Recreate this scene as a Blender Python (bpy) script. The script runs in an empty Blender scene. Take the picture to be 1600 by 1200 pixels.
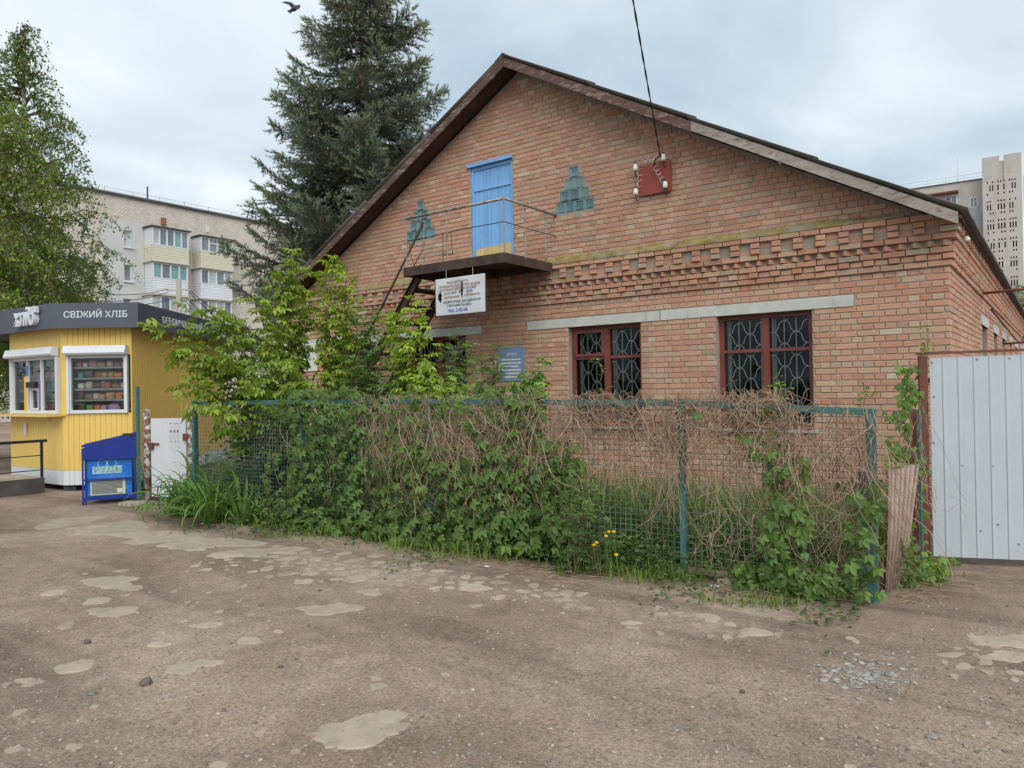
import bpy, math, random
import numpy as np
from mathutils import Vector, Matrix

SC = bpy.context.scene
COL = SC.collection
random.seed(11)
NR = np.random.default_rng(11)
R = math.radians

# ------------------------------------------------------------------ camera
CAM = Vector((0.0, -10.0, 1.6))
FPX = 1155.0                                     # focal length in photo pixels (1600 wide)
_y, _p, _r = R(36.65), R(0.307), R(-1.006)
_f = Vector((-math.sin(_y)*math.cos(_p), math.cos(_y)*math.cos(_p), math.sin(_p)))
_ri = Vector((math.cos(_y), math.sin(_y), 0.0))
_up = _ri.cross(_f)
FWD = _f
RIGHT = _ri*math.cos(_r) + _up*math.sin(_r)
UP = -_ri*math.sin(_r) + _up*math.cos(_r)
cd = bpy.data.cameras.new('camera')
cd.sensor_width = 36.0
cd.lens = 36.0*FPX/1600.0
cd.clip_start = 0.05
cd.clip_end = 2000.0
cam = bpy.data.objects.new('camera', cd)
COL.objects.link(cam)
m = Matrix((RIGHT, UP, -FWD)).transposed().to_4x4()
m.translation = CAM
cam.matrix_world = m
SC.camera = cam
SC.render.resolution_x, SC.render.resolution_y = 1024, 768

# ------------------------------------------------------------------ sky, sun, exposure
SUN_DIR = Vector((0.58, -0.52, 0.75)).normalized()      # towards the sun, veiled by cloud
w = bpy.data.worlds.new('World')
SC.world = w
w.use_nodes = True
nt = w.node_tree
nt.nodes.clear()
N = nt.nodes.new
out = N('ShaderNodeOutputWorld'); bg = N('ShaderNodeBackground')
sky = N('ShaderNodeTexSky'); sky.sky_type = 'NISHITA'; sky.sun_disc = False
sky.sun_elevation = math.asin(SUN_DIR.z)
sky.sun_rotation = math.atan2(SUN_DIR.x, SUN_DIR.y)
sky.dust_density = 3.0
skm = N('ShaderNodeVectorMath'); skm.operation = 'SCALE'; skm.inputs['Scale'].default_value = 0.07
tc = N('ShaderNodeTexCoord')
sp = N('ShaderNodeSeparateXYZ')
nt.links.new(tc.outputs['Generated'], sp.inputs[0])
zc = N('ShaderNodeMath'); zc.operation = 'MAXIMUM'; zc.inputs[1].default_value = 0.0
nt.links.new(sp.outputs['Z'], zc.inputs[0])
za = N('ShaderNodeMath'); za.operation = 'ADD'; za.inputs[1].default_value = 0.22
nt.links.new(zc.outputs[0], za.inputs[0])
dx = N('ShaderNodeMath'); dx.operation = 'DIVIDE'
dy = N('ShaderNodeMath'); dy.operation = 'DIVIDE'
for a, b in ((dx, 'X'), (dy, 'Y')):
    nt.links.new(sp.outputs[b], a.inputs[0]); nt.links.new(za.outputs[0], a.inputs[1])
cb = N('ShaderNodeCombineXYZ')
nt.links.new(dx.outputs[0], cb.inputs[0]); nt.links.new(dy.outputs[0], cb.inputs[1])
n1 = N('ShaderNodeTexNoise'); n1.inputs['Scale'].default_value = 1.15; n1.inputs['Detail'].default_value = 6
n1.inputs['Roughness'].default_value = 0.5; n1.inputs['Distortion'].default_value = 0.35
nt.links.new(cb.outputs[0], n1.inputs['Vector'])
cr = N('ShaderNodeValToRGB')
e = cr.color_ramp.elements
e[0].position = 0.37; e[0].color = (0.45, 0.555, 0.645, 1)
e[1].position = 0.63; e[1].color = (0.80, 0.88, 0.94, 1)
q = e.new(0.50); q.color = (0.60, 0.695, 0.765, 1)
nt.links.new(n1.outputs['Fac'], cr.inputs['Fac'])
mx = N('ShaderNodeMix'); mx.data_type = 'RGBA'; mx.inputs['Factor'].default_value = 0.88
nt.links.new(sky.outputs[0], skm.inputs[0])
nt.links.new(skm.outputs[0], mx.inputs['A']); nt.links.new(cr.outputs['Color'], mx.inputs['B'])
nt.links.new(mx.outputs['Result'], bg.inputs['Color'])
bg.inputs['Strength'].default_value = 0.72
nt.links.new(bg.outputs[0], out.inputs[0])

sl = bpy.data.lights.new('sun', 'SUN'); sl.energy = 1.5; sl.angle = R(55); sl.color = (1.0, 0.97, 0.92)
so = bpy.data.objects.new('sun', sl); COL.objects.link(so)
so.rotation_euler = SUN_DIR.to_track_quat('Z', 'Y').to_euler()
so.location = (0, -20, 30)

SC.view_settings.view_transform = 'Standard'
SC.view_settings.look = 'None'
SC.view_settings.exposure = 0.78
SC.view_settings.gamma = 1.0
SC.view_settings.use_curve_mapping = False
SC.render.engine = 'CYCLES'
SC.cycles.max_bounces = 6
SC.cycles.transparent_max_bounces = 12

# ------------------------------------------------------------------ pixel helpers (photo pixels -> rays)
def ray(px, py):
    return FWD + RIGHT*((px-800)/FPX) - UP*((py-600)/FPX)
def at(px, py, depth):
    return CAM + ray(px, py)*depth
def fy(px, py, Y=0.0):                            # hit plane y = Y (the facade and its parallels)
    d = ray(px, py); return CAM + d*((Y-CAM.y)/d.y)
def fz(px, py, Z=0.0):                            # hit a level plane (the ground)
    d = ray(px, py); return CAM + d*((Z-CAM.z)/d.z)
def depth_of(p):
    return (Vector(p)-CAM).dot(FWD)
def pix(p):
    d = Vector(p)-CAM; z = d.dot(FWD)
    return 800+FPX*d.dot(RIGHT)/z, 600-FPX*d.dot(UP)/z, z
def gz(x, y):                                     # ground relief: a few centimetres
    z = 0.012*math.sin(0.9*x+0.5*y+1.0)+0.010*math.sin(1.7*y-0.6*x+2.0)+0.006*math.sin(3.1*x+2.3*y)
    rut = 0.020*math.exp(-((y+6.6+0.05*(x+4))/0.22)**2)+0.018*math.exp(-((y+8.15+0.03*(x+3))/0.25)**2)
    k = 1.0 if y < -4.9 else 0.4
    return (z-rut)*k

# ------------------------------------------------------------------ mesh helpers
W = {}                                            # world matrices of parents
class MB:
    def __init__(s): s.v = []; s.f = []; s.t = []
    def add(s, vs, fs, tint=(1, 1, 1)):
        o = len(s.v); s.v += [tuple(p) for p in vs]; s.f += [tuple(i+o for i in f) for f in fs]
        s.t += [tint]*len(vs)
    def box(s, a, b, tint=(1, 1, 1)):
        x0, y0, z0 = a; x1, y1, z1 = b
        s.add([(x0,y0,z0),(x1,y0,z0),(x1,y1,z0),(x0,y1,z0),(x0,y0,z1),(x1,y0,z1),(x1,y1,z1),(x0,y1,z1)],
              [(0,3,2,1),(4,5,6,7),(0,1,5,4),(1,2,6,5),(2,3,7,6),(3,0,4,7)], tint)
    def obox(s, c, ax, ay, az, tint=(1, 1, 1)):   # centre and three half vectors
        c, ax, ay, az = Vector(c), Vector(ax), Vector(ay), Vector(az)
        vs = [c+ax*i+ay*j+az*k for k in (-1, 1) for i, j in ((-1,-1),(1,-1),(1,1),(-1,1))]
        s.add(vs, [(0,3,2,1),(4,5,6,7),(0,1,5,4),(1,2,6,5),(2,3,7,6),(3,0,4,7)], tint)
    def bar(s, a, b, w, h, up=(0, 0, 1), tint=(1, 1, 1)):    # rectangular bar from a to b
        a, b = Vector(a), Vector(b); d = (b-a); L = d.length; d.normalize()
        sd = d.cross(Vector(up))
        if sd.length < 1e-4: sd = d.cross(Vector((1, 0, 0)))
        sd.normalize(); u = sd.cross(d)
        s.obox((a+b)/2, d*L/2, sd*w/2, u*h/2, tint)
    def tube(s, pts, r, n=6, tint=(1, 1, 1), cap=True):
        pts = [Vector(p) for p in pts]; k = len(pts)
        rr = r if isinstance(r, (list, tuple)) else [r]*k
        vs = []; ref = None
        for i, p in enumerate(pts):
            d = (pts[min(i+1, k-1)]-pts[max(i-1, 0)])
            if d.length < 1e-9: d = Vector((0, 0, 1))
            d.normalize()
            if ref is None:
                ref = d.orthogonal().normalized()
            ref = (ref-d*ref.dot(d))
            if ref.length < 1e-6: ref = d.orthogonal()
            ref.normalize(); q = d.cross(ref)
            for j in range(n):
                a = 2*math.pi*j/n
                vs.append(p+(ref*math.cos(a)+q*math.sin(a))*rr[i])
        fs = [(i*n+j, i*n+(j+1) % n, (i+1)*n+(j+1) % n, (i+1)*n+j) for i in range(k-1) for j in range(n)]
        if cap and n > 2:
            fs.append(tuple(range(n-1, -1, -1))); fs.append(tuple((k-1)*n+j for j in range(n)))
        s.add(vs, fs, tint)
    def prism(s, poly, off, tint=(1, 1, 1)):      # polygon (list of 3d) extruded by vector off
        n = len(poly); off = Vector(off)
        vs = [Vector(p) for p in poly]+[Vector(p)+off for p in poly]
        fs = [tuple(range(n-1, -1, -1)), tuple(range(n, 2*n))]+[(i, (i+1) % n, n+(i+1) % n, n+i) for i in range(n)]
        s.add(vs, fs, tint)
    def lathe(s, base, prof, n=12, axis=(0, 0, 1), tint=(1, 1, 1)):
        ax = Vector(axis).normalized(); u = ax.orthogonal().normalized(); v = ax.cross(u)
        vs = []
        for r, h in prof:
            for j in range(n):
                a = 2*math.pi*j/n
                vs.append(Vector(base)+ax*h+(u*math.cos(a)+v*math.sin(a))*r)
        fs = [(i*n+j, i*n+(j+1) % n, (i+1)*n+(j+1) % n, (i+1)*n+j) for i in range(len(prof)-1) for j in range(n)]
        fs.append(tuple(range(n-1, -1, -1))); fs.append(tuple((len(prof)-1)*n+j for j in range(n)))
        s.add(vs, fs, tint)
    def mesh(s, name, mat, smooth=False):
        me = bpy.data.meshes.new(name)
        me.from_pydata(s.v, [], s.f)
        a = me.color_attributes.new('tint', 'FLOAT_COLOR', 'POINT')
        a.data.foreach_set('color', np.array([(t[0], t[1], t[2], 1.0) for t in s.t], dtype=np.float32).ravel())
        if mat: me.materials.append(mat)
        if smooth: me.polygons.foreach_set('use_smooth', [True]*len(me.polygons))
        me.update()
        return me
    def build(s, name, mat, parent=None, smooth=False, kind=None):
        return link(name, s.mesh(name, mat, smooth), parent, kind)

def link(name, me, parent=None, kind=None, mw=None):
    o = bpy.data.objects.new(name, me); COL.objects.link(o)
    put(o, parent, mw)
    if kind: o['kind'] = kind
    return o
def put(o, parent=None, mw=None):                 # mw: world matrix; vertices are in world space when None
    mw = mw or Matrix.Identity(4)
    if parent is not None:
        o.parent = parent; o.matrix_parent_inverse = Matrix.Identity(4)
        o.matrix_local = W[parent.name].inverted() @ mw
    else:
        o.matrix_world = mw
    W[o.name] = mw
def thing(name, label, cat, loc, group=None):
    o = bpy.data.objects.new(name, None); COL.objects.link(o)
    o.empty_display_size = 0.2
    o.location = loc; W[o.name] = Matrix.Translation(loc)
    tag(o, label, cat, group)
    return o
def tag(o, label, cat, group=None):
    o['label'] = label; o['category'] = cat
    if group: o['group'] = group
    return o
def recentre(o, loc):                             # move a top-level mesh's origin to loc
    loc = Vector(loc); o.data.transform(Matrix.Translation(-loc)); o.matrix_world = Matrix.Translation(loc); W[o.name] = o.matrix_world.copy()
    return o

def np_mesh(name, V, F, T, mat, smooth=False):    # V (n,3), F (m,k), T (n,3)
    me = bpy.data.meshes.new(name)
    n, (mm, k) = len(V), F.shape
    me.vertices.add(n); me.vertices.foreach_set('co', V.astype(np.float32).ravel())
    me.loops.add(mm*k); me.loops.foreach_set('vertex_index', F.astype(np.int32).ravel())
    me.polygons.add(mm)
    me.polygons.foreach_set('loop_start', np.arange(0, mm*k, k, dtype=np.int32))
    me.polygons.foreach_set('loop_total', np.full(mm, k, dtype=np.int32))
    a = me.color_attributes.new('tint', 'FLOAT_COLOR', 'POINT')
    a.data.foreach_set('color', np.concatenate([T, np.ones((n, 1))], 1).astype(np.float32).ravel())
    me.materials.append(mat)
    if smooth: me.polygons.foreach_set('use_smooth', np.ones(mm, dtype=bool))
    me.update(calc_edges=True)
    return me
def scatter(tmpl, mats, tints):                   # tmpl (V,F) ; mats list of 4x4 ; tints (n,3)
    TV, TF = tmpl
    A = np.array([[list(r) for r in m] for m in mats], dtype=float) if not isinstance(mats, np.ndarray) else mats
    n, k = len(A), len(TV)
    V = np.einsum('nij,kj->nki', A[:, :3, :3], TV)+A[:, None, :3, 3]
    F = TF[None]+(np.arange(n)*k)[:, None, None]
    T = np.repeat(np.asarray(tints, float)[:, None, :], k, 1)
    return V.reshape(-1, 3), F.reshape(-1, TF.shape[1]), T.reshape(-1, 3)
def frames(P, X, Zn, S):                          # arrays: position, tip direction, rough normal, scale -> (n,4,4)
    X = X/np.linalg.norm(X, axis=1, keepdims=True)
    Y = np.cross(Zn, X); Y /= np.linalg.norm(Y, axis=1, keepdims=True)+1e-9
    Z = np.cross(X, Y)
    A = np.zeros((len(P), 4, 4)); S = np.asarray(S).reshape(-1, 1)
    A[:, :3, 0] = X*S; A[:, :3, 1] = Y*S; A[:, :3, 2] = Z*S; A[:, :3, 3] = P; A[:, 3, 3] = 1
    return A
def merge(parts):
    o = 0; VV, FF, TT = [], [], []
    for V, F, T in parts:
        VV.append(V); FF.append(F+o); TT.append(T); o += len(V)
    return np.concatenate(VV), np.concatenate(FF), np.concatenate(TT)

# ------------------------------------------------------------------ materials
def nodes(name):
    m = bpy.data.materials.new(name); m.use_nodes = True
    t = m.node_tree; t.nodes.clear()
    o = t.nodes.new('ShaderNodeOutputMaterial'); b = t.nodes.new('ShaderNodeBsdfPrincipled')
    t.links.new(b.outputs[0], o.inputs[0])
    return m, t, b, o
def tex(t, scale, detail=4, rough=0.55, kind='Noise', vec='Object', dist=0.0, stretch=None):
    c = t.nodes.new('ShaderNodeTexCoord')
    n = t.nodes.new('ShaderNodeTex'+kind); n.inputs['Scale'].default_value = scale
    if kind == 'Noise':
        n.inputs['Detail'].default_value = detail; n.inputs['Roughness'].default_value = rough
        n.inputs['Distortion'].default_value = dist
    src = c.outputs[vec]
    if stretch:
        mp = t.nodes.new('ShaderNodeMapping'); mp.inputs['Scale'].default_value = stretch
        t.links.new(src, mp.inputs[0]); src = mp.outputs[0]
    t.links.new(src, n.inputs['Vector'])
    return n
def ramp(t, fac, stops):
    r = t.nodes.new('ShaderNodeValToRGB'); el = r.color_ramp.elements
    while len(el) < len(stops): el.new(0.5)
    for k, (p, c) in zip(el, stops):
        k.position = p; k.color = (*c, 1) if len(c) == 3 else c
    t.links.new(fac, r.inputs['Fac']); return r
def mix(t, fac, a, b, mode='MIX'):
    x = t.nodes.new('ShaderNodeMix'); x.data_type = 'RGBA'; x.blend_type = mode
    for s, v in (('Factor', fac), ('A', a), ('B', b)):
        if hasattr(v, 'is_output'): t.links.new(v, x.inputs[s])
        elif s == 'Factor': x.inputs[s].default_value = v
        else: x.inputs[s].default_value = (*v, 1)
    return x.outputs['Result']
def bump(t, b, h, strength=0.3, dist=0.01):
    u = t.nodes.new('ShaderNodeBump'); u.inputs['Strength'].default_value = strength; u.inputs['Distance'].default_value = dist
    t.links.new(h, u.inputs['Height']); t.links.new(u.outputs[0], b.inputs['Normal'])
def mat(name, col, rough=0.7, var=0.18, scale=5.0, fine=60.0, bmp=0.15, bdist=0.004, metal=0.0, spec=0.35,
        wear=None, wlo=0.55, whi=0.68, wscale=7.0, tint=False, rnd=0.0, stretch=None, vec='Object'):
    """base colour broken by two noises, optional wear colour in patches, optional vertex tint"""
    m, t, b, o = nodes(name)
    n1 = tex(t, scale, 5, 0.6, vec=vec, stretch=stretch)
    lo = tuple(c*(1-var) for c in col); hi = tuple(min(1, c*(1+var)) for c in col)
    c = ramp(t, n1.outputs['Fac'], [(0.3, lo), (0.7, hi)]).outputs['Color']
    n2 = tex(t, fine, 3, 0.6, vec=vec, stretch=stretch)
    f = ramp(t, n2.outputs['Fac'], [(0.3, (1-var*.6,)*3), (0.7, (1+var*.5,)*3)]).outputs['Color']
    c = mix(t, 1.0, c, f, 'MULTIPLY')
    if wear:
        nw = tex(t, wscale, 8, 0.68, vec=vec, stretch=stretch, dist=0.4)
        fw = ramp(t, nw.outputs['Fac'], [(wlo, (0, 0, 0)), (whi, (1, 1, 1))]).outputs['Color']
        c = mix(t, fw, c, wear)
    if tint:
        a = t.nodes.new('ShaderNodeAttribute'); a.attribute_name = 'tint'
        c = mix(t, 1.0, c, a.outputs['Color'], 'MULTIPLY')
    if rnd:
        oi = t.nodes.new('ShaderNodeObjectInfo')
        rr = ramp(t, oi.outputs['Random'], [(0, (1-rnd,)*3), (1, (1+rnd,)*3)]).outputs['Color']
        c = mix(t, 1.0, c, rr, 'MULTIPLY')
    t.links.new(c, b.inputs['Base Color'])
    b.inputs['Roughness'].default_value = rough; b.inputs['Metallic'].default_value = metal
    b.inputs['Specular IOR Level'].default_value = spec
    if bmp: bump(t, b, n2.outputs['Fac'], bmp, bdist)
    return m
def leafmat(name, col, trans=0.30, rough=0.45, rnd=0.18):
    m, t, b, o = nodes(name)
    a = t.nodes.new('ShaderNodeAttribute'); a.attribute_name = 'tint'
    c = mix(t, 1.0, col, a.outputs['Color'], 'MULTIPLY')
    oi = t.nodes.new('ShaderNodeObjectInfo')
    rr = ramp(t, oi.outputs['Random'], [(0, (1-rnd, 1-rnd, 1-rnd)), (0.6, (1, 1, 1)), (1, (1+rnd*1.3, 1+rnd, 1-rnd*.3))]).outputs['Color']
    c = mix(t, 1.0, c, rr, 'MULTIPLY')
    n = tex(t, 25, 2)
    f = ramp(t, n.outputs['Fac'], [(0.3, (0.86,)*3), (0.7, (1.14,)*3)]).outputs['Color']
    c = mix(t, 1.0, c, f, 'MULTIPLY')
    t.links.new(c, b.inputs['Base Color']); b.inputs['Roughness'].default_value = rough
    b.inputs['Specular IOR Level'].default_value = 0.35
    tr = t.nodes.new('ShaderNodeBsdfTranslucent')
    c2 = mix(t, 1.0, c, (1.25, 1.35, 0.6), 'MULTIPLY'); t.links.new(c2, tr.inputs['Color'])
    ms = t.nodes.new('ShaderNodeMixShader'); ms.inputs[0].default_value = trans
    t.links.new(b.outputs[0], ms.inputs[1]); t.links.new(tr.outputs[0], ms.inputs[2]); t.links.new(ms.outputs[0], o.inputs[0])
    return m
def glassmat(name, tintc=(0.75, 0.8, 0.8), f0=0.06, rough=0.02):
    m, t, b, o = nodes(name); t.nodes.remove(b)
    tr = t.nodes.new('ShaderNodeBsdfTransparent'); tr.inputs[0].default_value = (*tintc, 1)
    gl = t.nodes.new('ShaderNodeBsdfGlossy'); gl.inputs['Roughness'].default_value = rough
    fr = t.nodes.new('ShaderNodeFresnel'); fr.inputs['IOR'].default_value = 1.5
    n = tex(t, 3.0, 2); bu = t.nodes.new('ShaderNodeBump'); bu.inputs['Strength'].default_value = 0.06; bu.inputs['Distance'].default_value = 0.05
    t.links.new(n.outputs['Fac'], bu.inputs['Height']); t.links.new(bu.outputs[0], gl.inputs['Normal'])
    ad = t.nodes.new('ShaderNodeMath'); ad.operation = 'ADD'; ad.inputs[1].default_value = f0
    t.links.new(fr.outputs[0], ad.inputs[0])
    ms = t.nodes.new('ShaderNodeMixShader')
    t.links.new(ad.outputs[0], ms.inputs[0]); t.links.new(tr.outputs[0], ms.inputs[1]); t.links.new(gl.outputs[0], ms.inputs[2])
    t.links.new(ms.outputs[0], o.inputs[0])
    return m

MAT = {}
MAT['mortar'] = mat('mortar', (0.32, 0.265, 0.215), 0.95, 0.2, 3, 90, 0.5, 0.004)
MAT['brick'] = mat('brick', (1.02, 1.0, 0.93), 0.9, 0.13, 9, 120, 0.5, 0.003, tint=True, wear=(0.20, 0.15, 0.12), wlo=0.60, whi=0.80, wscale=5, rnd=0.06)
MAT['moss'] = mat('mossy_mortar', (0.26, 0.20, 0.075), 0.95, 0.35, 6, 70, 0.8, 0.01, wear=(0.28, 0.25, 0.20), wlo=0.5, whi=0.62, wscale=5)
MAT['concrete'] = mat('painted_concrete', (0.52, 0.53, 0.48), 0.85, 0.1, 5, 60, 0.35, 0.004, wear=(0.36, 0.35, 0.31), wlo=0.56, whi=0.72, wscale=9)
MAT['barge'] = mat('peeling_brown_board', (0.115, 0.066, 0.050), 0.75, 0.3, 3, 45, 0.4, 0.003, wear=(0.30, 0.25, 0.21), wlo=0.54, whi=0.66, wscale=6, stretch=(1, 1, 3))
MAT['barge_grey'] = mat('weathered_board', (0.33, 0.29, 0.25), 0.85, 0.25, 3, 45, 0.4, 0.003, wear=(0.16, 0.10, 0.075), wlo=0.54, whi=0.66, wscale=7, stretch=(1, 1, 3))
MAT['soffit'] = mat('dark_soffit', (0.085, 0.05, 0.037), 0.85, 0.3, 3, 40, 0.3)
MAT['slate'] = mat('weathered_slate', (0.17, 0.155, 0.145), 0.9, 0.25, 3, 60, 0.4, 0.004, wear=(0.10, 0.09, 0.07), wlo=0.5, whi=0.7)
MAT['slate_brown'] = mat('dirty_slate', (0.25, 0.185, 0.15), 0.95, 0.3, 5, 60, 0.5, 0.005, tint=True, wear=(0.30, 0.24, 0.20), wlo=0.5, whi=0.7)
MAT['redframe'] = mat('dark_red_paint', (0.185, 0.052, 0.042), 0.5, 0.18, 4, 50, 0.25, 0.002, wear=(0.30, 0.19, 0.16), wlo=0.66, whi=0.74, wscale=14)
MAT['greyframe'] = mat('grey_sash', (0.42, 0.46, 0.44), 0.6, 0.12, 6, 60, 0.1)
MAT['grille'] = mat('pale_grille', (0.72, 0.73, 0.70), 0.55, 0.1, 20, 80, 0.0)
MAT['glass'] = glassmat('window_glass', (0.80, 0.85, 0.83), -0.01)
MAT['glass_clear'] = glassmat('clear_glass', (0.93, 0.95, 0.95), 0.02)
MAT['dark'] = mat('dim_interior', (0.05, 0.05, 0.05), 0.9, 0.3, 2, 20, 0)
MAT['curtain'] = mat('interior_wall', (0.20, 0.16, 0.12), 0.9, 0.4, 0.8, 6, 0)
MAT['bluedoor'] = mat('faded_blue_paint', (0.20, 0.42, 0.74), 0.7, 0.10, 4, 60, 0.3, 0.002, wear=(0.34, 0.42, 0.52), wlo=0.60, whi=0.78, wscale=9, stretch=(1, 1, .3), rnd=0.05)
MAT['yellowdoor'] = mat('faded_yellow_paint', (0.62, 0.47, 0.22), 0.75, 0.10, 4, 60, 0.3, 0.002, wear=(0.45, 0.36, 0.24), wlo=0.6, whi=0.75, wscale=9, rnd=0.05)
MAT['rust'] = mat('dark_rusty_steel', (0.060, 0.040, 0.034), 0.8, 0.35, 4, 50, 0.3, 0.003, wear=(0.12, 0.065, 0.042), wlo=0.5, whi=0.68, wscale=9)
MAT['steel'] = mat('bare_grey_pipe', (0.34, 0.31, 0.29), 0.5, 0.2, 8, 60, 0.2, 0.002, metal=0.4, wear=(0.17, 0.10, 0.07), wlo=0.5, whi=0.65, wscale=12)
MAT['rustred'] = mat('red_oxide_steel', (0.155, 0.060, 0.042), 0.75, 0.22, 4, 50, 0.3, 0.003, wear=(0.09, 0.05, 0.035), wlo=0.54, whi=0.7, wscale=8)
MAT['boxred'] = mat('rust_red_board', (0.27, 0.060, 0.040), 0.65, 0.15, 5, 60, 0.2, 0.002, wear=(0.16, 0.05, 0.035), wlo=0.56, whi=0.72)
MAT['porcelain'] = mat('porcelain', (0.72, 0.72, 0.68), 0.25, 0.06, 8, 60, 0, spec=0.5)
MAT['black'] = mat('black_rubber', (0.022, 0.018, 0.020), 0.7, 0.2, 20, 60, 0)
MAT['wire'] = mat('aluminium_wire', (0.55, 0.55, 0.53), 0.45, 0.1, 20, 60, 0, metal=0.5)
MAT['glassblock'] = mat('green_glass_block', (0.10, 0.20, 0.225), 0.2, 0.3, 6, 40, 0.3, 0.004, spec=0.6, rnd=0.2)
MAT['signwhite'] = mat('white_sheet', (0.62, 0.63, 0.64), 0.5, 0.05, 3, 50, 0.05, wear=(0.50, 0.47, 0.42), wlo=0.62, whi=0.82)
MAT['ink_red'] = mat('faded_red_ink', (0.30, 0.16, 0.15), 0.8, 0.2, 20, 60, 0)
MAT['ink_dark'] = mat('dark_green_ink', (0.05, 0.09, 0.09), 0.8, 0.2, 20, 60, 0)
MAT['ink_blue'] = mat('blue_ink', (0.045, 0.09, 0.52), 0.7, 0.15, 20, 60, 0)
MAT['signblue'] = mat('faded_blue_sheet', (0.19, 0.285, 0.46), 0.6, 0.12, 4, 50, 0.05, wear=(0.30, 0.38, 0.48), wlo=0.56, whi=0.75)
MAT['paper'] = mat('white_paper', (0.70, 0.70, 0.68), 0.8, 0.06, 6, 60, 0.1)
MAT['white'] = mat('white_paint', (0.60, 0.62, 0.64), 0.5, 0.04, 3, 40, 0.05)
MAT['pvc'] = mat('white_plastic', (0.62, 0.645, 0.67), 0.35, 0.04, 3, 40, 0, wear=(0.55, 0.55, 0.53), wlo=0.66, whi=0.85)
MAT['gatewhite'] = mat('white_sheet_metal', (0.455, 0.505, 0.54), 0.42, 0.05, 1.5, 40, 0.08, 0.003, wear=(0.36, 0.37, 0.36), wlo=0.60, whi=0.85, wscale=3, spec=0.45)
MAT['peel'] = mat('peeling_white_pipe', (0.50, 0.49, 0.47), 0.7, 0.1, 6, 60, 0.4, 0.004, wear=(0.16, 0.075, 0.045), wlo=0.47, whi=0.53, wscale=9)
MAT['greenpaint'] = mat('green_fence_paint', (0.055, 0.145, 0.135), 0.6, 0.2, 4, 50, 0.3, 0.002, wear=(0.26, 0.31, 0.28), wlo=0.60, whi=0.68, wscale=13)
MAT['greenwire'] = mat('green_wire', (0.10, 0.165, 0.15), 0.6, 0.3, 6, 50, 0, wear=(0.24, 0.25, 0.23), wlo=0.5, whi=0.62, wscale=6)
MAT['kyellow'] = mat('yellow_siding', (0.72, 0.505, 0.135), 0.45, 0.05, 1.2, 40, 0.05, 0.002, wear=(0.52, 0.36, 0.12), wlo=0.62, whi=0.85, wscale=2)
MAT['fascia'] = mat('dark_grey_fascia', (0.082, 0.092, 0.122), 0.5, 0.08, 2, 40, 0.05)
MAT['blue'] = mat('deep_blue_paint', (0.010, 0.030, 0.23), 0.4, 0.15, 4, 50, 0.08, 0.002, wear=(0.05, 0.06, 0.19), wlo=0.6, whi=0.78)
MAT['bluemid'] = mat('bright_blue_panel', (0.012, 0.135, 0.50), 0.4, 0.2, 2.2, 40, 0.03, wear=(0.06, 0.26, 0.62), wlo=0.5, whi=0.72, wscale=3)
MAT['logo'] = mat('pale_logo', (0.28, 0.50, 0.66), 0.5, 0.08, 8, 60, 0)
MAT['logotext'] = mat('grey_green_letters', (0.22, 0.33, 0.23), 0.6, 0.1, 8, 60, 0)
MAT['ventframe'] = mat('cream_plastic', (0.56, 0.56, 0.47), 0.55, 0.1, 8, 60, 0.05)
MAT['ventslat'] = mat('grey_plastic', (0.30, 0.32, 0.29), 0.5, 0.15, 8, 60, 0.05)
MAT['blackpaint'] = mat('black_paint', (0.020, 0.017, 0.018), 0.5, 0.2, 6, 60, 0.1, wear=(0.06, 0.045, 0.04), wlo=0.58, whi=0.7)
MAT['rampside'] = mat('dark_ramp_side', (0.075, 0.070, 0.068), 0.9, 0.25, 4, 60, 0.4, 0.004)
MAT['ramptop'] = mat('dusty_concrete', (0.36, 0.31, 0.26), 0.95, 0.15, 4, 60, 0.4, 0.004)
MAT['pipegrey'] = mat('zinc_downpipe', (0.46, 0.46, 0.49), 0.5, 0.1, 4, 50, 0.05, metal=0.2)
MAT['bark'] = mat('grey_brown_bark', (0.115, 0.088, 0.066), 0.95, 0.3, 6, 40, 0.6, 0.01)
MAT['birchbark'] = mat('birch_bark', (0.52, 0.50, 0.46), 0.85, 0.15, 4, 30, 0.4, 0.005, wear=(0.05, 0.045, 0.04), wlo=0.58, whi=0.63, wscale=3, stretch=(1, 1, 4))
MAT['twig'] = mat('thin_twig', (0.12, 0.085, 0.055), 0.9, 0.3, 8, 40, 0)
MAT['drystem'] = mat('dry_vine_stem', (0.37, 0.280, 0.205), 0.95, 0.22, 10, 60, 0.2, tint=True)
MAT['creeper'] = leafmat('creeper_leaf', (0.108, 0.200, 0.048), 0.32)
MAT['boxelder'] = leafmat('maple_leaf', (0.165, 0.265, 0.050), 0.42)
MAT['weed'] = leafmat('weed_leaf', (0.105, 0.190, 0.055), 0.30)
MAT['grass'] = leafmat('grass_blade', (0.135, 0.225, 0.055), 0.30)
MAT['lily'] = leafmat('lily_leaf', (0.110, 0.215, 0.055), 0.28, 0.4)
MAT['birch'] = leafmat('birch_leaf', (0.150, 0.240, 0.070), 0.42)
MAT['spruce'] = leafmat('spruce_needles', (0.150, 0.190, 0.140), 0.12, 0.6)
MAT['needle_dry'] = mat('brown_cones', (0.17, 0.095, 0.05), 0.9, 0.25, 8, 60, 0)
MAT['dandelion'] = mat('dandelion_yellow', (0.78, 0.52, 0.02), 0.7, 0.1, 30, 90, 0)
MAT['stonepatch'] = mat('pale_worn_asphalt', (0.365, 0.295, 0.228), 0.95, 0.16, 3.5, 90, 0.5, 0.004, wear=(0.29, 0.235, 0.185), wlo=0.52, whi=0.64, wscale=11, vec='Object', rnd=0.10)
MAT['pebble'] = mat('pebble', (0.30, 0.265, 0.23), 0.9, 0.15, 20, 90, 0.2, tint=True)
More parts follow.
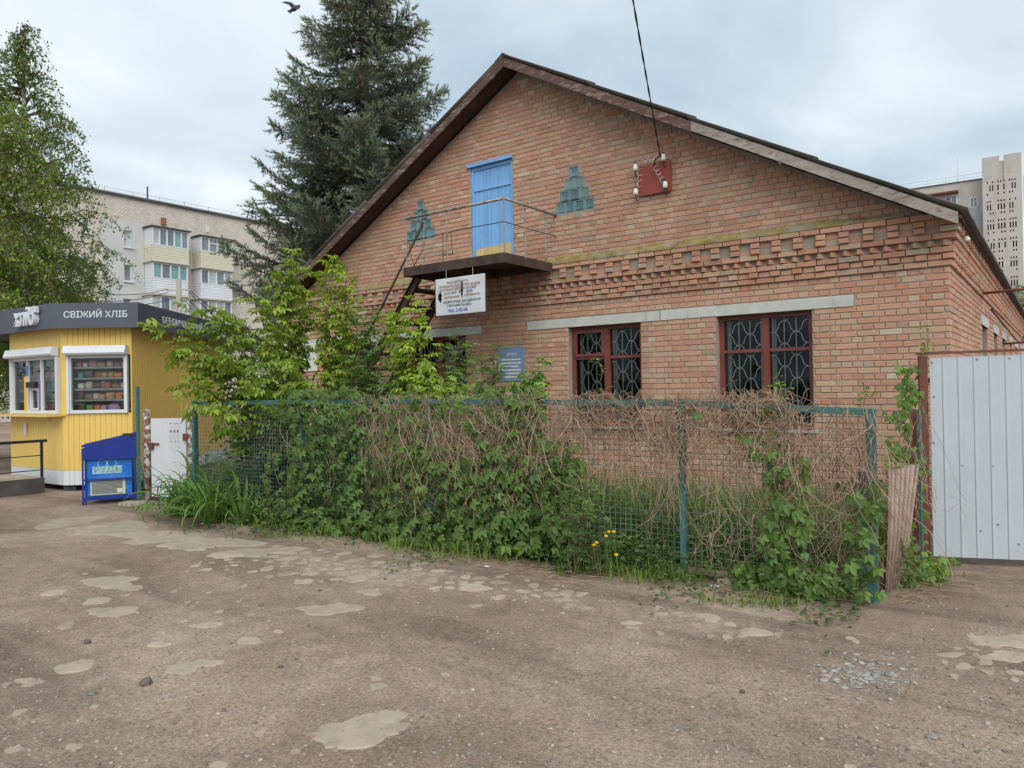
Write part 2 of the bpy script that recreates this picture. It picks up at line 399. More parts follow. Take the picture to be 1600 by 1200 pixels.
MAT['silicate'] = None
# ================================================================== GROUND
def dirtmat():
    m, t, b, o = nodes('packed_dirt')
    big = tex(t, 0.55, 5, 0.6, dist=0.5)
    c = ramp(t, big.outputs['Fac'], [(0.30, (0.200, 0.144, 0.106)), (0.50, (0.285, 0.213, 0.162)), (0.70, (0.365, 0.285, 0.218))]).outputs['Color']
    # long soft tyre streaks running along the lane
    st = tex(t, 1.0, 4, 0.5, stretch=(0.16, 1.5, 1), dist=0.6)
    s = ramp(t, st.outputs['Fac'], [(0.36, (0.66, 0.64, 0.63)), (0.52, (0.98, 0.98, 0.98)), (0.72, (1.14, 1.13, 1.11))]).outputs['Color']
    c = mix(t, 1.0, c, s, 'MULTIPLY')
    mid = tex(t, 6, 7, 0.7)
    f = ramp(t, mid.outputs['Fac'], [(0.3, (0.80,)*3), (0.7, (1.16,)*3)]).outputs['Color']
    c = mix(t, 1.0, c, f, 'MULTIPLY')
    g = tex(t, 55, 6, 0.75)
    f = ramp(t, g.outputs['Fac'], [(0.34, (0.56,)*3), (0.66, (1.46,)*3)]).outputs['Color']
    c = mix(t, 1.0, c, f, 'MULTIPLY')
    # fine gravel set in the soil
    v = tex(t, 75, kind='Voronoi')
    gm = tex(t, 1.3, 4, 0.6)
    gs = ramp(t, v.outputs['Distance'], [(0.16, (1, 1, 1)), (0.30, (0, 0, 0))]).outputs['Color']
    gk = ramp(t, gm.outputs['Fac'], [(0.38, (0.05, 0.05, 0.05)), (0.62, (0.85, 0.85, 0.85))]).outputs['Color']
    rc = ramp(t, v.outputs['Color'], [(0.35, (0, 0, 0)), (0.75, (1, 1, 1))]).outputs['Color']
    k = mix(t, 1.0, mix(t, 1.0, gs, gk, 'MULTIPLY'), rc, 'MULTIPLY')
    c = mix(t, k, c, (0.50, 0.45, 0.39))
    t.links.new(c, b.inputs['Base Color'])
    b.inputs['Roughness'].default_value = 0.95; b.inputs['Specular IOR Level'].default_value = 0.2
    h = mix(t, 0.5, g.outputs['Color'], mix(t, 0.5, mid.outputs['Color'], gs))
    bump(t, b, h, 0.8, 0.016)
    return m
MAT['dirt'] = dirtmat()
xs = np.concatenate([np.array([-600, -300, -150, -80, -50, -35]), np.linspace(-26, 6, 330), np.array([9, 14, 30, 80, 200, 500])])
ys = np.concatenate([np.array([-200, -60, -25, -14]), np.linspace(-10.5, -1.0, 150), np.linspace(0, 24, 40), np.array([35, 60, 100, 200, 400, 700])])
GX, GY = np.meshgrid(xs, ys)
GZ = np.vectorize(gz)(GX, GY)
GZ = GZ+np.where((GX > -26) & (GX < 6) & (GY < -1), NR.normal(0, 0.0012, GX.shape), 0)
nx, ny = len(xs), len(ys)
I = (np.arange(ny-1)[:, None]*nx+np.arange(nx-1)[None]).ravel()
F = np.stack([I, I+1, I+nx+1, I+nx], 1)
V = np.stack([GX.ravel(), GY.ravel(), GZ.ravel()], 1)
ground = link('ground', np_mesh('ground', V, F, np.ones((len(V), 3)), MAT['dirt'], True), kind='structure')

def blob(cx, cy, rx, ry, n, rough, ang=0.0, seed=None):       # uneven outline
    rs = random.Random(seed)
    ph = [rs.uniform(0, 6.28) for _ in range(4)]; am = [rough*rs.uniform(.4, 1) for _ in range(4)]
    P = []
    for i in range(n):
        a = 2*math.pi*i/n+rs.uniform(-.12, .12)
        k = 1+sum(am[j]*math.sin((j+2)*a+ph[j])/(j*.6+1.1) for j in range(4))+rs.uniform(-1, 1)*rough*.42
        x, y = math.cos(a)*rx*k, math.sin(a)*ry*k*.95
        P.append((cx+x*math.cos(ang)-y*math.sin(ang), cy+x*math.sin(ang)+y*math.cos(ang)))
    return P
def patch(P, th=0.006):
    n = len(P); cx = sum(p[0] for p in P)/n; cy = sum(p[1] for p in P)/n
    mb = MB(); top = []; edge = []; low = []
    for x, y in P:
        xi, yi = cx+(x-cx)*0.93, cy+(y-cy)*0.93
        top.append((xi, yi, gz(xi, yi)+th)); edge.append((x, y, gz(x, y)+0.0006)); low.append((x, y, gz(x, y)-0.03))
    vs = [(cx, cy, gz(cx, cy)+th)]+top+edge+low
    fs = [(0, 1+i, 1+(i+1) % n) for i in range(n)]
    fs += [(1+i, 1+n+i, 1+n+(i+1) % n, 1+(i+1) % n) for i in range(n)]
    fs += [(1+n+i, 1+2*n+i, 1+2*n+(i+1) % n, 1+n+(i+1) % n) for i in range(n)]
    mb.add(vs, fs)
    return mb.build('asphalt_patch', MAT['stonepatch'], ground)
# (px, py, width px, height px) of the pale worn patches in the photograph
PATCH = [(565,1143,150,50),(620,1140,40,16),(300,1040,70,18),(118,1032,52,20),(515,950,90,16),(172,909,95,14),(176,952,84,12),
 (152,937,36,12),(322,974,46,8),(248,1003,36,7),(390,1000,42,10),(104,974,22,10),(205,918,40,7),(85,925,34,8),(38,1057,30,8),(53,1060,24,10),
 (740,923,44,12),(560,905,36,8),(476,911,26,7),(620,899,22,5),(885,930,26,7),(880,941,32,6),(890,950,20,5),(680,922,22,5),
 (30,1110,22,9),(116,1170,26,11),(22,1172,28,9),(408,1145,18,12),(590,1072,28,9),(586,1060,22,6),(342,1195,30,12),(955,1186,22,9),(1327,1193,20,8),(148,1100,16,6),
 (696,1055,16,5),(10,1065,14,8),(335,1075,14,8),(298,1142,12,6),(462,1175,20,6),
 (985,975,28,6),(989,982,20,5),(1070,963,36,7),(1107,968,40,11),(1115,980,22,7),(1140,979,20,6),(1102,987,18,6),(1136,998,20,6),(1180,990,46,14),(1031,991,14,6),
 (1160,996,16,5),(1028,953,18,6),(1034,962,18,5),(1216,993,14,5),(1332,998,18,11),(1110,997,14,5),
 (1486,1020,40,7),(1506,1037,28,8),(1540,1032,24,7),(1543,1047,16,6),(1570,1002,80,22),(1580,1025,70,16),(1520,995,18,5),(1490,1052,14,6),(1590,1048,20,6)]
for i, (px, py, wp, hp) in enumerate(PATCH):
    c = fz(px, py); l = fz(px-wp/2, py); r = fz(px+wp/2, py); u = fz(px, py-hp/2); d = fz(px, py+hp/2)
    rx = (r-l).length/2; ry = min((u-d).length/2, rx*1.6)
    patch(blob(c.x, c.y, rx, ry, 34 if wp > 60 else 15, 0.30 if wp > 60 else 0.24, math.atan2((r-l).y, (r-l).x), i), 0.005+0.003*random.random())
# the long worn band in front of the shrubs breaks up into cobble-sized islands towards the fence
BAND = [(110,815,90,14),(175,826,120,17),(250,838,130,18),(330,848,120,18),(390,862,70,13),(440,858,60,10),(355,866,60,9),(300,856,60,9)]
for i, (px, py, wp, hp) in enumerate(BAND):
    c = fz(px, py); l = fz(px-wp/2, py); r = fz(px+wp/2, py); u = fz(px, py-hp/2); d = fz(px, py+hp/2)
    patch(blob(c.x, c.y, (r-l).length/2, (u-d).length/2, 44, 0.26, math.atan2((r-l).y, (r-l).x), 500+i), 0.0045+0.0012*i)
rs = random.Random(5)
cl = []
def cobbles(pxa, pya, pxb, pyb, n, spread, wmin, wmax):
    k = 0; tries = 0
    while k < n and tries < n*30:
        tries += 1
        t = rs.random(); px = pxa+(pxb-pxa)*t+rs.uniform(-30, 30); py = pya+(pyb-pya)*t+rs.gauss(0, spread)
        wp = rs.uniform(wmin, wmax)
        if any(abs(px-a)*2 < (wp+b)*.94 and abs(py-c)*2 < (wp+b)*0.30 for a, b, c in cl): continue
        cl.append((px, wp, py)); k += 1
        c = fz(px, py); rr = wp/2/FPX*depth_of(c)
        patch(blob(c.x, c.y, rr, rr*rs.uniform(.75, 1.25), 7+int(wp/6), 0.30, rs.uniform(0, 3), k*7+int(px)), rs.uniform(.003, .006))
cobbles(420, 868, 660, 905, 70, 9, 8, 34)
cobbles(640, 900, 900, 945, 44, 9, 6, 28)
cobbles(300, 880, 560, 900, 20, 10, 5, 18)
cobbles(1480, 1000, 1590, 1045, 12, 12, 8, 18)
cobbles(60, 900, 420, 960, 26, 30, 4, 18)
# blue-grey broken rubble near the gate
P = []
ico = []
def pebtmpl():
    t = (1+5**.5)/2
    v = np.array([(-1,t,0),(1,t,0),(-1,-t,0),(1,-t,0),(0,-1,t),(0,1,t),(0,-1,-t),(0,1,-t),(t,0,-1),(t,0,1),(-t,0,-1),(-t,0,1)], float)/1.9
    f = np.array([(0,11,5),(0,5,1),(0,1,7),(0,7,10),(0,10,11),(1,5,9),(5,11,4),(11,10,2),(10,7,6),(7,1,8),(3,9,4),(3,4,2),(3,2,6),(3,6,8),(3,8,9),(4,9,5),(2,4,11),(6,2,10),(8,6,7),(9,8,1)])
    return v, f
PEB = pebtmpl()
def stones(n, sampler, smin, smax, cols, flat=0.5):
    mats, tints = [], []
    for _ in range(n):
        p = sampler(); s = smin*(smax/smin)**(rs.random()**1.8)
        M = Matrix.Translation((p[0], p[1], gz(p[0], p[1])+s*flat*0.28)) @ Matrix.Rotation(rs.uniform(0, 6.28), 4, 'Z') @ Matrix.Rotation(rs.uniform(-.3, .3), 4, 'X') @ Matrix.Diagonal((s, s*rs.uniform(.6, 1), s*flat*rs.uniform(.6, 1.1), 1))
        mats.append(M); c = rs.choice(cols); k = rs.uniform(.8, 1.15); tints.append((c[0]*k, c[1]*k, c[2]*k))
    return scatter(PEB, mats, tints)
def near():
    while True:
        px, py = rs.uniform(-40, 1640), 800+420*rs.random()**0.8
        p = fz(px, py)
        if p.y < -5.0 or (p.x > -0.9 and p.y < -2.7): return p
def rubble():
    px, py = rs.gauss(1345, 42), rs.gauss(1050, 13); return fz(px, py)
gcol = [(1, 1, 1), (1.15, 1.08, 1.0), (0.75, 0.70, 0.66), (0.62, 0.60, 0.60), (1.35, 1.3, 1.25), (.85, .76, .70)]
V, F, T = merge([stones(5200, near, 0.003, 0.015, gcol), stones(240, rubble, 0.008, 0.034, [(1.05, 1.12, 1.15), (1.2, 1.22, 1.22), (.85, .92, .95)], 0.22)])
gr = link('gravel', np_mesh('gravel', V, F, T, MAT['pebble']), kind='stuff')
gr['label'] = 'loose gravel scattered over the dirt lane'; gr['category'] = 'gravel'
# single loose stones that stand out
for px, py, s, c, lab in [(408,943,.045,(.55,.52,.5),'dark rounded stone on bare dirt'),(136,998,.05,(.38,.38,.40),'blackish stone on the dirt'),(144,1077,.05,(.6,.64,.68),'blue-grey stone beside a chip of pale rock'),
        (228,1064,.07,(.42,.40,.37),'flat dark stone lying in the lane'),(439,1041,.03,(.45,.42,.4),'small dark pebble beside a pale worn patch'),(1457,1148,.045,(.85,.88,.9),'pale angular stone on dirt past the gravel scatter'),(590,924,.035,(1.2,1.2,1.2),'white chip of stone near the cobbles'),
        (1160,1080,.03,(.35,.32,.3),'tiny black stone in a tyre rut'),(500,770+155,.03,(.35,.33,.3),'dark pebble in the open lane'),(1290,890+170,.04,(.9,.75,.68),'pinkish stone in the grey rubble')]:
    p = fz(px, py)
    mb = MB(); rr = random.Random(px); s *= .62
    vs = [(v[0]*s*rr.uniform(.8, 1.25), v[1]*s*rr.uniform(.6, 1.0), v[2]*s*rr.uniform(.4, .7)) for v in PEB[0]]
    mb.add([(x+p.x, y+p.y, z+gz(p.x, p.y)+s*.22) for x, y, z in vs], [tuple(f) for f in PEB[1]], c)
    tag(recentre(mb.build('stone', MAT['pebble'], smooth=False), (p.x, p.y, gz(p.x, p.y))), lab, 'stone')
# ================================================================== BRICK BUILDING
XR, XL, XC = -1.03, -13.37, -7.20                 # right corner, left corner, ridge
CH, PI_ = 0.0775, 0.255                           # course height, stretcher pitch
ZB = 2.94; Z0 = ZB-38*CH                          # underside of the corbelled belt
ZT = ZB+8*CH                                      # top of belt
DEEP = 19.0
house = thing('brick_building', 'salmon brick gabled building with corbelled belt and blue attic door', 'building', (XC, 0, 0))
SL = 0.556                                        # roof slope
RZ = 6.98                                         # roof line at the ridge (front edge)
def rz(x): return RZ-SL*abs(x-XC)
WIN = [(-3.86, -2.585, 0.985, 2.5525), (-6.305, -5.035, 0.985, 2.5525), (-9.86, -8.45, 0.985, 2.5525), (-12.05, -10.75, 0.985, 2.5525)]
DOOR = (-8.27, -7.36, 3.60, 5.47)
GB = 0.176                                        # glass block pitch
def gbrows(xc, zb):
    out = []
    for r in range(4):
        n = 4-r
        for k in range(n): out.append((xc+(k-n/2)*GB, zb+r*GB*1.02, xc+(k+1-n/2)*GB, zb+(r+1)*GB*1.02))
    return out
GBL = gbrows(-9.49, 4.375); GBR = gbrows(-6.15, 4.375)
HOLES = [(a, b, c, d) for a, c, b, d in []]
HOLES = [(x0, x1, z0, z1) for x0, x1, z0, z1 in WIN]+[DOOR]
for rows in (GBL, GBR):
    for r in range(4):
        q = [g for g in rows if abs(g[1]-(4.375+r*GB*1.02)) < .01]
        HOLES.append((min(g[0] for g in q), max(g[2] for g in q), q[0][1], q[0][3]))
LINT = [(-7.10, -4.72, 2.549, 2.690), (-4.705, -2.08, 2.549, 2.695), (-10.10, -8.08, 2.549, 2.69), (-13.0, -10.4, 2.549, 2.69)]
BLOCK = HOLES+LINT
def cut(segs, a, b):
    out = []
    for s, e in segs:
        if b <= s or a >= e: out.append((s, e)); continue
        if a > s: out.append((s, a))
        if b < e: out.append((b, e))
    return out
# ---- mortar core, cut in level bands so that openings stay open
zs = sorted(set([Z0-.15]+[Z0+i*CH for i in range(0, 47)]+[z for h in HOLES for z in h[2:]]+[ZT+i*CH for i in range(1, 46)]))
core = MB()
TH = 0.30
for za, zb in zip(zs, zs[1:]):
    if zb-za < 1e-5: continue
    zm = (za+zb)/2
    if zb <= ZT+.001: segs = [(XL+.004, XR-.008)]; top = segs
    else:
        a = (RZ-.10-za)/SL; b = (RZ-.10-zb)/SL
        if a <= 0.02: continue
        a = min(a, XC-XL); b = max(0.01, min(b, XC-XL))
        segs = [(XC-a, XC+min(a, XR-XC-.008))]
    for h in HOLES:
        if h[2] < zm < h[3]: segs = cut(segs, h[0], h[1])
    for s, e in segs:
        ts, te = s, e
        if zb > ZT+.001:
            if abs(s-(XC-a)) < 1e-6: ts = XC-b
            if abs(e-(XC+min(a, XR-XC-.008))) < 1e-6: te = XC+min(b, XR-XC-.008)
        core.add([(s,.009,za),(e,.009,za),(e,TH,za),(s,TH,za),(ts,.009,zb),(te,.009,zb),(te,TH,zb),(ts,TH,zb)],
                 [(0,3,2,1),(4,5,6,7),(0,1,5,4),(1,2,6,5),(2,3,7,6),(3,0,4,7)])
# side and back walls
SWIN = [(4.30, 5.35), (6.9, 7.95), (9.5, 10.55), (12.2, 13.2), (15.0, 16.0)]
segs = [(TH+.001, DEEP)]
for a, b in SWIN: segs = cut(segs, a, b)
for s, e in segs: core.box((XR-.30, s, Z0-.15), (XR-.009, e, ZT))
for a, b in SWIN:
    core.box((XR-.30, a, Z0-.15), (XR-.009, b, 1.05)); core.box((XR-.30, a, 2.50), (XR-.009, b, ZT))
core.box((XL, TH+.001, Z0-.15), (XL+.30, DEEP, ZT))
core.box((XL+.301, DEEP-.3, Z0-.15), (XR-.301, DEEP, ZT))
wall = core.build('wall', MAT['mortar'], house)
# back gable and attic floor keep the inside dark
mb = MB(); mb.prism([(XL+.3, DEEP-.3, ZT), (XR-.3, DEEP-.3, ZT), (XC, DEEP-.3, RZ-.2)], (0, .25, 0)); mb.build('rear_gable', MAT['mortar'], house)
mb = MB(); mb.box((XL+.31, TH+.01, 3.05), (XR-.31, DEEP-.31, 3.2)); mb.box((XL+.31, 3.4, 0.0), (XR-.31, 3.5, 3.04)); mb.build('ceiling', MAT['curtain'], house)

# ---- bricks
SALM = [(0.50, 0.255, 0.180), (0.49, 0.240, 0.165), (0.52, 0.285, 0.210), (0.46, 0.220, 0.150), (0.51, 0.270, 0.185), (0.54, 0.315, 0.235)]
BUFF = [(0.50, 0.345, 0.240), (0.51, 0.375, 0.265), (0.47, 0.325, 0.220), (0.53, 0.330, 0.225), (0.47, 0.355, 0.250)]
ODD = [(0.36, 0.31, 0.23), (0.54, 0.47, 0.36), (0.53, 0.215, 0.12), (0.38, 0.25, 0.185)]
def soften(P, k=.40):                              # weathering draws the shades together
    m_ = (.505, .292, .205); return [tuple(a*(1-k)+b*k for a, b in zip(c, m_)) for c in P]
SALM, BUFF = soften(SALM), soften(BUFF, .3); ODD = soften(ODD, .25)
rb = random.Random(3)
def btint(x, z):
    g = 0.5+0.5*math.sin(x*1.1+1.3)*math.sin(z*1.7+x*.4)
    pb = 0.20+0.26*(1-min(1, max(0, (z-1.2)/2.0)))*(0.6+.6*g)+0.10*g
    r = rb.random()
    if r < 0.05: return rb.choice(ODD)
    return rb.choice(BUFF) if r < pb+.05 else rb.choice(SALM)
def weather(x, z):                                 # broad sooty and washed areas of the old face
    v = math.sin(x*.9+z*.7)+.7*math.sin(x*2.3-z*1.6+1)+.5*math.sin(x*4.1+z*3.3+2)
    return 1.0+.045*v
def brickgeo(wd, h, d, rr):                        # face in the x-z plane at y=0 looking to -y, worn arrises
    c = 0.005; j = lambda s=.0022: rr.uniform(-s, s)
    o = [(-wd/2+j(), c+.001, -h/2+j()), (wd/2+j(), c+.001, -h/2+j()), (wd/2+j(), c+.001, h/2+j()), (-wd/2+j(), c+.001, h/2+j())]
    f = [(x*(1-2*c/wd), j(.0012), z*(1-2*c/h)) for x, y, z in o]
    b = [(x, d, z) for x, y, z in o]
    return f+o+b, [(0, 1, 2, 3)]+[(i, 4+i, 4+(i+1) % 4, (i+1) % 4)[::-1] for i in range(4)]+[(4+i, 8+i, 8+(i+1) % 4, 4+(i+1) % 4)[::-1] for i in range(4)]
stuff = MB(); FULL = []                            # loose specs of whole bricks for picking
def place(x0, x1, zc, y, face='f', h=0.0655, tint=None, d=0.05):
    wd = x1-x0
    if wd < 0.03: return
    t = tint or btint((x0+x1)/2, zc)
    k = rb.uniform(.96, 1.18)*weather((x0+x1)/2, zc); t = tuple(c*k for c in t)
    vs, fs = brickgeo(wd, h, d, rb)
    if face == 'f': vs = [(x+(x0+x1)/2, yy+y, z+zc) for x, yy, z in vs]
    else: vs = [(y-yy, x+(x0+x1)/2, z+zc) for x, yy, z in vs]      # looks to +x
    stuff.add(vs, fs, t)
def course(zc, xa, xb, i, emit, off=0.0):
    """one course of English bond from xb (corner) leftwards"""
    if i % 2 == 0: L = PI_; start = xb
    else: L = PI_/2; start = xb
    x = start-(0.0 if i % 2 == 0 else PI_*.25)+off
    if i % 2: emit(x+.006, xb-.0)
    while x > xa:
        emit(max(xa, x-L)+.006, min(xb, x)-.006); x -= L
for i in range(0, 38+8+46):
    za = Z0+i*CH; zc = za+CH/2
    if 38 <= i < 46: continue
    xa, xb = XL, XR
    if i >= 46:
        a = (RZ-.12-(za+CH))/SL
        if a < .15: continue
        xa, xb = max(XL, XC-a), min(XR-.01, XC+a)
    def emit(p, q):
        sg = [(p, q)]
        for h in BLOCK:
            if h[2]-.01 < zc < h[3]+.01 or (h[2] < zc+.03 and h[3] > zc-.03): sg = cut(sg, h[0]-.008, h[1]+.008)
        for s, e in sg:
            y = rb.gauss(0, .0016)
            wd = e-s
            full = abs(wd-(PI_-.012)) < .002 or abs(wd-(PI_/2-.012)) < .002
            if full and 1.35 < zc and i < 38:
                FULL.append((s, e, zc, y))
            else: place(s, e, zc, y)
    if i >= 46 and i % 2 == 0 and rb.random() < .25: course(zc, xa, xb, 0, emit, off=-.06)
    else: course(zc, xa, xb, i, emit, off=rb.uniform(-.008, .008) if i >= 46 else (0.0 if i < 38 else 0))
# whole bricks that show largest become parts of their own
def area(b):
    px, py, dp = pix(((b[0]+b[1])/2, b[3], b[2]))
    if px > 1438 or py > 626: return 0
    if any(abs(px-q) < w_ and py > t_ for q, w_, t_ in ((690, 200, 470),)): return 0
    return (b[1]-b[0])/dp**2
FULL.sort(key=area, reverse=True)
VAR = {}
for kd, wd in (('s', PI_-.012), ('h', PI_/2-.012)):
    for ti, t in enumerate(SALM+BUFF+ODD):
        g = MB(); vs, fs = brickgeo(wd, .0655, .05, rb); g.add(vs, fs, tuple(c*1.08 for c in t)); VAR[kd, ti] = g.mesh('brick', MAT['brick'])
PAL = SALM+BUFF+ODD
for n, (s, e, zc, y) in enumerate(FULL):
    if n < 300:
        t = PAL.index(btint((s+e)/2, zc))
        link('brick', VAR['s' if e-s > .2 else 'h', t], wall, mw=Matrix.Translation(((s+e)/2, y, zc)))
    else: place(s, e, zc, y)
# side wall (long courses running away from the corner)
for i in range(10, 38):
    zc = Z0+i*CH+CH/2
    def emit(p, q):
        sg = [(-q, -p)]
        for a, b in SWIN:
            if 1.05 < zc < 2.50: sg = cut(sg, a, b)
            elif 2.50 < zc < 2.68: sg = cut(sg, a-.25, b+.25)
        for s, e in sg: place(s, e, zc, XR+rb.gauss(0, .0016), 'x')
    course(zc, -DEEP+.1, -.058, i+1, emit)
# corbelled belt: eight courses, front and side
PRJ = [.030, .058, .058, .060, .088, .118, .118, .122]
def belt(i, face):
    zc = ZB+i*CH+CH/2; p = PRJ[i]
    lo, hi = (XL, XR+p) if face == 'f' else (.03, DEEP-.1)
    yy = -p if face == 'f' else XR+p
    def em(a, b, pr=None, h=.0655, d=None):
        y = yy if pr is None else (-pr if face == 'f' else XR+pr)
        place(a+.005, b-.005, zc, y+rb.gauss(0, .002), face, h, d=(pr or p)+.03)
    if i in (0, 2, 4, 7):
        x = hi if face == 'f' else lo
        while (x > lo if face == 'f' else x < hi):
            if face == 'f': em(max(lo, x-PI_), x); x -= PI_
            else: em(x, x+PI_); x += PI_
    elif i == 1:                                   # headers proud and flush in turn
        x = hi if face == 'f' else lo; k = 0
        while (x > lo if face == 'f' else x < hi):
            L = .1275+(.03 if k % 2 else 0)
            a, b = (x-L, x) if face == 'f' else (x, x+L)
            em(a, b, None if k % 2 == 0 else .028); x = a if face == 'f' else b; k += 1
    elif i == 3:                                   # saw-tooth course of bricks set on the skew
        n = int((hi-lo)/.155)
        for k in range(n):
            c = (hi-.10-k*.155) if face == 'f' else lo+.08+k*.155
            t = btint(c, zc); t = tuple(v*rb.uniform(.88, 1.05) for v in t)
            s = .066; base = .012
            tri = [(c-s, -base), (c+s, -base), (c+.012, -p-.018), (c-.012, -p-.018)]
            z0, z1 = zc-.031, zc+.031
            if face == 'f':
                vs = [(x, y, z) for z in (z0, z1) for x, y in tri]
            else:
                vs = [(XR-y, x, z) for z in (z0, z1) for x, y in tri][::1]
            stuff.add(vs, [(0, 3, 2, 1), (4, 5, 6, 7), (0, 1, 5, 4), (1, 2, 6, 5), (2, 3, 7, 6), (3, 0, 4, 7)], t)
    else:                                          # two-course blocks with gaps
        x = hi if face == 'f' else lo; k = 0
        first = True
        while (x > lo if face == 'f' else x < hi):
            L = .1275 if k % 2 == 0 else .150
            if first and face == 'f': L = .20
            a, b = (x-L, x) if face == 'f' else (x, x+L)
            em(a, b, None if k % 2 == 0 else .072)
            x = a if face == 'f' else b; k += 1; first = False
for i in range(8):
    belt(i, 'f'); belt(i, 'x')
stuff.build('brickwork', MAT['brick'], wall, kind='stuff')
# mortar backing of the belt so that gaps do not show through
mb = MB()
for i in range(8):
    p = max(0, PRJ[i]-.05)+.004
    mb.box((XL, -p, ZB+i*CH-.0003*i), (XR+p-.012, .0085, ZB+(i+1)*CH+.0004))
    mb.box((XR-.0085, .02, ZB+i*CH-.0003*i), (XR+p-.002, DEEP-.1, ZB+(i+1)*CH+.0004))
mb.build('belt_bed', MAT['mortar'], wall)
# mossy weathering on top of the belt
mb = MB(); n = 150
xsA = [XL+(XR-.45-XL)*k/n for k in range(n+1)]
prof = []
for x in xsA:
    k = .5+.5*math.sin(x*2.1)*math.sin(x*5.3+1); j = rb.uniform(0, .012)
    dd = max(0, min(1, (XR-.35-x)/1.2))
    prof.append([(x, -.126-j*.6, ZT-.004), (x, -.120-j*.4, ZT+.022+j), (x, -.05, ZT+.030+.05*dd+j), (x, .012, ZT+.035+(.085+.03*k)*dd)])
vs = [p for q in prof for p in q]
mb.add(vs, [(4*i+j, 4*i+4+j, 4*i+5+j, 4*i+1+j) for i in range(n) for j in range(3)])
mb.build('mossy_ledge', MAT['moss'], wall, smooth=False)
# ---- lintels
for x0, x1, z0, z1 in LINT:
    mb = MB(); mb.box((x0, -.012, z0), (x1, .06, z1)); o = mb.build('lintel', MAT['concrete'], wall)
    bv = o.modifiers.new('bevel', 'BEVEL'); bv.width = .006; bv.segments = 2
for a, b in SWIN:
    mb = MB(); mb.box((XR-.06, a-.2, 2.50), (XR+.012, b+.2, 2.66)); mb.build('lintel', MAT['concrete'], wall)
# ---- windows
def grille(mb, x0, x1, z0, z1, y, s=.148, H=.31):
    n = int(round((x1-x0)/s)); s = (x1-x0)/n; r = .0072
    for k in range(1, n): mb.tube([(x0+k*s, y, z0), (x0+k*s, y, z1)], r, 5)
    for k in range(n):
        z = z0-H
        q = 0
        while z < z1:
            za = z+(0 if k % 2 == 0 else H/2)
            for sg in (1, -1):
                pts = []
                for t in range(9):
                    u = t/8; zz = za+sg*H/2*(u*u*(3-2*u)); 
                    uu = u+.10*math.sin(2*math.pi*u)
                    if z0 < zz < z1: pts.append((x0+(k+uu)*s, y+.004, zz))
                if len(pts) > 2: mb.tube(pts, r, 4)
            z += H
def window(x0, x1, z0, z1, kind=0, recess=.10):
    wn = MB(); y = recess; fw = .065
    xm = (x0+x1)/2+.01; zt = z1-.50
    # outer frame
    for a, b in (((x0, y, z0), (x0+fw, y+.09, z1)), ((x1-fw, y, z0), (x1, y+.09, z1)), ((x0+fw, y+.001, z1-fw), (x1-fw, y+.089, z1)), ((x0+fw, y+.001, z0), (x1-fw, y+.089, z0+fw)),
                 ((xm-.045, y-.012, z0+fw), (xm+.045, y+.085, z1-fw))): wn.box(a, b)
    fr = wn.build('window', MAT['redframe'], wall)
    mb = MB()
    for a, b in ((x0+fw, xm-.045), (xm+.045, x1-fw)):
        mb.box((a, y+.004, zt-.022), (b, y+.07, zt+.022))
    mb.build('transom', MAT['redframe'], fr)
    if kind == 1:                                  # opening vent light with its own sash
        mb = MB(); a, b, c, d = x0+fw, xm-.045, zt+.022, z1-fw
        for p, q in (((a, c), (a+.045, d)), ((b-.045, c), (b, d)), ((a+.045, c), (b-.045, c+.045)), ((a+.045, d-.045), (b-.045, d))):
            mb.box((p[0], y-.02, p[1]), (q[0], y+.0035, q[1]))
        mb.build('vent_sash', MAT['redframe'], fr)
    mb = MB()                                      # inner grey sash
    for a, b in ((x0+fw, xm-.045), (xm+.045, x1-fw)):
        mb.box((a+.002, y+.14, z0+fw), (a+.055, y+.17, z1-fw-.001)); mb.box((b-.02, y+.14, z0+fw), (b-.002, y+.17, z1-fw-.001))
    mb.build('inner_sash', MAT['greyframe'], fr)
    for a, b in ((x0+fw, xm-.045), (xm+.045, x1-fw)):
        for c, d in ((z0+fw, zt-.022), (zt+.022, z1-fw)):
            mb = MB(); yy = y+.035
            mb.add([(a, yy, c), (b, yy, c), (b, yy, d), (a, yy, d)], [(0, 1, 2, 3)]); mb.build('pane', MAT['glass'], fr)
    mb = MB(); grille(mb, x0+fw+.03, x1-fw-.03, z0+fw, z1-fw-.002, y+.085); mb.build('grille', MAT['grille'], fr)
    mb = MB(); mb.box((x0-.04, -.05, z0-.035), (x1+.04, y, z0-.001)); mb.build('sill', MAT['pipegrey'], fr)
window(*WIN[0]); window(*WIN[1], kind=1); window(*WIN[2]); window(*WIN[3])
for a, b in SWIN:
    mb = MB(); x = XR-.10
    mb.box((x-.08, a, 1.05), (x, a+.07, 2.5)); mb.box((x-.08, b-.07, 1.05), (x, b, 2.5)); mb.box((x-.079, a+.07, 2.43), (x-.001, b-.07, 2.5)); mb.box((x-.079, a+.07, 1.05), (x-.001, b-.07, 1.12)); mb.box((x-.079, (a+b)/2-.04, 1.12), (x-.001, (a+b)/2+.04, 2.43))
    fr = mb.build('window', MAT['redframe'], wall)
    mb = MB(); x -= .04; mb.add([(x, a+.07, 1.12), (x, b-.07, 1.12), (x, b-.07, 2.43), (x, a+.07, 2.43)], [(0, 1, 2, 3)]); mb.build('pane', MAT['glass'], fr)
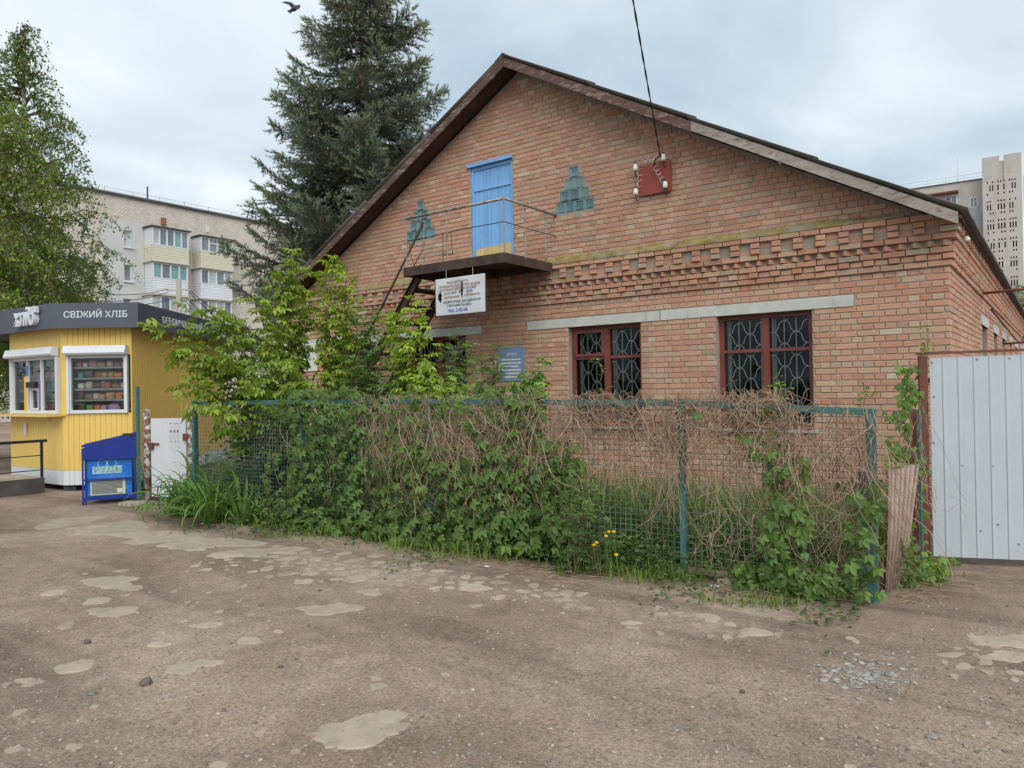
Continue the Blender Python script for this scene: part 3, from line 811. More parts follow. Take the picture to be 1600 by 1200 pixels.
# ---- glass blocks
MAT['gbjoint'] = mat('green_stained_joint', (.20, .27, .25), .9, .2, 9, 60, .2)
gbm = MB(); b2 = GB-.020
gbm.box((-b2/2, 0, -b2/2), (b2/2, .09, b2/2))
gbm = MB(); h = b2/2
gbm.add([(-h, .012, -h), (h, .012, -h), (h, .012, h), (-h, .012, h), (-h*.86, 0, -h*.86), (h*.86, 0, -h*.86), (h*.86, 0, h*.86), (-h*.86, 0, h*.86), (-h*.74, .008, -h*.74), (h*.74, .008, -h*.74), (h*.74, .008, h*.74), (-h*.74, .008, h*.74), (-h, .09, -h), (h, .09, -h), (h, .09, h), (-h, .09, h)],
        [(8, 9, 10, 11)]+[(i, (i+1) % 4, 4+(i+1) % 4, 4+i) for i in range(4)]+[(4+i, 4+(i+1) % 4, 8+(i+1) % 4, 8+i) for i in range(4)]+[(12+i, 12+(i+1) % 4, (i+1) % 4, i) for i in range(4)])
for k in range(7):                                 # fine vertical flutes
    x = (k-3)*h*.2; gbm.box((x-.004, .005, -h*.72), (x+.004, .0079, h*.72))
gme = gbm.mesh('glass_block', MAT['glassblock'])
for rows in (GBL, GBR):
    gjo = MB()
    for n, (x0, z0, x1, z1) in enumerate(rows):
        link('glass_block', gme, wall, mw=Matrix.Translation(((x0+x1)/2, rb.uniform(-.004, .012), (z0+z1)/2)))
    for r in range(4):
        q = [g for g in rows if abs(g[1]-(4.375+r*GB*1.02)) < .01]
        gjo.box((min(g[0] for g in q)-.006, .016, q[0][1]-.004+.0005*r), (max(g[2] for g in q)+.006, .28, q[0][3]+.004))
    gjo.build('glass_block_bed', MAT['gbjoint'], wall)
# ---- attic door of upright boards, blue above and yellow below
dr = MB(); x0, x1, z0, z1 = DOOR
dr.box((x0, .03, z0), (x0+.05, .12, z1-.06)); dr.box((x1-.05, .03, z0), (x1, .12, z1-.06)); dr.box((x0, .0301, z1-.06), (x1, .1199, z1))
door = dr.build('door', MAT['bluedoor'], house)
wds = [.10, .09, .085, .085, .16, .15, .14]; x = x0+.05; tot = sum(wds); sc = (x1-x0-.10)/tot
zy = 4.03
for k, wd in enumerate(wds):
    wd *= sc; yy = .055+rb.uniform(-.003, .003); zs_ = zy+.05*(k/6)+rb.uniform(-.01, .01)
    mb = MB(); mb.box((x+.0025, yy, zs_), (x+wd-.0025, yy+.03, z1-.062)); mb.build('plank', MAT['bluedoor'], door)
    mb = MB(); mb.box((x+.0025, yy+.0005, z0+.01), (x+wd-.0025, yy+.0295, zs_)); o = mb.build('plank', MAT['yellowdoor'], door); o['label'] = 'yellow painted foot of a door board'
    x += wd
mb = MB(); mb.box((x0+.055, .034, z1-.42), (x1-.055, .053, z1-.36)); mb.build('ledge_batten', MAT['bluedoor'], door)
mb = MB(); mb.box((x0-.06, -.035, z1), (x1+.02, .10, z1+.055)); mb.build('door_head', MAT['bluedoor'], door)
# ---- roof
OV = .37
def slope_pt(x, y, up=0.0): return (x, y, rz(x)+up)
def sheetrow(xa, xb, dz, dz2):                     # corrugated sheets, waves running down the slope
    mb = MB(); st = .0375; n = int((DEEP+OV+.3)/st)
    vs = []
    for k in range(n+1):
        y = -OV-.05+k*st; wv = .030*math.sin(2*math.pi*y/.15)
        vs += [(xa, y, rz(xa)+.03+wv+dz), (xb, y, rz(xb)+.03+wv+dz2), (xa, y, rz(xa)+.022+wv+dz), (xb, y, rz(xb)+.022+wv+dz2)]
    fs = []
    for k in range(n):
        a = 4*k
        fs += [(a, a+1, a+5, a+4), (a+2, a+6, a+7, a+3), (a+1, a+3, a+7, a+5), (a, a+4, a+6, a+2)]
    fs += [(0, 2, 3, 1), (4*n, 4*n+1, 4*n+3, 4*n+2)]
    mb.add(vs, fs); return mb
roof = None
for s in (1, -1):
    e = 6.26 if s > 0 else 6.60
    for k in range(4):
        a, b = XC+s*(e*k/4+.0), XC+s*(e*(k+1)/4+.14)
        o = sheetrow(a, b, .0, .028).build('roof' if roof is None else 'roof_sheets', MAT['slate'], house if roof is None else roof, smooth=True)
        if roof is None: roof = o
mb = MB(); mb.prism([(XC-.16, -OV-.06, RZ-.04), (XC, -OV-.06, RZ+.055), (XC+.16, -OV-.06, RZ-.04), (XC+.16, -OV-.06, RZ-.03), (XC, -OV-.06, RZ+.075), (XC-.16, -OV-.06, RZ-.03)], (0, DEEP+OV, 0)); mb.build('ridge_cap', MAT['slate'], roof)
# barge boards and soffit
def board(xa, xb, y, top, hgt, mt, nm='barge_board', th=.03, dy=0):
    mb = MB()
    mb.prism([(xa, y, rz(xa)+top), (xb, y, rz(xb)+top), (xb, y, rz(xb)+top-hgt), (xa, y, rz(xa)+top-hgt)], (0, th, 0))
    return mb.build(nm, mt, roof)
board(XC+.003, -4.02, -OV-.03, .0, .145, MAT['barge'])
board(-4.02, XR+.13, -OV-.022, .004, .135, MAT['barge_grey'])
board(XC-.003, -10.2, -OV-.03, .0, .140, MAT['barge'])
board(-10.2, XL-.42, -OV-.026, .0, .138, MAT['barge'])
mb = MB()
for s, e in ((1, XR+.16-XC), (-1, XC-XL+.40)):
    for k in range(3):
        ya = -OV+.001+k*(OV/3); yb = ya+OV/3-.006
        xa, xb = XC+s*.02, XC+s*e
        mb.add([(xa, ya, rz(xa)-.05-.004*k), (xb, ya, rz(xb)-.05-.004*k), (xb, yb, rz(xb)-.05-.004*k), (xa, yb, rz(xa)-.05-.004*k), (xa, ya, rz(xa)-.02), (xb, ya, rz(xb)-.02), (xb, yb, rz(xb)-.02), (xa, yb, rz(xa)-.02)],
               [(0, 3, 2, 1), (4, 5, 6, 7), (0, 1, 5, 4), (1, 2, 6, 5), (2, 3, 7, 6), (3, 0, 4, 7)])
mb.build('soffit', MAT['soffit'], roof)
mb = MB()                                          # eave boards along the long sides
mb.box((XR+.004, .01, rz(XR+.17)-.02), (XR+.15, DEEP, rz(XR+.17)+.008)); mb.build('eave_board', MAT['soffit'], roof)
mb = MB(); mb.box((XL-.40, -.3, rz(XL-.40)-.03), (XL-.004, DEEP, rz(XL-.40)+.0)); mb.build('eave_board', MAT['soffit'], roof)
# ---- rainwater pipe at the left corner
dp = thing('downpipe', 'grey zinc downpipe with elbow at the shrub-covered corner of the brick building', 'downpipe', (XL-.10, -.09, 0))
mb = MB(); mb.tube([(XL-.10, -.09, .2), (XL-.10, -.09, 2.95)], .055, 12); pp = mb.build('pipe', MAT['pipegrey'], dp, smooth=True)
mb = MB(); mb.tube([(XL-.10, -.09, 2.93), (XL-.13, -.10, 3.05), (XL-.38, -.18, 3.22), (XL-.44, -.19, 3.34)], .057, 12); mb.build('elbow', MAT['pipegrey'], dp, smooth=True)
mb = MB(); mb.lathe((XL-.44, -.19, 3.30), [(.06, 0), (.06, .05), (.13, .18), (.13, .22)], 12); mb.build('hopper', MAT['pipegrey'], dp, smooth=True)
for z in (1.2, 2.5):
    mb = MB(); mb.lathe((XL-.10, -.09, z), [(.062, 0), (.062, .03)], 12); mb.box((XL-.11, -.04, z), (XL-.09, .02, z+.03)); mb.build('clip', MAT['rust'], dp)

# ================================================================== STEEL LANDING AND STAIR
st = thing('steel_landing', 'dark rusty steel landing with pipe railing and stair under the blue door', 'landing', (-7.5, -.7, 0))
PX0, PX1, PY, PZ = -8.56, -6.50, -1.40, 3.585
mb = MB(); mb.box((PX0+.012, PY+.012, PZ-.022), (PX1-.012, -.13, PZ-.004)); mb.build('platform', MAT['rust'], st)
for a, b in (((PX0, PY, PZ-.145), (PX1, PY+.012, PZ)), ((PX0, PY+.0125, PZ-.145), (PX0+.011, -.13, PZ)), ((PX1-.011, PY+.0125, PZ-.145), (PX1, -.13, PZ)), ((-7.62, PY+.013, PZ-.145), (-7.58, -.13, PZ-.023)), ((PX0+.012, -.30, PZ-.14), (PX1-.012, -.24, PZ-.024))):
    mb = MB(); mb.box(a, b)
    mb.build('edge_channel', MAT['rust'], st)
RZT = 4.375
mb = MB(); mb.tube([(PX0+.06, PY+.02, RZT), (PX1, PY+.02, RZT)], .022, 10); mb.build('handrail', MAT['steel'], st, smooth=True)
mb = MB(); mb.tube([(PX1, PY+.02, RZT+.001), (PX1, 0.03, RZT-.01)], .020, 10); mb.build('handrail', MAT['steel'], st, smooth=True)
mb = MB(); mb.tube([(PX0+.06, PY+.02, RZT), (PX0+.09, -1.0, RZT)], .018, 8); mb.build('handrail', MAT['steel'], st, smooth=True)
mb = MB(); mb.tube([(PX0+.09, -1.0, RZT), (-9.5, -1.0, 3.05), (-11.0, -1.0, 1.25)], .020, 8); mb.build('handrail', MAT['rust'], st, smooth=True)
for x, y, z1 in ((PX0+.06, PY+.02, RZT), (PX0+.09, -1.0, RZT), (-7.62, PY+.02, RZT), (PX1-.005, PY+.02, RZT), (PX1-.005, -.85, RZT), (PX1-.005, -.30, RZT)):
    mb = MB(); mb.tube([(x, y, PZ-.02), (x, y, z1)], .011, 8); mb.build('post', MAT['steel'], st)
mb = MB(); mb.tube([(PX0+.06, PY+.02, PZ+.43), (-8.0, PY+.02, PZ+.425), (-7.4, PY+.02, PZ+.455), (PX1-.005, PY+.02, PZ+.45), (PX1-.005, -.85, PZ+.44), (PX1-.005, 0.0, PZ+.45)], .007, 6); mb.build('middle_rail', MAT['rust'], st)
mb = MB(); mb.tube([(PX0+.06, PY+.02, PZ+.40), (PX0+.09, -1.0, PZ+.38), (-8.75, -1.0, PZ+.05)], .008, 6); mb.tube([(PX0+.07, -1.32, PZ+.40), (PX0+.075, -1.30, PZ+.2), (PX0+.08, -1.2, PZ)], .004, 5); mb.build('brace', MAT['rust'], st)
mb = MB(); mb.tube([(-7.72, PY+.03, PZ), (-7.72, PY+.03, PZ+.46), (-7.55, PY+.03, PZ+.43), (-7.52, PY+.03, PZ+.1)], .006, 5); mb.tube([(-7.70, PY+.03, PZ+.10), (-7.50, PY+.03, PZ+.09)], .006, 5); mb.build('bent_rod', MAT['rust'], st)
def szr(x): return 3.42+1.218*(x+8.62)
for y in (-1.02, -.28):
    mb = MB(); xa, xb = -8.50, -11.42
    mb.prism([(xa, y-.006, szr(xa)+.11), (xa, y-.006, szr(xa)-.12), (xb, y-.006, szr(xb)-.11), (xb, y-.006, szr(xb)+.11)], (0, .012, 0))
    mb.box((xb, y-.05, szr(xb)-.11), (xb+.2, y-.0065, szr(xb)-.10)) 
    o = mb.build('stringer', MAT['rust'], st)
    mb = MB(); mb.prism([(xa, y-.05, szr(xa)+.11), (xa, y-.05, szr(xa)+.10), (xb, y-.05, szr(xb)+.10), (xb, y-.05, szr(xb)+.11)], (0, .043, 0)); mb.build('flange', MAT['rust'], o)
    mb = MB(); mb.prism([(xa, y-.05, szr(xa)-.11), (xa, y-.05, szr(xa)-.12), (xb, y-.05, szr(xb)-.12), (xb, y-.05, szr(xb)-.11)], (0, .043, 0)); mb.build('flange', MAT['rust'], o)
for k in range(12):
    z = 3.30-k*.26; x = -8.62+(z-3.42)/1.218
    mb = MB(); mb.box((x-.10, -1.012, z-.02), (x+.10, -.288, z)); mb.box((x-.10, -1.012, z-.05), (x-.095, -.288, z-.0205)); mb.build('step', MAT['rust'], st)

# ================================================================== SIGNS ON AND BY THE FACADE
def lettering(txt, size, mt, M, parent, name='lettering', align='CENTER', sx=1.0, bold=0.0, ext=0.0006):
    cu = bpy.data.curves.new('t', 'FONT'); cu.body = txt; cu.size = size; cu.align_x = align; cu.extrude = ext; cu.offset = bold; cu.resolution_u = 3
    to = bpy.data.objects.new('t', cu); COL.objects.link(to)
    me = bpy.data.meshes.new_from_object(to); bpy.data.objects.remove(to); bpy.data.curves.remove(cu)
    me.transform(Matrix.Diagonal((sx, 1, 1, 1))); me.materials.clear(); me.materials.append(mt); me.name = name
    return link(name, me, parent, mw=M)
def wallM(x, y, z):                                # text plane facing -y
    return Matrix.Translation((x, y, z)) @ Matrix.Rotation(R(90), 4, 'X')
sx0, sx1, sz0, sz1, sy = -7.86, -6.865, 2.745, 3.315, -1.40
sg = thing('notice_board', 'white notice with faded lettering and two torn slits, hung under the steel landing', 'sign', ((sx0+sx1)/2, sy, sz0))
# sheet with two ragged slits: columns between slit outlines
SLA = [(-7.66, 2.86, 3.02), ]
def sheet():
    nxx, nzz = 100, 58; mb = MB(); dx_ = (sx1-sx0)/nxx; dz_ = (sz1-sz0)/nzz
    def hole(u, v):                                # u right, v down, 0..1
        a = abs(v-.50)/.16
        if a < 1 and abs(u-(.105+.02*math.sin(v*9))) < .040*(1-a*a)+.004*math.sin(v*60): return True
        b = abs(v-.34)/.27
        if b < 1 and abs(u-(.545-.03*(v-.3))) < .027*(1-b*b)+.003*math.sin(v*70): return True
        return False
    keep = [(i, j) for i in range(nxx) for j in range(nzz) if not hole((i+.5)/nxx, 1-(j+.5)/nzz)]
    idx = {}; vs = []; fs = []
    for i, j in keep:
        q = []
        for a, b in ((0, 0), (1, 0), (1, 1), (0, 1)):
            k = (i+a, j+b)
            if k not in idx: idx[k] = len(vs); vs.append((sx0+k[0]*dx_, sy+.006*math.sin(k[0]*.13)*math.sin(k[1]*.1), sz0+k[1]*dz_))
            q.append(idx[k])
        fs.append(tuple(q))
    mb.add(vs, fs); o = mb.build('sheet', MAT['signwhite'], sg, smooth=True)
    so_ = o.modifiers.new('t', 'SOLIDIFY'); so_.thickness = .002; so_.offset = 1
sheet()
mb = MB(); mb.box((sx0-.006, sy-.004, sz0-.016), (sx1+.006, sy+.014, sz0-.001)); mb.box((sx0-.01, sy-.003, sz0), (sx0-.001, sy+.013, sz1)); mb.box((sx1+.001, sy-.003, sz0), (sx1+.01, sy+.013, sz1)); mb.build('frame', MAT['rust'], sg)
def sline(txt, v, u, size, mt, sx=1.0, bold=.0007):
    lettering(txt, size, mt, wallM(sx0+(sx1-sx0)*u, sy-.009, sz1-(sz1-sz0)*v-size*.35), sg, sx=sx, bold=bold)
for txt, v, u, s, mk, sx_ in (('НАША АВТОШКОЛА', .12, .46, .044, 'ink_red', 1.0), ('ПРОВОДИТЬ ПІДГОТОВКУ ВОДІЇВ', .22, .49, .047, 'ink_red', 1.02), ('АВТОТРАНСПОРТНИХ ЗАСОБІВ', .31, .46, .047, 'ink_red', 1.0), ('КАТЕГОРІЇ', .41, .31, .047, 'ink_red', 1.0), ('В', .40, .50, .060, 'ink_blue', 1.0), ('-Д-Е-', .40, .70, .060, 'ink_blue', 1.0),
        ('ОБЛАДНАННЯ', .52, .34, .043, 'ink_red', 1.0), ('ГУРТОЖИТОК', .51, .75, .043, 'ink_red', 1.0), ('ЗАПРОШУЄМО НА НАВЧАННЯ', .65, .54, .050, 'ink_dark', 1.0), ('І ЧЕКАЄМО НА ВАС', .75, .48, .050, 'ink_dark', 1.0), ('тел. 2-02-46', .88, .46, .075, 'ink_blue', 1.0)):
    sline(txt, v, u, s, MAT[mk], sx_)
for x in (sx0+.22, sx1-.24):
    mb = MB(); mb.tube([(x, sy+.008, sz1-.01), (x, sy+.007, PZ-.14)], .004, 5); mb.build('hanger', MAT['wire'], sg)
bx0, bx1, bz0, bz1 = -7.72, -7.17, 1.72, 2.285
sb = thing('information_panel', 'faded blue information panel with white lines on the brick wall', 'sign', ((bx0+bx1)/2, -.02, bz0))
mb = MB(); mb.box((bx0, -.016, bz0), (bx1, -.006, bz1)); mb.build('panel', MAT['signblue'], sb)
lettering('УВАГА!', .06, MAT['paper'], wallM((bx0+bx1)/2+.02, -.018, bz1-.14), sb, bold=.002)
for k in range(6):
    wq = (.40, .44, .30, .42, .36, .25)[k]; mb = MB(); mb.box(((bx0+bx1)/2-wq/2, -.0182, bz1-.22-k*.058), ((bx0+bx1)/2+wq/2, -.0165, bz1-.195-k*.058)); mb.build('printed_line', MAT['paper'], sb)
wp = MB(); wp.box((-13.05, -.014, 2.03), (-12.52, -.004, 2.62)); tag(recentre(wp.build('poster', MAT['paper']), (-12.8, -.01, 2.03)), 'blank white poster on brick behind the maple saplings', 'poster')
# ================================================================== ELECTRICITY INTAKE
eb = thing('insulator_board', 'rust red square board with four white insulators and coiled wires on the gable', 'insulator board', (-4.73, 0, 4.40))
ex0, ex1, ez0, ez1 = -4.99, -4.48, 4.41, 4.85
mb = MB(); mb.box((ex0, -.055, ez0), (ex1, -.03, ez1)); mb.build('board', MAT['boxred'], eb)
mb = MB(); mb.box((ex1-.09, -.0301, ez0+.01), (ex1-.04, .012, ez1-.01)); mb.box((ex0+.04, -.0301, ez0+.01), (ex0+.09, .012, ez1-.01)); mb.build('bracket', MAT['rust'], eb)
INS = [(ex0-.02, ez1-.03), (ex1-.08, ez1+.03), (ex0-.02, ez0+.05), (ex1-.06, ez0+.07)]
for x, z in INS:
    mb = MB(); mb.lathe((x, -.115, z), [(.026, -.04), (.036, -.02), (.036, .025), (.026, .035), (.030, .05), (.018, .06)], 12); ins = mb.build('insulator', MAT['porcelain'], eb, smooth=True)
    mb = MB(); mb.tube([(x, -.115, z-.03), (x, -.115, z-.09), (x, -.09, z-.115), (x, -.03, z-.10)], .009, 6); mb.lathe((x, -.115, z+.05), [(.016, 0), (.02, .02), (.008, .04)], 8); mb.build('hook', MAT['rust'], ins)
def coil(a, b, n, r):
    a, b = Vector(a), Vector(b); pts = []
    for k in range(n*12+1):
        t = k/(n*12); an = 2*math.pi*t*n
        pts.append(a.lerp(b, t)+Vector((math.cos(an)*r, -.02+math.sin(an)*r*.5, math.sin(an)*r)))
    return pts
mb = MB(); mb.tube(coil((ex0+.05, -.08, ez1-.06), (ex0+.03, -.08, ez0+.14), 3, .035), .0032, 5); mb.tube(coil((ex1-.22, -.08, ez1-.06), (ex1-.10, -.08, ez0+.14), 4, .032), .0032, 5)
mb.tube(coil((ex0+.12, -.08, ez1+.03), (ex0+.26, -.09, ez1+.05), 2, .03), .003, 5)
for k in range(7):
    x = ex0+.10+k*.035; mb.tube([(x, -.05, ez1), (x+rb.uniform(-.03, .03), -.08, ez1+.05), (x+rb.uniform(-.06, .06), -.07, ez1+rb.uniform(.08, .13))], .003, 4)
mb.build('wire_coils', MAT['wire'], eb)
mb = MB(); mb.tube([(ex0+.25, -.06, ez1-.04), (ex0+.30, -.10, ez1+.05), (ex0+.38, -.10, ez1+.07), (ex1-.12, -.13, ez1+.06)], .009, 6); mb.build('cable_tail', MAT['black'], eb)
A = Vector((ex1-.12, -.13, ez1+.06)); B = CAM+ray(991, 0)*7.6
pts = [A+(B-A)*t*3.2+Vector((0, 0, -.42*(t*(1-t)))) for t in [k/60 for k in range(61)]]
# keep the straight bearing in view, with the slack of a hung cable
cab = thing('overhead_cable', 'black twisted service cable running up from the insulator board', 'cable', A)
for s in (0, math.pi):
    tw = []
    for k in range(601):
        t = k/600; i = t*60; j = min(59, int(i)); p = pts[j].lerp(pts[j+1], i-j)
        tw.append(p+Vector((math.cos(t*95+s)*.0055, 0, math.sin(t*95+s)*.0055)))
    mb = MB(); mb.tube(tw, .0068, 5); mb.build('strand', MAT['black'], cab, smooth=True)
ib = thing('insulator_bracket', 'small forked bracket with two white insulators under the right verge', 'bracket', (-2.87, 0, 4.35))
mb = MB(); mb.tube([(-2.87, .03, 4.33), (-2.87, -.10, 4.34), (-2.83, -.14, 4.42), (-2.76, -.15, 4.50)], .009, 6); mb.tube([(-2.86, -.10, 4.34), (-2.88, -.13, 4.40), (-2.90, -.15, 4.46)], .009, 6); mb.tube([(-2.76, -.15, 4.52), (-2.68, -.13, 4.44), (-2.64, -.05, 4.36)], .005, 5); mb.build('fork', MAT['barge_grey'], ib)
for x, z in ((-2.90, 4.46), (-2.76, 4.50)):
    mb = MB(); mb.lathe((x, -.15, z), [(.012, 0), (.024, .015), (.024, .045), (.012, .06)], 10); mb.build('insulator', MAT['porcelain'], ib, smooth=True)
wl = thing('wall_lamp', 'small white lamp on the side wall under the eaves', 'lamp', (XR, .9, 3.2))
mb = MB(); mb.lathe((XR+.14, .42, 3.27), [(.032, 0), (.036, .02), (.03, .045), (.012, .06)], 12); mb.build('shade', MAT['porcelain'], wl, smooth=True)
mb = MB(); mb.tube([(XR+.05, .42, 3.36), (XR+.14, .42, 3.36), (XR+.14, .42, 3.325)], .007, 6); mb.build('arm', MAT['rust'], wl)
# gas pipe along the side wall
gp_ = thing('gas_pipe', 'thin rusty pipe run along the side wall and out over the gate', 'pipe', (XR+.2, 3.5, 2.8))
mb = MB(); mb.tube([(XR-.01, 4.0, 2.98), (XR+.6, 4.02, 3.00), (XR+2.6, 4.1, 3.02)], .022, 8); mb.build('pipe', MAT['rustred'], gp_, smooth=True)
mb = MB(); mb.tube([(XR+.08, 5.0, 2.80), (XR+.09, 8.0, 2.72), (XR+.10, 14.0, 2.60)], .016, 6); mb.build('pipe', MAT['rust'], gp_, smooth=True)
mb = MB(); mb.tube([(XR+.10, 7.4, 2.30), (XR+.8, 7.5, 2.32), (XR+3.2, 7.8, 2.4)], .020, 8); mb.build('pipe', MAT['rustred'], gp_, smooth=True)
# ================================================================== KIOSK
def cs(px, depth): p = at(px, 620, depth); return Vector((p.x, p.y, 0))
KW = [cs(16, 13.45), cs(98, 12.40), cs(206, 12.45), cs(352, 17.0)]
back = (KW[3]-KW[2]); lft = (KW[0]-KW[1]).normalized()
KB = [KW[3]+(KW[1]-KW[2]).normalized()*3.2, KW[0]+back.normalized()*2.6]
POLY = KW+KB
kio = thing('bread_kiosk', 'yellow ribbed kiosk with dark grey lettered fascia selling bread', 'kiosk', (KW[1]+KW[3])/2)
ZK0, ZK1, ZF0, ZF1 = .345, 2.80, 2.715, 3.13
def facebasis(a, b):
    d = (b-a); L = d.length; d.normalize(); n = Vector((d.y, -d.x, 0))
    return d, n, L
def siding(a, b, z0, z1, holes, nm, mt, parent, pitch=.088, g=.009, dep=.010):
    d, n, L = facebasis(a, b); mb = MB(); k = max(1, round(L/pitch)); p = L/k
    for i in range(k):
        s0, s1 = i*p, (i+1)*p
        rng = [(z0, z1)]
        for h0, h1, q0, q1 in holes:
            if s1 > h0+.01 and s0 < h1-.01: rng = cut(rng, q0, q1)
        for c, e in rng:
            prof = [(s0, -dep), (s0+g*.35, -dep), (s0+g, 0), (s0+p*.5, .0015), (s1-g*.3, 0), (s1, -dep)]
            vs = []
            for s, o in prof:
                q = a+d*s+n*o; vs += [(q.x, q.y, c), (q.x, q.y, e)]
            mb.add(vs, [(2*j, 2*j+2, 2*j+3, 2*j+1) for j in range(len(prof)-1)])
    return mb.build(nm, mt, parent)
d0, n0, L0 = facebasis(KW[0], KW[1]); d1, n1_, L1 = facebasis(KW[1], KW[2]); d2, n2_, L2 = facebasis(KW[2], KW[3])
H0 = [(.13, L0-.10, 1.30, 2.28)]; H1 = [(.10, L1-.06, 1.30, 2.28)]
wl0 = siding(KW[0], KW[1], ZK0, ZK1, H0, 'wall_panel', MAT['kyellow'], kio)
wl1 = siding(KW[1], KW[2], ZK0, ZK1, H1, 'wall_panel', MAT['kyellow'], kio)
wl2 = siding(KW[2], KW[3], ZK0, ZK1, [], 'wall_panel', MAT['kyellow'], kio)
for a, b in ((KW[3], KB[0]), (KB[0], KB[1]), (KB[1], KW[0])): siding(a, b, .08, ZK1, [], 'wall_panel', MAT['kyellow'], kio, .18)
for a, b in ((KW[0], KW[1]), (KW[1], KW[2]), (KW[2], KW[3])): siding(a, b, .10, ZK0-.003, [], 'plinth', MAT['white'], kio)
for p, na, nb in ((KW[1], n0, n1_), (KW[2], n1_, n2_)):
    mb = MB(); nn = (na+nb).normalized(); mb.tube([p-nn*.006+Vector((0, 0, .36)), p-nn*.006+Vector((0, 0, ZK1))], .014, 8); mb.build('corner_trim', MAT['kyellow'], kio)
# metal door seam in the long side
q = KW[2]+d2*2.05
mb = MB(); mb.obox(q+n2_*.004+Vector((0, 0, 1.25)), d2*.012, n2_*.008, Vector((0, 0, 1.12))); mb.obox(q+d2*.55+n2_*.004+Vector((0, 0, 2.37)), d2*.55, n2_*.008, Vector((0, 0, .012))); mb.build('door_seam', MAT['kyellow'], kio)
mb = MB(); mb.obox(q+d2*.30+n2_*.012+Vector((0, 0, 1.30)), d2*.05, n2_*.012, Vector((0, 0, .09))); mb.build('door_plate', MAT['kyellow'], kio)
# roof and fascia with overhang
def offs(pts, o, closed=True):
    out = []; n = len(pts)
    for i in range(n):
        a, b, c = pts[i-1], pts[i], pts[(i+1) % n]
        _, na, _ = facebasis(a, b); _, nb, _ = facebasis(b, c)
        nn = (na+nb); nn = nn/(nn.dot(na)) if nn.dot(na) > .2 else nb
        out.append(b+nn*o)
    return out
FP = offs([KW[0]+lft*1.3, KW[1], KW[2], KW[3], KB[0], KB[1]+lft*1.3], .22)
FPi = offs([KW[0]+lft*1.3, KW[1], KW[2], KW[3], KB[0], KB[1]+lft*1.3], .19)
mb = MB(); n = len(FP)
mb.add([(p.x, p.y, ZF0+.03) for p in FPi], [tuple(range(n))]); mb.add([(p.x, p.y, ZF1-.05) for p in FPi], [tuple(range(n))]); roofk = mb.build('roof', MAT['fascia'], kio)
for i in range(n):
    a, b = FP[i], FP[(i+1) % n]; c, d_ = FPi[(i+1) % n], FPi[i]
    mb = MB(); mb.add([(p.x, p.y, z) for z in (ZF0, ZF1) for p in (a, b, c, d_)], [(0, 3, 2, 1), (4, 5, 6, 7), (0, 1, 5, 4), (1, 2, 6, 5), (2, 3, 7, 6), (3, 0, 4, 7)])
    mb.build('fascia', MAT['fascia'], roofk)
def faceM(a, d, n, s, z, o):                       # text frame: x along d, y up, looks along n
    q = a+d*s+n*o; M = Matrix((d, Vector((0, 0, 1)), n)).transposed().to_4x4(); M.translation = (q.x, q.y, z); return M
dA, nA, LA = facebasis(FP[1], FP[2])
def serif(M, txt, size, o):                        # slab feet under the plain letters for a roman look
    return
lettering('СВІЖИЙ ХЛІБ', .145, MAT['pvc'], faceM(FP[1], dA, nA, LA*.52, (ZF0+ZF1)/2-.035, .003), roofk, bold=.0012, ext=.004, sx=1.02)
dB, nB, LB = facebasis(FP[2], FP[3])
lettering('БЕРДИЧІВСЬКИЙ ХЛІБЗАВОД', .165, MAT['pvc'], faceM(FP[2], dB, nB, LB*.515, (ZF0+ZF1)/2-.055, .003), roofk, bold=.0012, ext=.004, sx=1.32)
dC, nC, LC = facebasis(FP[0], FP[1])
lettering('хліб', .40, MAT['pvc'], faceM(FP[0], dC, nC, LC-.33, (ZF0+ZF1)/2-.12, .05), roofk, align='RIGHT', bold=.006, ext=.045, sx=.95).name = 'channel_letters'
mb = MB(); mb.obox(FP[1]-dC*.42+nC*.06+Vector((0, 0, ZF1-.10)), dC*.13, nC*.03, Vector((0, 0, .035))); mb.build('letter_tail', MAT['pvc'], roofk)
# ---- big display window
def kwin(a, d, n, s0, s1, z0, z1, mulls, parent, tintm):
    fw = .055; mb = MB(); O = lambda s, z, o: a+d*s+n*o+Vector((0, 0, z))
    for u0, u1, v0, v1 in ((s0, s0+fw, z0, z1), (s1-fw, s1, z0, z1), (s0+fw, s1-fw, z0, z0+fw), (s0+fw, s1-fw, z1-fw, z1)):
        mb.obox(O((u0+u1)/2, (v0+v1)/2, .0), d*(u1-u0)/2, n*.035, Vector((0, 0, (v1-v0)/2)))
    for u in mulls: mb.obox(O(u, (z0+z1)/2, .0), d*.022, n*.033, Vector((0, 0, (z1-z0)/2-fw)))
    w_ = mb.build('window', MAT['pvc'], parent)
    ed = [s0+fw]+list(mulls)+[s1-fw]
    for u0, u1 in zip(ed, ed[1:]):
        p = [O(u0, z0+fw, -.005), O(u1, z0+fw, -.005), O(u1, z1-fw, -.005), O(u0, z1-fw, -.005)]
        mb = MB(); mb.add(p, [(0, 1, 2, 3)]); mb.build('pane', MAT['glass_clear'], w_)
    mb = MB(); mb.prism([O(s0-.02, z1, .02), O(s0-.02, z1+.15, .02), O(s0-.02, z1+.15, .12), O(s0-.02, z1+.03, .16), O(s0-.02, z1, .14)], d*(s1-s0+.04)); mb.build('shutter_box', MAT['pvc'], w_)
    for u in (s0+.012, s1-.012):
        mb = MB(); mb.obox(O(u, (z0+z1)/2, .048), d*.022, n*.012, Vector((0, 0, (z1-z0)/2))); mb.build('shutter_rail', MAT['pvc'], w_)
    return w_
kwA = kwin(KW[1], d1, n1_, *H1[0], [], wl1, None)
kwB = kwin(KW[0], d0, n0, *H0[0], [.13+(L0-.23)*.36, .13+(L0-.23)*.66], wl0, None)
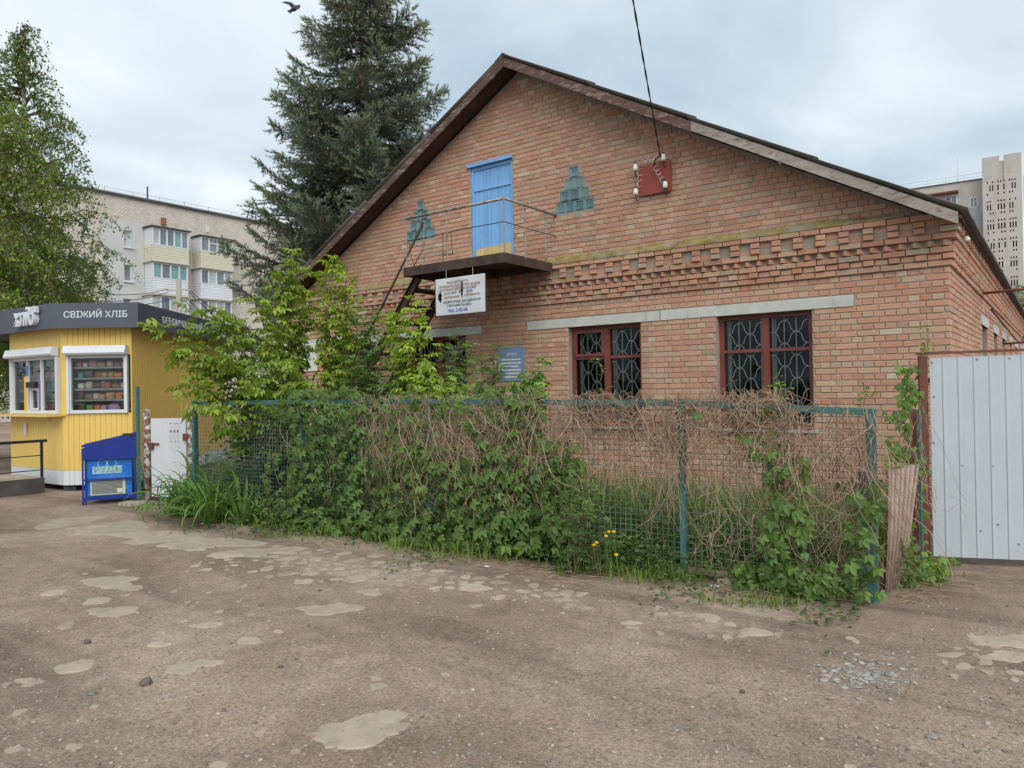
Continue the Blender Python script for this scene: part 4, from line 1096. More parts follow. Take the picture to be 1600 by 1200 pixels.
# service hatch, notices
O0 = lambda s, z, o: KW[0]+d0*s+n0*o+Vector((0, 0, z))
c0 = .13+(L0-.23)*.51
mb = MB(); hw, hz_ = .155, .19; zc = 1.36+hz_
for u0, u1, v0, v1 in ((-hw, -hw+.035, -hz_, hz_), (hw-.035, hw, -hz_, hz_), (-hw+.035, hw-.035, -hz_, -hz_+.035), (-hw+.035, hw-.035, hz_-.035, hz_)):
    mb.obox(O0(c0+(u0+u1)/2, zc+(v0+v1)/2, .012), d0*(u1-u0)/2, n0*.02, Vector((0, 0, (v1-v0)/2)))
mb.build('service_hatch', MAT['pvc'], kwB)
mb = MB(); mb.obox(O0(c0, 1.80, .05), d0*.15, n0*.05, Vector((0, 0, .05))); pay = mb.build('card_terminal', MAT['blackpaint'], kwB)
MAT['stick_yel'] = mat('yellow_sticker', (.70, .45, .05), .5, .08, 8, 60, 0); MAT['stick_blu'] = mat('blue_sticker', (.03, .20, .58), .5, .1, 8, 60, 0); MAT['stick_pur'] = mat('purple_sticker', (.22, .12, .38), .5, .2, 8, 60, 0)
ym = .13+(L0-.23)*.36
for s, z0, z1, hw_, mt in ((ym-.06, 1.34, 1.95, .05, 'stick_yel'), (ym+.0, 1.96, 2.14, .035, 'stick_blu'), (ym+.44, 1.38, 1.98, .03, 'stick_pur')):
    mb = MB(); mb.obox(O0(s, (z0+z1)/2, .036), d0*hw_, n0*.0015, Vector((0, 0, (z1-z0)/2))); mb.build('sticker', MAT[mt], kwB)
mb = MB(); mb.obox(O0(L0*.5-.05, 1.275, .13), d0*(L0*.5+.10), n0*.16, Vector((0, 0, .018))); mb.build('counter_shelf', MAT['kyellow'], wl0)
mb = MB(); mb.obox(O0(L0*.32, 1.02, .012), d0*.06, n0*.004, Vector((0, 0, .10))); pl = mb.build('notice_plate', MAT['paper'], wl0)
MAT['stick_red'] = mat('red_print', (.55, .06, .03), .5, .1, 8, 60, 0)
mb = MB(); mb.obox(O0(L0*.32+.045, 1.02, .0185), d0*.014, n0*.002, Vector((0, 0, .095))); mb.build('red_strip', MAT['stick_red'], pl)
# inside: back board, shelves
def shelves(a, d, n, s0, s1, z0, z1, rows, dep, parent):
    mb = MB(); O = lambda s, z, o: a+d*s+n*o+Vector((0, 0, z))
    mb.obox(O((s0+s1)/2, (z0+z1)/2, -dep), d*(s1-s0)/2, n*.01, Vector((0, 0, (z1-z0)/2+.1))); mb.build('back_board', MAT['rampside'], parent)
    for k in range(rows):
        z = z0+.03+(z1-z0-.06)*k/rows
        mb = MB(); mb.obox(O((s0+s1)/2, z, -dep/2-.05), d*((s1-s0)/2-.03), n*(dep/2-.065), Vector((0, 0, .008))); sh = mb.build('shelf', MAT['rampside'], parent)
        mb = MB(); mb.obox(O((s0+s1)/2, z+.002, -.098), d*((s1-s0)/2-.03), n*.003, Vector((0, 0, .016))); mb.build('price_rail', MAT['ventslat'], sh)
shelves(KW[1], d1, n1_, *H1[0], 5, .42, wl1)
shelves(KW[0], d0, n0, *H0[0], 5, .42, wl0)
KC = {'brown': (.24, .12, .055), 'golden': (.46, .27, .12), 'dark': (.10, .055, .035), 'cream': (.58, .48, .34), 'pale': (.62, .60, .56), 'red': (.55, .07, .04), 'orange': (.62, .20, .03), 'teal': (.05, .30, .34), 'green': (.12, .34, .08), 'lilac': (.42, .30, .52), 'pink': (.60, .26, .30)}
for k, c in KC.items(): MAT['g_'+k] = mat(k+'_wrapped_food', c, .28, .35, 14, 60, .5, .01, wear=tuple(min(1, v*1.5+.1) for v in c), wlo=.55, whi=.7, wscale=18)
def pack(a, d, n, s, z, hw, hh, hd, o, c, lab, grp, seed):
    rr = random.Random(seed); mb = MB(); vs = []; fs = []; U, Vn = 11, 8
    for j in range(Vn):
        ph = -math.pi/2+math.pi*j/(Vn-1)
        for i in range(U):
            th = 2*math.pi*i/U
            x, y, zz = math.cos(ph)*math.cos(th), math.cos(ph)*math.sin(th), math.sin(ph)
            q = [math.copysign(abs(v)**.42, v)*rr.uniform(.86, 1.06) for v in (x, y, zz)]
            p = a+d*(s+q[0]*hw)+n*(o+q[1]*hd)+Vector((0, 0, z+hh+q[2]*hh)); vs.append(p)
    fs = [(j*U+i, j*U+(i+1) % U, (j+1)*U+(i+1) % U, (j+1)*U+i) for j in range(Vn-1) for i in range(U)]
    mb.add(vs, fs); o_ = mb.build('bread_pack', MAT['g_'+c], smooth=True)
    recentre(o_, a+d*s+n*o+Vector((0, 0, z))); tag(o_, lab, 'bread', grp)
def plabel(row, i, kind, rn, where):
    if row.count(row[i]) == 1: return '%s %s on the %s shelf %s' % (row[i], kind, rn, where)
    if i == 0: return '%s %s hatch-side end, %s shelf %s' % (row[i], kind, rn, where)
    if i == len(row)-1: return '%s %s long-wall end, %s shelf %s' % (row[i], kind, rn, where)
    return '%s %s between %s and %s, %s shelf %s' % (row[i], kind, row[i-1], row[i+1], rn, where)
ROWN = ['lowest', 'second lowest', 'middle', 'second highest', 'top']
ROWS = [['dark', 'green', 'orange', 'lilac', 'lilac', 'dark'], ['dark', 'brown', 'cream', 'golden', 'golden', 'orange', 'golden'], ['pale', 'cream', 'dark', 'brown', 'red', 'brown', 'pink'], ['teal', 'dark', 'brown', 'golden', 'golden', 'orange', 'brown'], ['red', 'pale', 'pink', 'golden', 'cream', 'brown', 'golden']]
s0, s1, z0, z1 = H1[0]
for k, row in enumerate(ROWS):
    z = z0+.03+(z1-z0-.06)*k/5+.009; m_ = len(row); wd = (s1-s0-.14)/m_
    ws = [random.uniform(.6, 1.5) for _ in row]; tw = sum(ws); acc = 0
    for i, c in enumerate(row):
        wq = (s1-s0-.14)*ws[i]/tw; sc_ = s0+.07+acc+wq/2; acc += wq
        pack(KW[1], d1, n1_, sc_, z, wq*.485, random.uniform(.046, .078), .08, -.18-random.uniform(0, .05), c, plabel(row, i, 'bread pack', ROWN[k], 'in the large window'), 'bread packs behind the large kiosk window', k*10+i)
s0, s1, z0, z1 = H0[0]
for k in range(5):
    z = z0+.03+(z1-z0-.06)*k/5+.009
    row = [['teal', 'green', 'pink', 'green'], ['teal', 'golden', 'green', 'green'], ['cream', 'teal', 'teal', 'green'], ['golden', 'teal', 'pink', 'orange'], ['teal', 'cream', 'green', 'orange']][k]
    for i, c in enumerate(row):
        wd = (s1-s0-.14)/4
        pack(KW[0], d0, n0, s0+.07+wd*(i+.5), z, wd*.42, .070, .08, -.20, c, plabel(row, i, 'packet', ROWN[k], 'at the hatch'), 'packets behind the serving hatch', 200+k*10+i)
# footing blocks
for s in (.05, .55, .9):
    p = KW[1]+d1*(s*L1)-n1_*.15; mb = MB(); mb.obox(p+Vector((0, 0, .04)), d1*.10, n1_*.08, Vector((0, 0, .06))); mb.build('footing_block', MAT['rampside'], kio)
mb = MB(); mb.add([(p.x, p.y, .105) for p in offs(POLY, -.02)], [tuple(range(6))]); mb.build('floor', MAT['rampside'], kio)
# ================================================================== RAMP AND RAILING
r0 = fz(70, 770); rdir = (fz(0, 778)-r0).normalized(); rin = Vector((-rdir.y, rdir.x, 0))
if rin.dot(KW[0]-r0) < 0: rin = -rin
rp = thing('entrance_ramp', 'low dusty concrete ramp with dark sides and black railing beside the kiosk', 'ramp', r0)
a = r0; mb = MB(); L = 3.2
mb.add([a+rdir*L+Vector((0, 0, -.05)), a+Vector((0, 0, -.05)), a+rin*1.05+Vector((0, 0, -.05)), a+rin*1.05+rdir*L+Vector((0, 0, -.05)), a+rdir*L+Vector((0, 0, .30)), a+Vector((0, 0, .25)), a+rin*1.05+Vector((0, 0, .25)), a+rin*1.05+rdir*L+Vector((0, 0, .30))], [(0, 3, 2, 1), (0, 1, 5, 4), (1, 2, 6, 5), (2, 3, 7, 6), (3, 0, 4, 7)]); mb.build('side', MAT['rampside'], rp)
mb = MB(); up = Vector((0, 0, 1))
mb.add([a+rdir*L+up*.303, a+up*.253, a+rin*1.05+up*.253, a+rin*1.05+rdir*L+up*.303], [(0, 1, 2, 3)]); mb.build('deck', MAT['ramptop'], rp)
rl = a+rin*.05
mb = MB(); mb.bar(rl-rdir*.06+up*.86, rl+rdir*L+up*.86, .05, .045); mb.build('top_rail', MAT['blackpaint'], rp)
for z in (.62, .38):
    mb = MB(); mb.bar(rl+up*z, rl+rdir*L+up*z, .015, .015); mb.build('rail', MAT['blackpaint'], rp)
for s in (0.02, 1.25, 2.5):
    mb = MB(); mb.bar(rl+rdir*s+up*.22, rl+rdir*s+up*.84, .035, .035, (1, 0, 0)); mb.build('post', MAT['blackpaint'], rp)
rl = a+rin*.98+rdir*.3
mb = MB(); mb.bar(rl+rdir*.35+up*1.02, rl+rdir*2.5+up*1.0, .04, .03); mb.bar(rl+rdir*.45+up*1.0, rl+rdir*.95+up*.3, .02, .02); mb.build('top_rail', MAT['blackpaint'], rp)

# ================================================================== ICE CREAM CHEST in its blue cage
ca = cs(126, 10.70); cb_ = cs(211, 10.98)
dd, nn, LL = facebasis(ca, cb_); 
ic = thing('ice_cream_chest', 'dented blue ice cream chest locked in a dark blue steel cage', 'freezer', (ca+cb_)/2-nn*.25)
O = lambda s, z, o: ca+dd*s+nn*o+Vector((0, 0, z))
mb = MB(); mb.obox(O(LL/2, .40, -.30), dd*(LL/2-.055), nn*.27, Vector((0, 0, .28))); body = mb.build('body', MAT['bluemid'], ic)
bm_ = body.modifiers.new('b', 'BEVEL'); bm_.width = .012; bm_.segments = 2
mb = MB(); mb.prism([O(.0, .66, .015), O(LL, .66, .015), O(LL, .985, .015), O(0, .83, .015)], -nn*.62); hood = mb.build('hood', MAT['blue'], ic)
mb = MB()
for k in range(3):
    mb.obox(O(LL/2, .925+.012, -.05-k*.2), (dd*LL+Vector((0, 0, .155))).normalized()*(LL/2+.01), nn*.022, Vector((0, 0, .016)))
mb.build('lid_bar', MAT['blue'], hood)
mb = MB(); mb.obox(O(LL-.07, 1.0, -.06), dd*.03, nn*.05, Vector((0, 0, .02))); mb.obox(O(LL-.12, 1.01, -.15), dd*.06, nn*.03, Vector((0, 0, .012))); mb.build('lock', MAT['blackpaint'], hood)
for s, o in ((.012, .0), (LL-.012, .0), (.012, -.60), (LL-.012, -.60), (.045, -.012)):
    mb = MB(); mb.obox(O(s, .40, o-.005), dd*.012, nn*.012, Vector((0, 0, .40))); mb.build('leg', MAT['blue'], ic)
for z in (.10, .37):
    for o in (.004, -.605):
        mb = MB(); mb.obox(O(LL/2, z, o), dd*(LL/2-.025), nn*.010, Vector((0, 0, .012 if z > .2 else .025))); mb.build('cage_bar', MAT['blue'], ic)
mb = MB(); mb.obox(O(LL*.47, .255, -.026), dd*.225, nn*.006, Vector((0, 0, .115))); vent = mb.build('vent', MAT['ventframe'], ic)
mb = MB(); mb.obox(O(LL*.455, .255, -.0195), dd*.20, nn*.0015, Vector((0, 0, .095))); mb.build('vent_recess', MAT['blackpaint'], vent)
for k in range(10):
    mb = MB(); mb.obox(O(LL*.455, .168+k*.0185, -.014), dd*.197, nn*.005, Vector((0, 0, .0055))); mb.build('slat', MAT['ventslat'], vent)
mb = MB(); mb.obox(O(LL*.455+.165, .195, -.0075), dd*.035, nn*.003, Vector((0, 0, .033))); mb.build('control_plate', MAT['ventframe'], vent)
# badge: plate with lettering and two rings
mb = MB(); mb.obox(O(LL*.46, .505, -.026), dd*.19, nn*.003, Vector((0, 0, .055))); bd = mb.build('badge', MAT['logo'], ic)
lettering('РУДЬ', .115, MAT['logotext'], faceM(ca, dd, nn, LL*.46, .475, -.0215), bd, sx=1.15, bold=.002)
for s in (-.062, .062):
    mb = MB(); c = O(LL*.46+s, .60, -.024); pr = []
    for k in range(24):
        an = 2*math.pi*k/24; u = dd*math.cos(an)+Vector((0, 0, math.sin(an))); pr.append((c+u*.052, c+u*.062))
    mb.add([p for q in pr for p in q], [(2*k, 2*k+1, (2*k+3) % 48, (2*k+2) % 48) for k in range(24)]); mb.build('ring', MAT['logo'], bd)
# ================================================================== GREEN WIRE FENCE
FA, FB = Vector((-1.12, -4.16, 0)), Vector((-9.42, -4.56, 0))
fd = (FB-FA); FL = fd.length; fd.normalize(); fn = Vector((fd.y, -fd.x, 0))
if fn.y > 0: fn = -fn
def fpt(px, py, off=0.0):                          # hit the fence plane, moved off towards the lane
    d = ray(px, py); p0 = FA+fn*off; return CAM+d*((p0-CAM).dot(fn)/d.dot(fn))
def fs_of(px): return (fpt(px, 700)-FA).dot(fd)
PS = [0.0]+[fs_of(x) for x in (1065, 668, 470)]+[FL]
ZTOP = [1.405, 1.475, 1.50, 1.50, 1.50]
fe = thing('wire_fence', 'green painted fence of wire mesh panels overgrown with creeper', 'fence', FA.lerp(FB, .5))
Uz = Vector((0, 0, 1))
def fp3(s, z, o=0.0): return FA+fd*s+fn*o+Uz*z
for i, s in enumerate(PS):
    g = gz(fp3(s, 0).x, fp3(s, 0).y)
    mb = MB(); zt = ZTOP[i]
    if i == 0:
        mb.bar(fp3(s+.004, g-.05), fp3(s, zt), .062, .012, fn); mb.bar(fp3(s-.024, g-.05, -.035), fp3(s-.028, zt-.003, -.035), .012, .056, fn)
    else:
        mb.bar(fp3(s, g-.05, .004), fp3(s, zt+.01, .004), .05, .012, fn); mb.bar(fp3(s-.02, g-.05, -.028), fp3(s-.02, zt+.006, -.028), .010, .05, fn)
    mb.build('post', MAT['greenpaint'], fe)
for i in range(4):
    a, b = PS[i], PS[i+1]; za, zb = ZTOP[i], ZTOP[i+1]
    mb = MB(); mb.bar(fp3(a+.034, za-.026, .0), fp3(b-.034, zb-.026, .0), .012, .05); mb.bar(fp3(a+.034, za-.005, -.03), fp3(b-.034, zb-.005, -.03), .05, .008); mb.build('top_rail', MAT['greenpaint'], fe)
    mb = MB(); mb.bar(fp3(a+.034, .07, 0), fp3(b-.034, .07, 0), .012, .05); mb.build('bottom_rail', MAT['greenpaint' if i else 'slate_brown'], fe)
    mb = MB(); n = int((b-a-.06)/.050)
    for k in range(1, n):
        s = a+.03+k*.050; z1 = za+(zb-za)*(s-a)/(b-a)-.03
        bow = .006*math.sin(k*.35+i)
        mb.tube([fp3(s, .08, -.012), fp3(s+bow, .75, -.012+bow), fp3(s, z1, -.012)], .0025, 4, cap=False)
    m_ = int(1.38/.050)
    for k in range(1, m_):
        z = .09+k*.050
        if z > min(za, zb)-.05: continue
        mb.tube([fp3(a+.03+(b-a-.06)*t/6, z+.006*math.sin(t*2.1+k), -.016+.004*math.sin(t*1.7+k*.5)) for t in range(7)], .0025, 4, cap=False)
    mb.build('wire_mesh', MAT['greenwire'], fe)
mb = MB(); s = fs_of(1337); mb.bar(fp3(s, -.05, -.25), fp3(s, .92, -.25), .05, .012, fn); mb.build('stub_post', MAT['greenpaint'], fe)
# ================================================================== SHORT SCREEN BETWEEN FENCE AND GATE: leaning corrugated sheet
sTL, sTR, sBL, sBR = at(1386, 737, 5.62), at(1433, 724, 5.98), at(1381, 938, 5.52), at(1405, 905, 5.80)
sh0, sh1 = sBL.copy(), sBR.copy(); sh0.z = sh1.z = 0
sBL.z = sBR.z = -.03
nS = (sTR-sTL).cross(sBL-sTL).normalized()
if nS.dot(CAM-sTL) < 0: nS = -nS
mb = MB(); nW = 72; prof = []
for k in range(nW+1):
    t = k/nW; wv = .018*math.cos(2*math.pi*t*6)
    tp_ = sTL.lerp(sTR, t)+nS*wv+Vector((0, 0, .006*math.sin(k*.7)+.004*math.sin(k*1.9))); bt_ = sBL.lerp(sBR, t)+nS*wv*.7
    prof.append((bt_, bt_.lerp(tp_, .5)+nS*.01, tp_))
vs = [q for p in prof for q in p]; mb.add(vs, [(3*k+j, 3*k+3+j, 3*k+4+j, 3*k+1+j) for k in range(nW) for j in (0, 1)])
for k in range(nW+1):                              # rib light and shade painted into the tint: crests lightened, troughs darkened
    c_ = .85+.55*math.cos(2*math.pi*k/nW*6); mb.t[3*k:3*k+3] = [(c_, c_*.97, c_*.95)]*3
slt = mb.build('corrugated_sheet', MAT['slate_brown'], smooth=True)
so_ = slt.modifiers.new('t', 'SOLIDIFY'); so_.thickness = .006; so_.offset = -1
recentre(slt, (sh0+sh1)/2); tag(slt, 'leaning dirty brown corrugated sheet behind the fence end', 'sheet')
po = MB(); po.bar((-1.0, -3.02, -.1), (-1.0, -3.02, 1.35), .07, .05, (1, 0, 0)); tag(recentre(po.build('short_post', MAT['rustred']), (-1.0, -3.02, 0)), 'short red-brown steel post behind the leaning corrugated sheet', 'post')
po = MB(); po.tube([(-.95, -3.10, 0), (-.95, -3.10, 1.36)], .012, 6); tag(recentre(po.build('thin_rod', MAT['greenpaint']), (-.95, -3.10, 0)), 'thin blue-green rod beside the short red-brown post', 'rod')
# ================================================================== WHITE METAL GATE
GA = Vector((-.985, -2.60, 0)); gd = Vector((.955, .296, 0)).normalized(); gn = Vector((gd.y, -gd.x, 0))
ga = thing('sheet_metal_gate', 'white ribbed sheet metal gate in a red-brown steel frame', 'gate', GA+gd*1.2)
G = lambda s, z, o=0.0: GA+gd*s+gn*o+Uz*z
mb = MB(); mb.bar(G(0, -.05), G(-.0, 1.82), .065, .065, gn); mb.build('post', MAT['rustred'], ga)
mb = MB(); mb.bar(G(-.05, 1.838), G(3.2, 1.875), .04, .022); mb.build('top_rail', MAT['rustred'], ga)
mb = MB(); mb.bar(G(.05, .30, -.035), G(3.2, .30, -.035), .03, .04); mb.bar(G(.05, 1.60, -.035), G(3.2, 1.60, -.035), .03, .04); mb.build('frame_rail', MAT['rustred'], ga)
mb = MB(); s = .055; prof = []; pit = .118
while s < 3.1:
    prof += [(s, 0), (s+pit-.026, 0.0), (s+pit-.019, .006), (s+pit-.007, .006)]; s += pit
vs = []
for s, o in prof:
    top = 1.80+.012*s; vs += [G(s, .055+.012*s, o), G(s, top, o)]
mb.add(vs, [(2*k, 2*k+2, 2*k+3, 2*k+1) for k in range(len(prof)-1)])
pn = mb.build('panel', MAT['gatewhite'], ga); so_ = pn.modifiers.new('t', 'SOLIDIFY'); so_.thickness = .0025
for s, z in ((.075, 1.76), (.085, 1.46), (.075, 1.06), (.29, .86), (.52, .86), (.42, .30), (.55, .36), (.70, .20), (.42, 1.78), (.66, 1.78), (.9, 1.5), (1.1, .9)):
    mb = MB(); mb.lathe(G(s, z, .003), [(.009, 0), (.009, .004), (.004, .006)], 8, gn); mb.build('screw', MAT['ventslat'], ga)
# ================================================================== SMALL WHITE GATE BY THE KIOSK
wa, wb = fz(236, 785), fz(291, 782)
wa = Vector((-10.93, -4.36, 0)); wb = Vector((-10.42, -4.10, 0))
wd_, wn_, WL = facebasis(wa, wb)
wg = thing('small_white_gate', 'small white boarded gate hung between two peeling rusty pipe posts', 'gate', (wa+wb)/2)
WG = lambda s, z, o=0.0: wa+wd_*s+wn_*o+Uz*z
for s, z in ((-.07, 1.37), (WL+.07, 1.36)):
    mb = MB(); mb.tube([WG(s, -.05), WG(s, z)], .048, 12); mb.lathe(WG(s, z), [(.050, -.001), (.05, .006), (.03, .012)], 12); mb.build('post', MAT['peel'], wg, smooth=True)
for k in range(6):
    w0, w1 = WL*k/6+.0004, WL*(k+1)/6-.0004
    mb = MB(); mb.obox(WG((w0+w1)/2, .655, 0), wd_*(w1-w0)/2, wn_*.010, Uz*.585); mb.build('board', MAT['white'], wg)
mb = MB(); mb.bar(WG(-.12, .86, .03), WG(.14, .86, .03), .02, .025); mb.obox(WG(.02, .83, .03), wd_*.03, wn_*.02, Uz*.05); mb.build('latch', MAT['rustred'], wg)
mb = MB(); mb.obox(WG(WL+.01, .96, .03), wd_*.04, wn_*.02, Uz*.05); mb.obox(WG(WL+.01, .30, .03), wd_*.04, wn_*.02, Uz*.04); mb.build('hinge', MAT['rustred'], wg)
MAT['notice_ink'] = mat('torn_notice', (.24, .24, .34), .7, .6, 9, 40, 0, wear=(.6, .6, .6), wlo=.42, whi=.5, wscale=9)
for k, (s, l1) in enumerate(((.33, .14), (.39, .165), (.445, .17))):
    mb = MB(); mb.obox(WG(s, .985, .0125), wd_*.019, wn_*.0015, Uz*(.19 if k != 1 else .18)); tag(recentre(mb.build('torn_strip', MAT['notice_ink']), WG(s, .88, .012)), ('torn purple-black notice strip on the small white gate, farthest from its hinge', 'middle one of three torn notice strips on the small white gate', 'torn purple-black notice strip on the small white gate, next to its hinge')[k], 'notice', 'torn strips on the small white gate')
gpst = fz(222, 786); mb = MB(); mb.bar((-11.0, -4.52, -.05), (-11.0, -4.52, 1.72), .04, .04, (1, 0, 0)); tag(recentre(mb.build('green_post', MAT['greenpaint']), (-11.0, -4.52, 0)), 'tall slim green steel post beside the small white gate', 'post')
mb = MB(); mb.obox(WG(.0, .02, .35), wd_*.22, wn_*.10, Uz*.03); tag(recentre(mb.build('threshold_slab', MAT['ramptop']), WG(0, 0, .35)), 'thin concrete slab lying before the small white gate', 'slab')
# ================================================================== FAR BUILDINGS
def vplane(pxa, pya, pxb, pyb, Z):                 # vertical plane through two roof-line pixels at height Z
    a, b = fz(pxa, pya, Z), fz(pxb, pyb, Z); a.z = b.z = 0
    d = (b-a).normalized(); n = Vector((d.y, -d.x, 0))
    if n.dot(CAM-a) < 0: n = -n
    def hit(px, py, o=0.0):
        r = ray(px, py); p = CAM+r*(((a+n*o)-CAM).dot(n)/r.dot(n)); return (p-a).dot(d), p.z
    return a, d, n, hit
def silicate():
    m, t, b, o = nodes('silicate_brick')
    c = t.nodes.new('ShaderNodeTexCoord'); br = t.nodes.new('ShaderNodeTexBrick')
    br.inputs['Scale'].default_value = 1.0; br.inputs['Brick Width'].default_value = .26; br.inputs['Row Height'].default_value = .15; br.inputs['Mortar Size'].default_value = .012
    br.inputs['Color1'].default_value = (.62, .57, .49, 1); br.inputs['Color2'].default_value = (.50, .455, .385, 1); br.inputs['Mortar'].default_value = (.32, .295, .26, 1)
    br.inputs['Bias'].default_value = -.2
    mp = t.nodes.new('ShaderNodeMapping'); mp.inputs['Rotation'].default_value = (R(90), 0, 0)
    t.links.new(c.outputs['Object'], mp.inputs[0]); t.links.new(mp.outputs[0], br.inputs['Vector'])
    nz = tex(t, .7, 6, .65); f = ramp(t, nz.outputs['Fac'], [(.3, (.86,)*3), (.7, (1.1,)*3)]).outputs['Color']
    t.links.new(mix(t, 1.0, br.outputs['Color'], f, 'MULTIPLY'), b.inputs['Base Color']); b.inputs['Roughness'].default_value = .9
    return m
MAT['silicate'] = silicate()
MAT['render'] = mat('grey_render', (.50, .51, .50), .9, .07, .8, 20, .05, wear=(.42, .42, .41), wlo=.55, whi=.75, wscale=.6)
MAT['bluegrey'] = mat('blue_grey_render', (.36, .40, .43), .9, .06, .5, 20, .05)
MAT['creampanel'] = mat('cream_siding', (.62, .60, .47), .7, .05, 2, 30, 0)
MAT['whitepanel'] = mat('white_siding', (.66, .69, .72), .6, .05, 2, 30, 0)
MAT['farglass'] = mat('far_window_glass', (.15, .19, .22), .08, .45, .9, 8, 0, spec=.8)
MAT['farglass_pale'] = mat('curtained_window_glass', (.40, .44, .46), .15, .25, 1.4, 8, 0, spec=.6)
MAT['farglass_teal'] = mat('teal_blind_glass', (.16, .30, .30), .12, .25, 1.2, 8, 0, spec=.7)
MAT['farglass_green'] = mat('green_blind', (.28, .44, .14), .3, .1, 2, 8, 0)
MAT['farconcrete'] = mat('far_concrete', (.47, .44, .39), .9, .08, .5, 20, .1, wear=(.34, .32, .29), wlo=.52, whi=.75, wscale=.4)
MAT['tar'] = mat('tar_coping', (.075, .07, .07), .8, .2, 2, 20, 0)
MAT['redbrickfar'] = mat('red_brick_infill', (.30, .11, .07), .9, .25, 4, 20, 0)
ap, ad, an, ahit = vplane(170, 300, 400, 345, 16.0)
apt = thing('apartment_block', 'pale silicate brick apartment block with glazed balconies behind the kiosk', 'building', ap+ad*5)
def A_(s, z, o=0.0): return ap+ad*s+an*o+Vector((0, 0, z))
awin = []
def aw(px0, py0, px1, py1): s0, z1 = ahit(px0, py0); s1, z0 = ahit(px1, py1); return s0, s1, z0, z1
WS = [aw(193, 359, 206, 387), aw(193.5, 413, 206, 440), aw(192, 466, 205, 492), aw(368, 388, 379, 412), aw(368, 437, 379, 458), aw(128, 343, 140, 364), aw(128, 394, 140, 414), aw(60, 332, 73, 354), aw(60, 386, 73, 408)]
for s0, s1, z0, z1 in list(WS): 
    if z0 > 6: pass
S0, S1 = -14.0, 26.0
def wallholes(mb, s0, s1, z0, z1, holes, o=0.0, th=.35):
    ss = sorted(set([s0, s1]+[v for h in holes for v in h[:2] if s0 < v < s1]))
    for a, b in zip(ss, ss[1:]):
        rng = [(z0, z1)]
        for h in holes:
            if h[0] < (a+b)/2 < h[1]: rng = cut(rng, h[2], h[3])
        for c, d in rng: mb.obox(A_((a+b)/2, (c+d)/2, o-th/2), ad*(b-a)/2, an*th/2, Vector((0, 0, (d-c)/2)))
mb = MB(); wallholes(mb, S0, S1, 0, 15.85, WS)
mb2 = mb.mesh('wall', MAT['silicate'])
# put the brick pattern in the wall's own axes
Mw = Matrix((ad, an*-1, Vector((0, 0, 1)))).transposed().to_4x4(); Mw.translation = ap
mb2.transform(Mw.inverted()); awall = link('wall', mb2, apt, mw=Mw)
mb = MB(); mb.obox(A_((S0+S1)/2, 7.9, -6.4), ad*(S1-S0)/2, an*.2, Vector((0, 0, 7.9))); mb.obox(A_(S0+.2, 7.9, -3.3), ad*.2, an*2.9, Vector((0, 0, 7.9))); mb.obox(A_(S1-.2, 7.9, -3.3), ad*.2, an*2.9, Vector((0, 0, 7.9))); mb.build('rear_wall', MAT['silicate'], apt)
mb = MB(); mb.obox(A_((S0+S1)/2, 15.93, -3.2), ad*((S1-S0)/2+.1), an*3.4, Vector((0, 0, .08))); aroof = mb.build('roof', MAT['tar'], apt)
mb = MB()
k = S0
while k < S1:
    mb.tube([A_(k, 16.0, -.6), A_(k, 16.55, -.6)], .025, 4); k += 2.0
mb.tube([A_(S0, 16.5, -.6), A_(S1, 16.5, -.6)], .02, 4); mb.tube([A_(S0, 16.28, -.6), A_(S1, 16.28, -.6)], .015, 4); mb.build('roof_railing', MAT['wire'], aroof)
s_, z_ = ahit(236, 312); mb = MB(); mb.tube([A_(s_, 16, -.5), A_(s_, 17.1, -.5)], .06, 6); mb.build('mast', MAT['tar'], aroof)
g0, _ = ahit(158, 343); g1, gzt = ahit(224, 352); gh = [w_ for w_ in WS]
mb = MB(); wallholes(mb, g0, g1, 6.9, gzt+.15, WS, .06, .055); mb.build('render_panel', MAT['render'], awall)
for i, (s0, s1, z0, z1) in enumerate(WS):
    mb = MB(); f = .07
    for a, b, c, d in ((s0, s0+f, z0, z1), (s1-f, s1, z0, z1), (s0+f, s1-f, z0, z0+f), (s0+f, s1-f, z1-f, z1)): mb.obox(A_((a+b)/2, (c+d)/2, -.10), ad*(b-a)/2, an*.04, Vector((0, 0, (d-c)/2)))
    w_ = mb.build('window', MAT['pvc'], awall)
    mb = MB(); mb.obox(A_((s0+s1)/2, (z0+z1)/2, -.12), ad*((s1-s0)/2-f), an*.01, Vector((0, 0, (z1-z0)/2-f))); mb.build('pane', MAT['farglass' if i % 3 else 'farglass_pale'], w_)
    mb = MB(); mb.obox(A_((s0+s1)/2, z0-.06, .06), ad*((s1-s0)/2+.1), an*.12, Vector((0, 0, .04))); mb.build('sill', MAT['pvc'], w_)
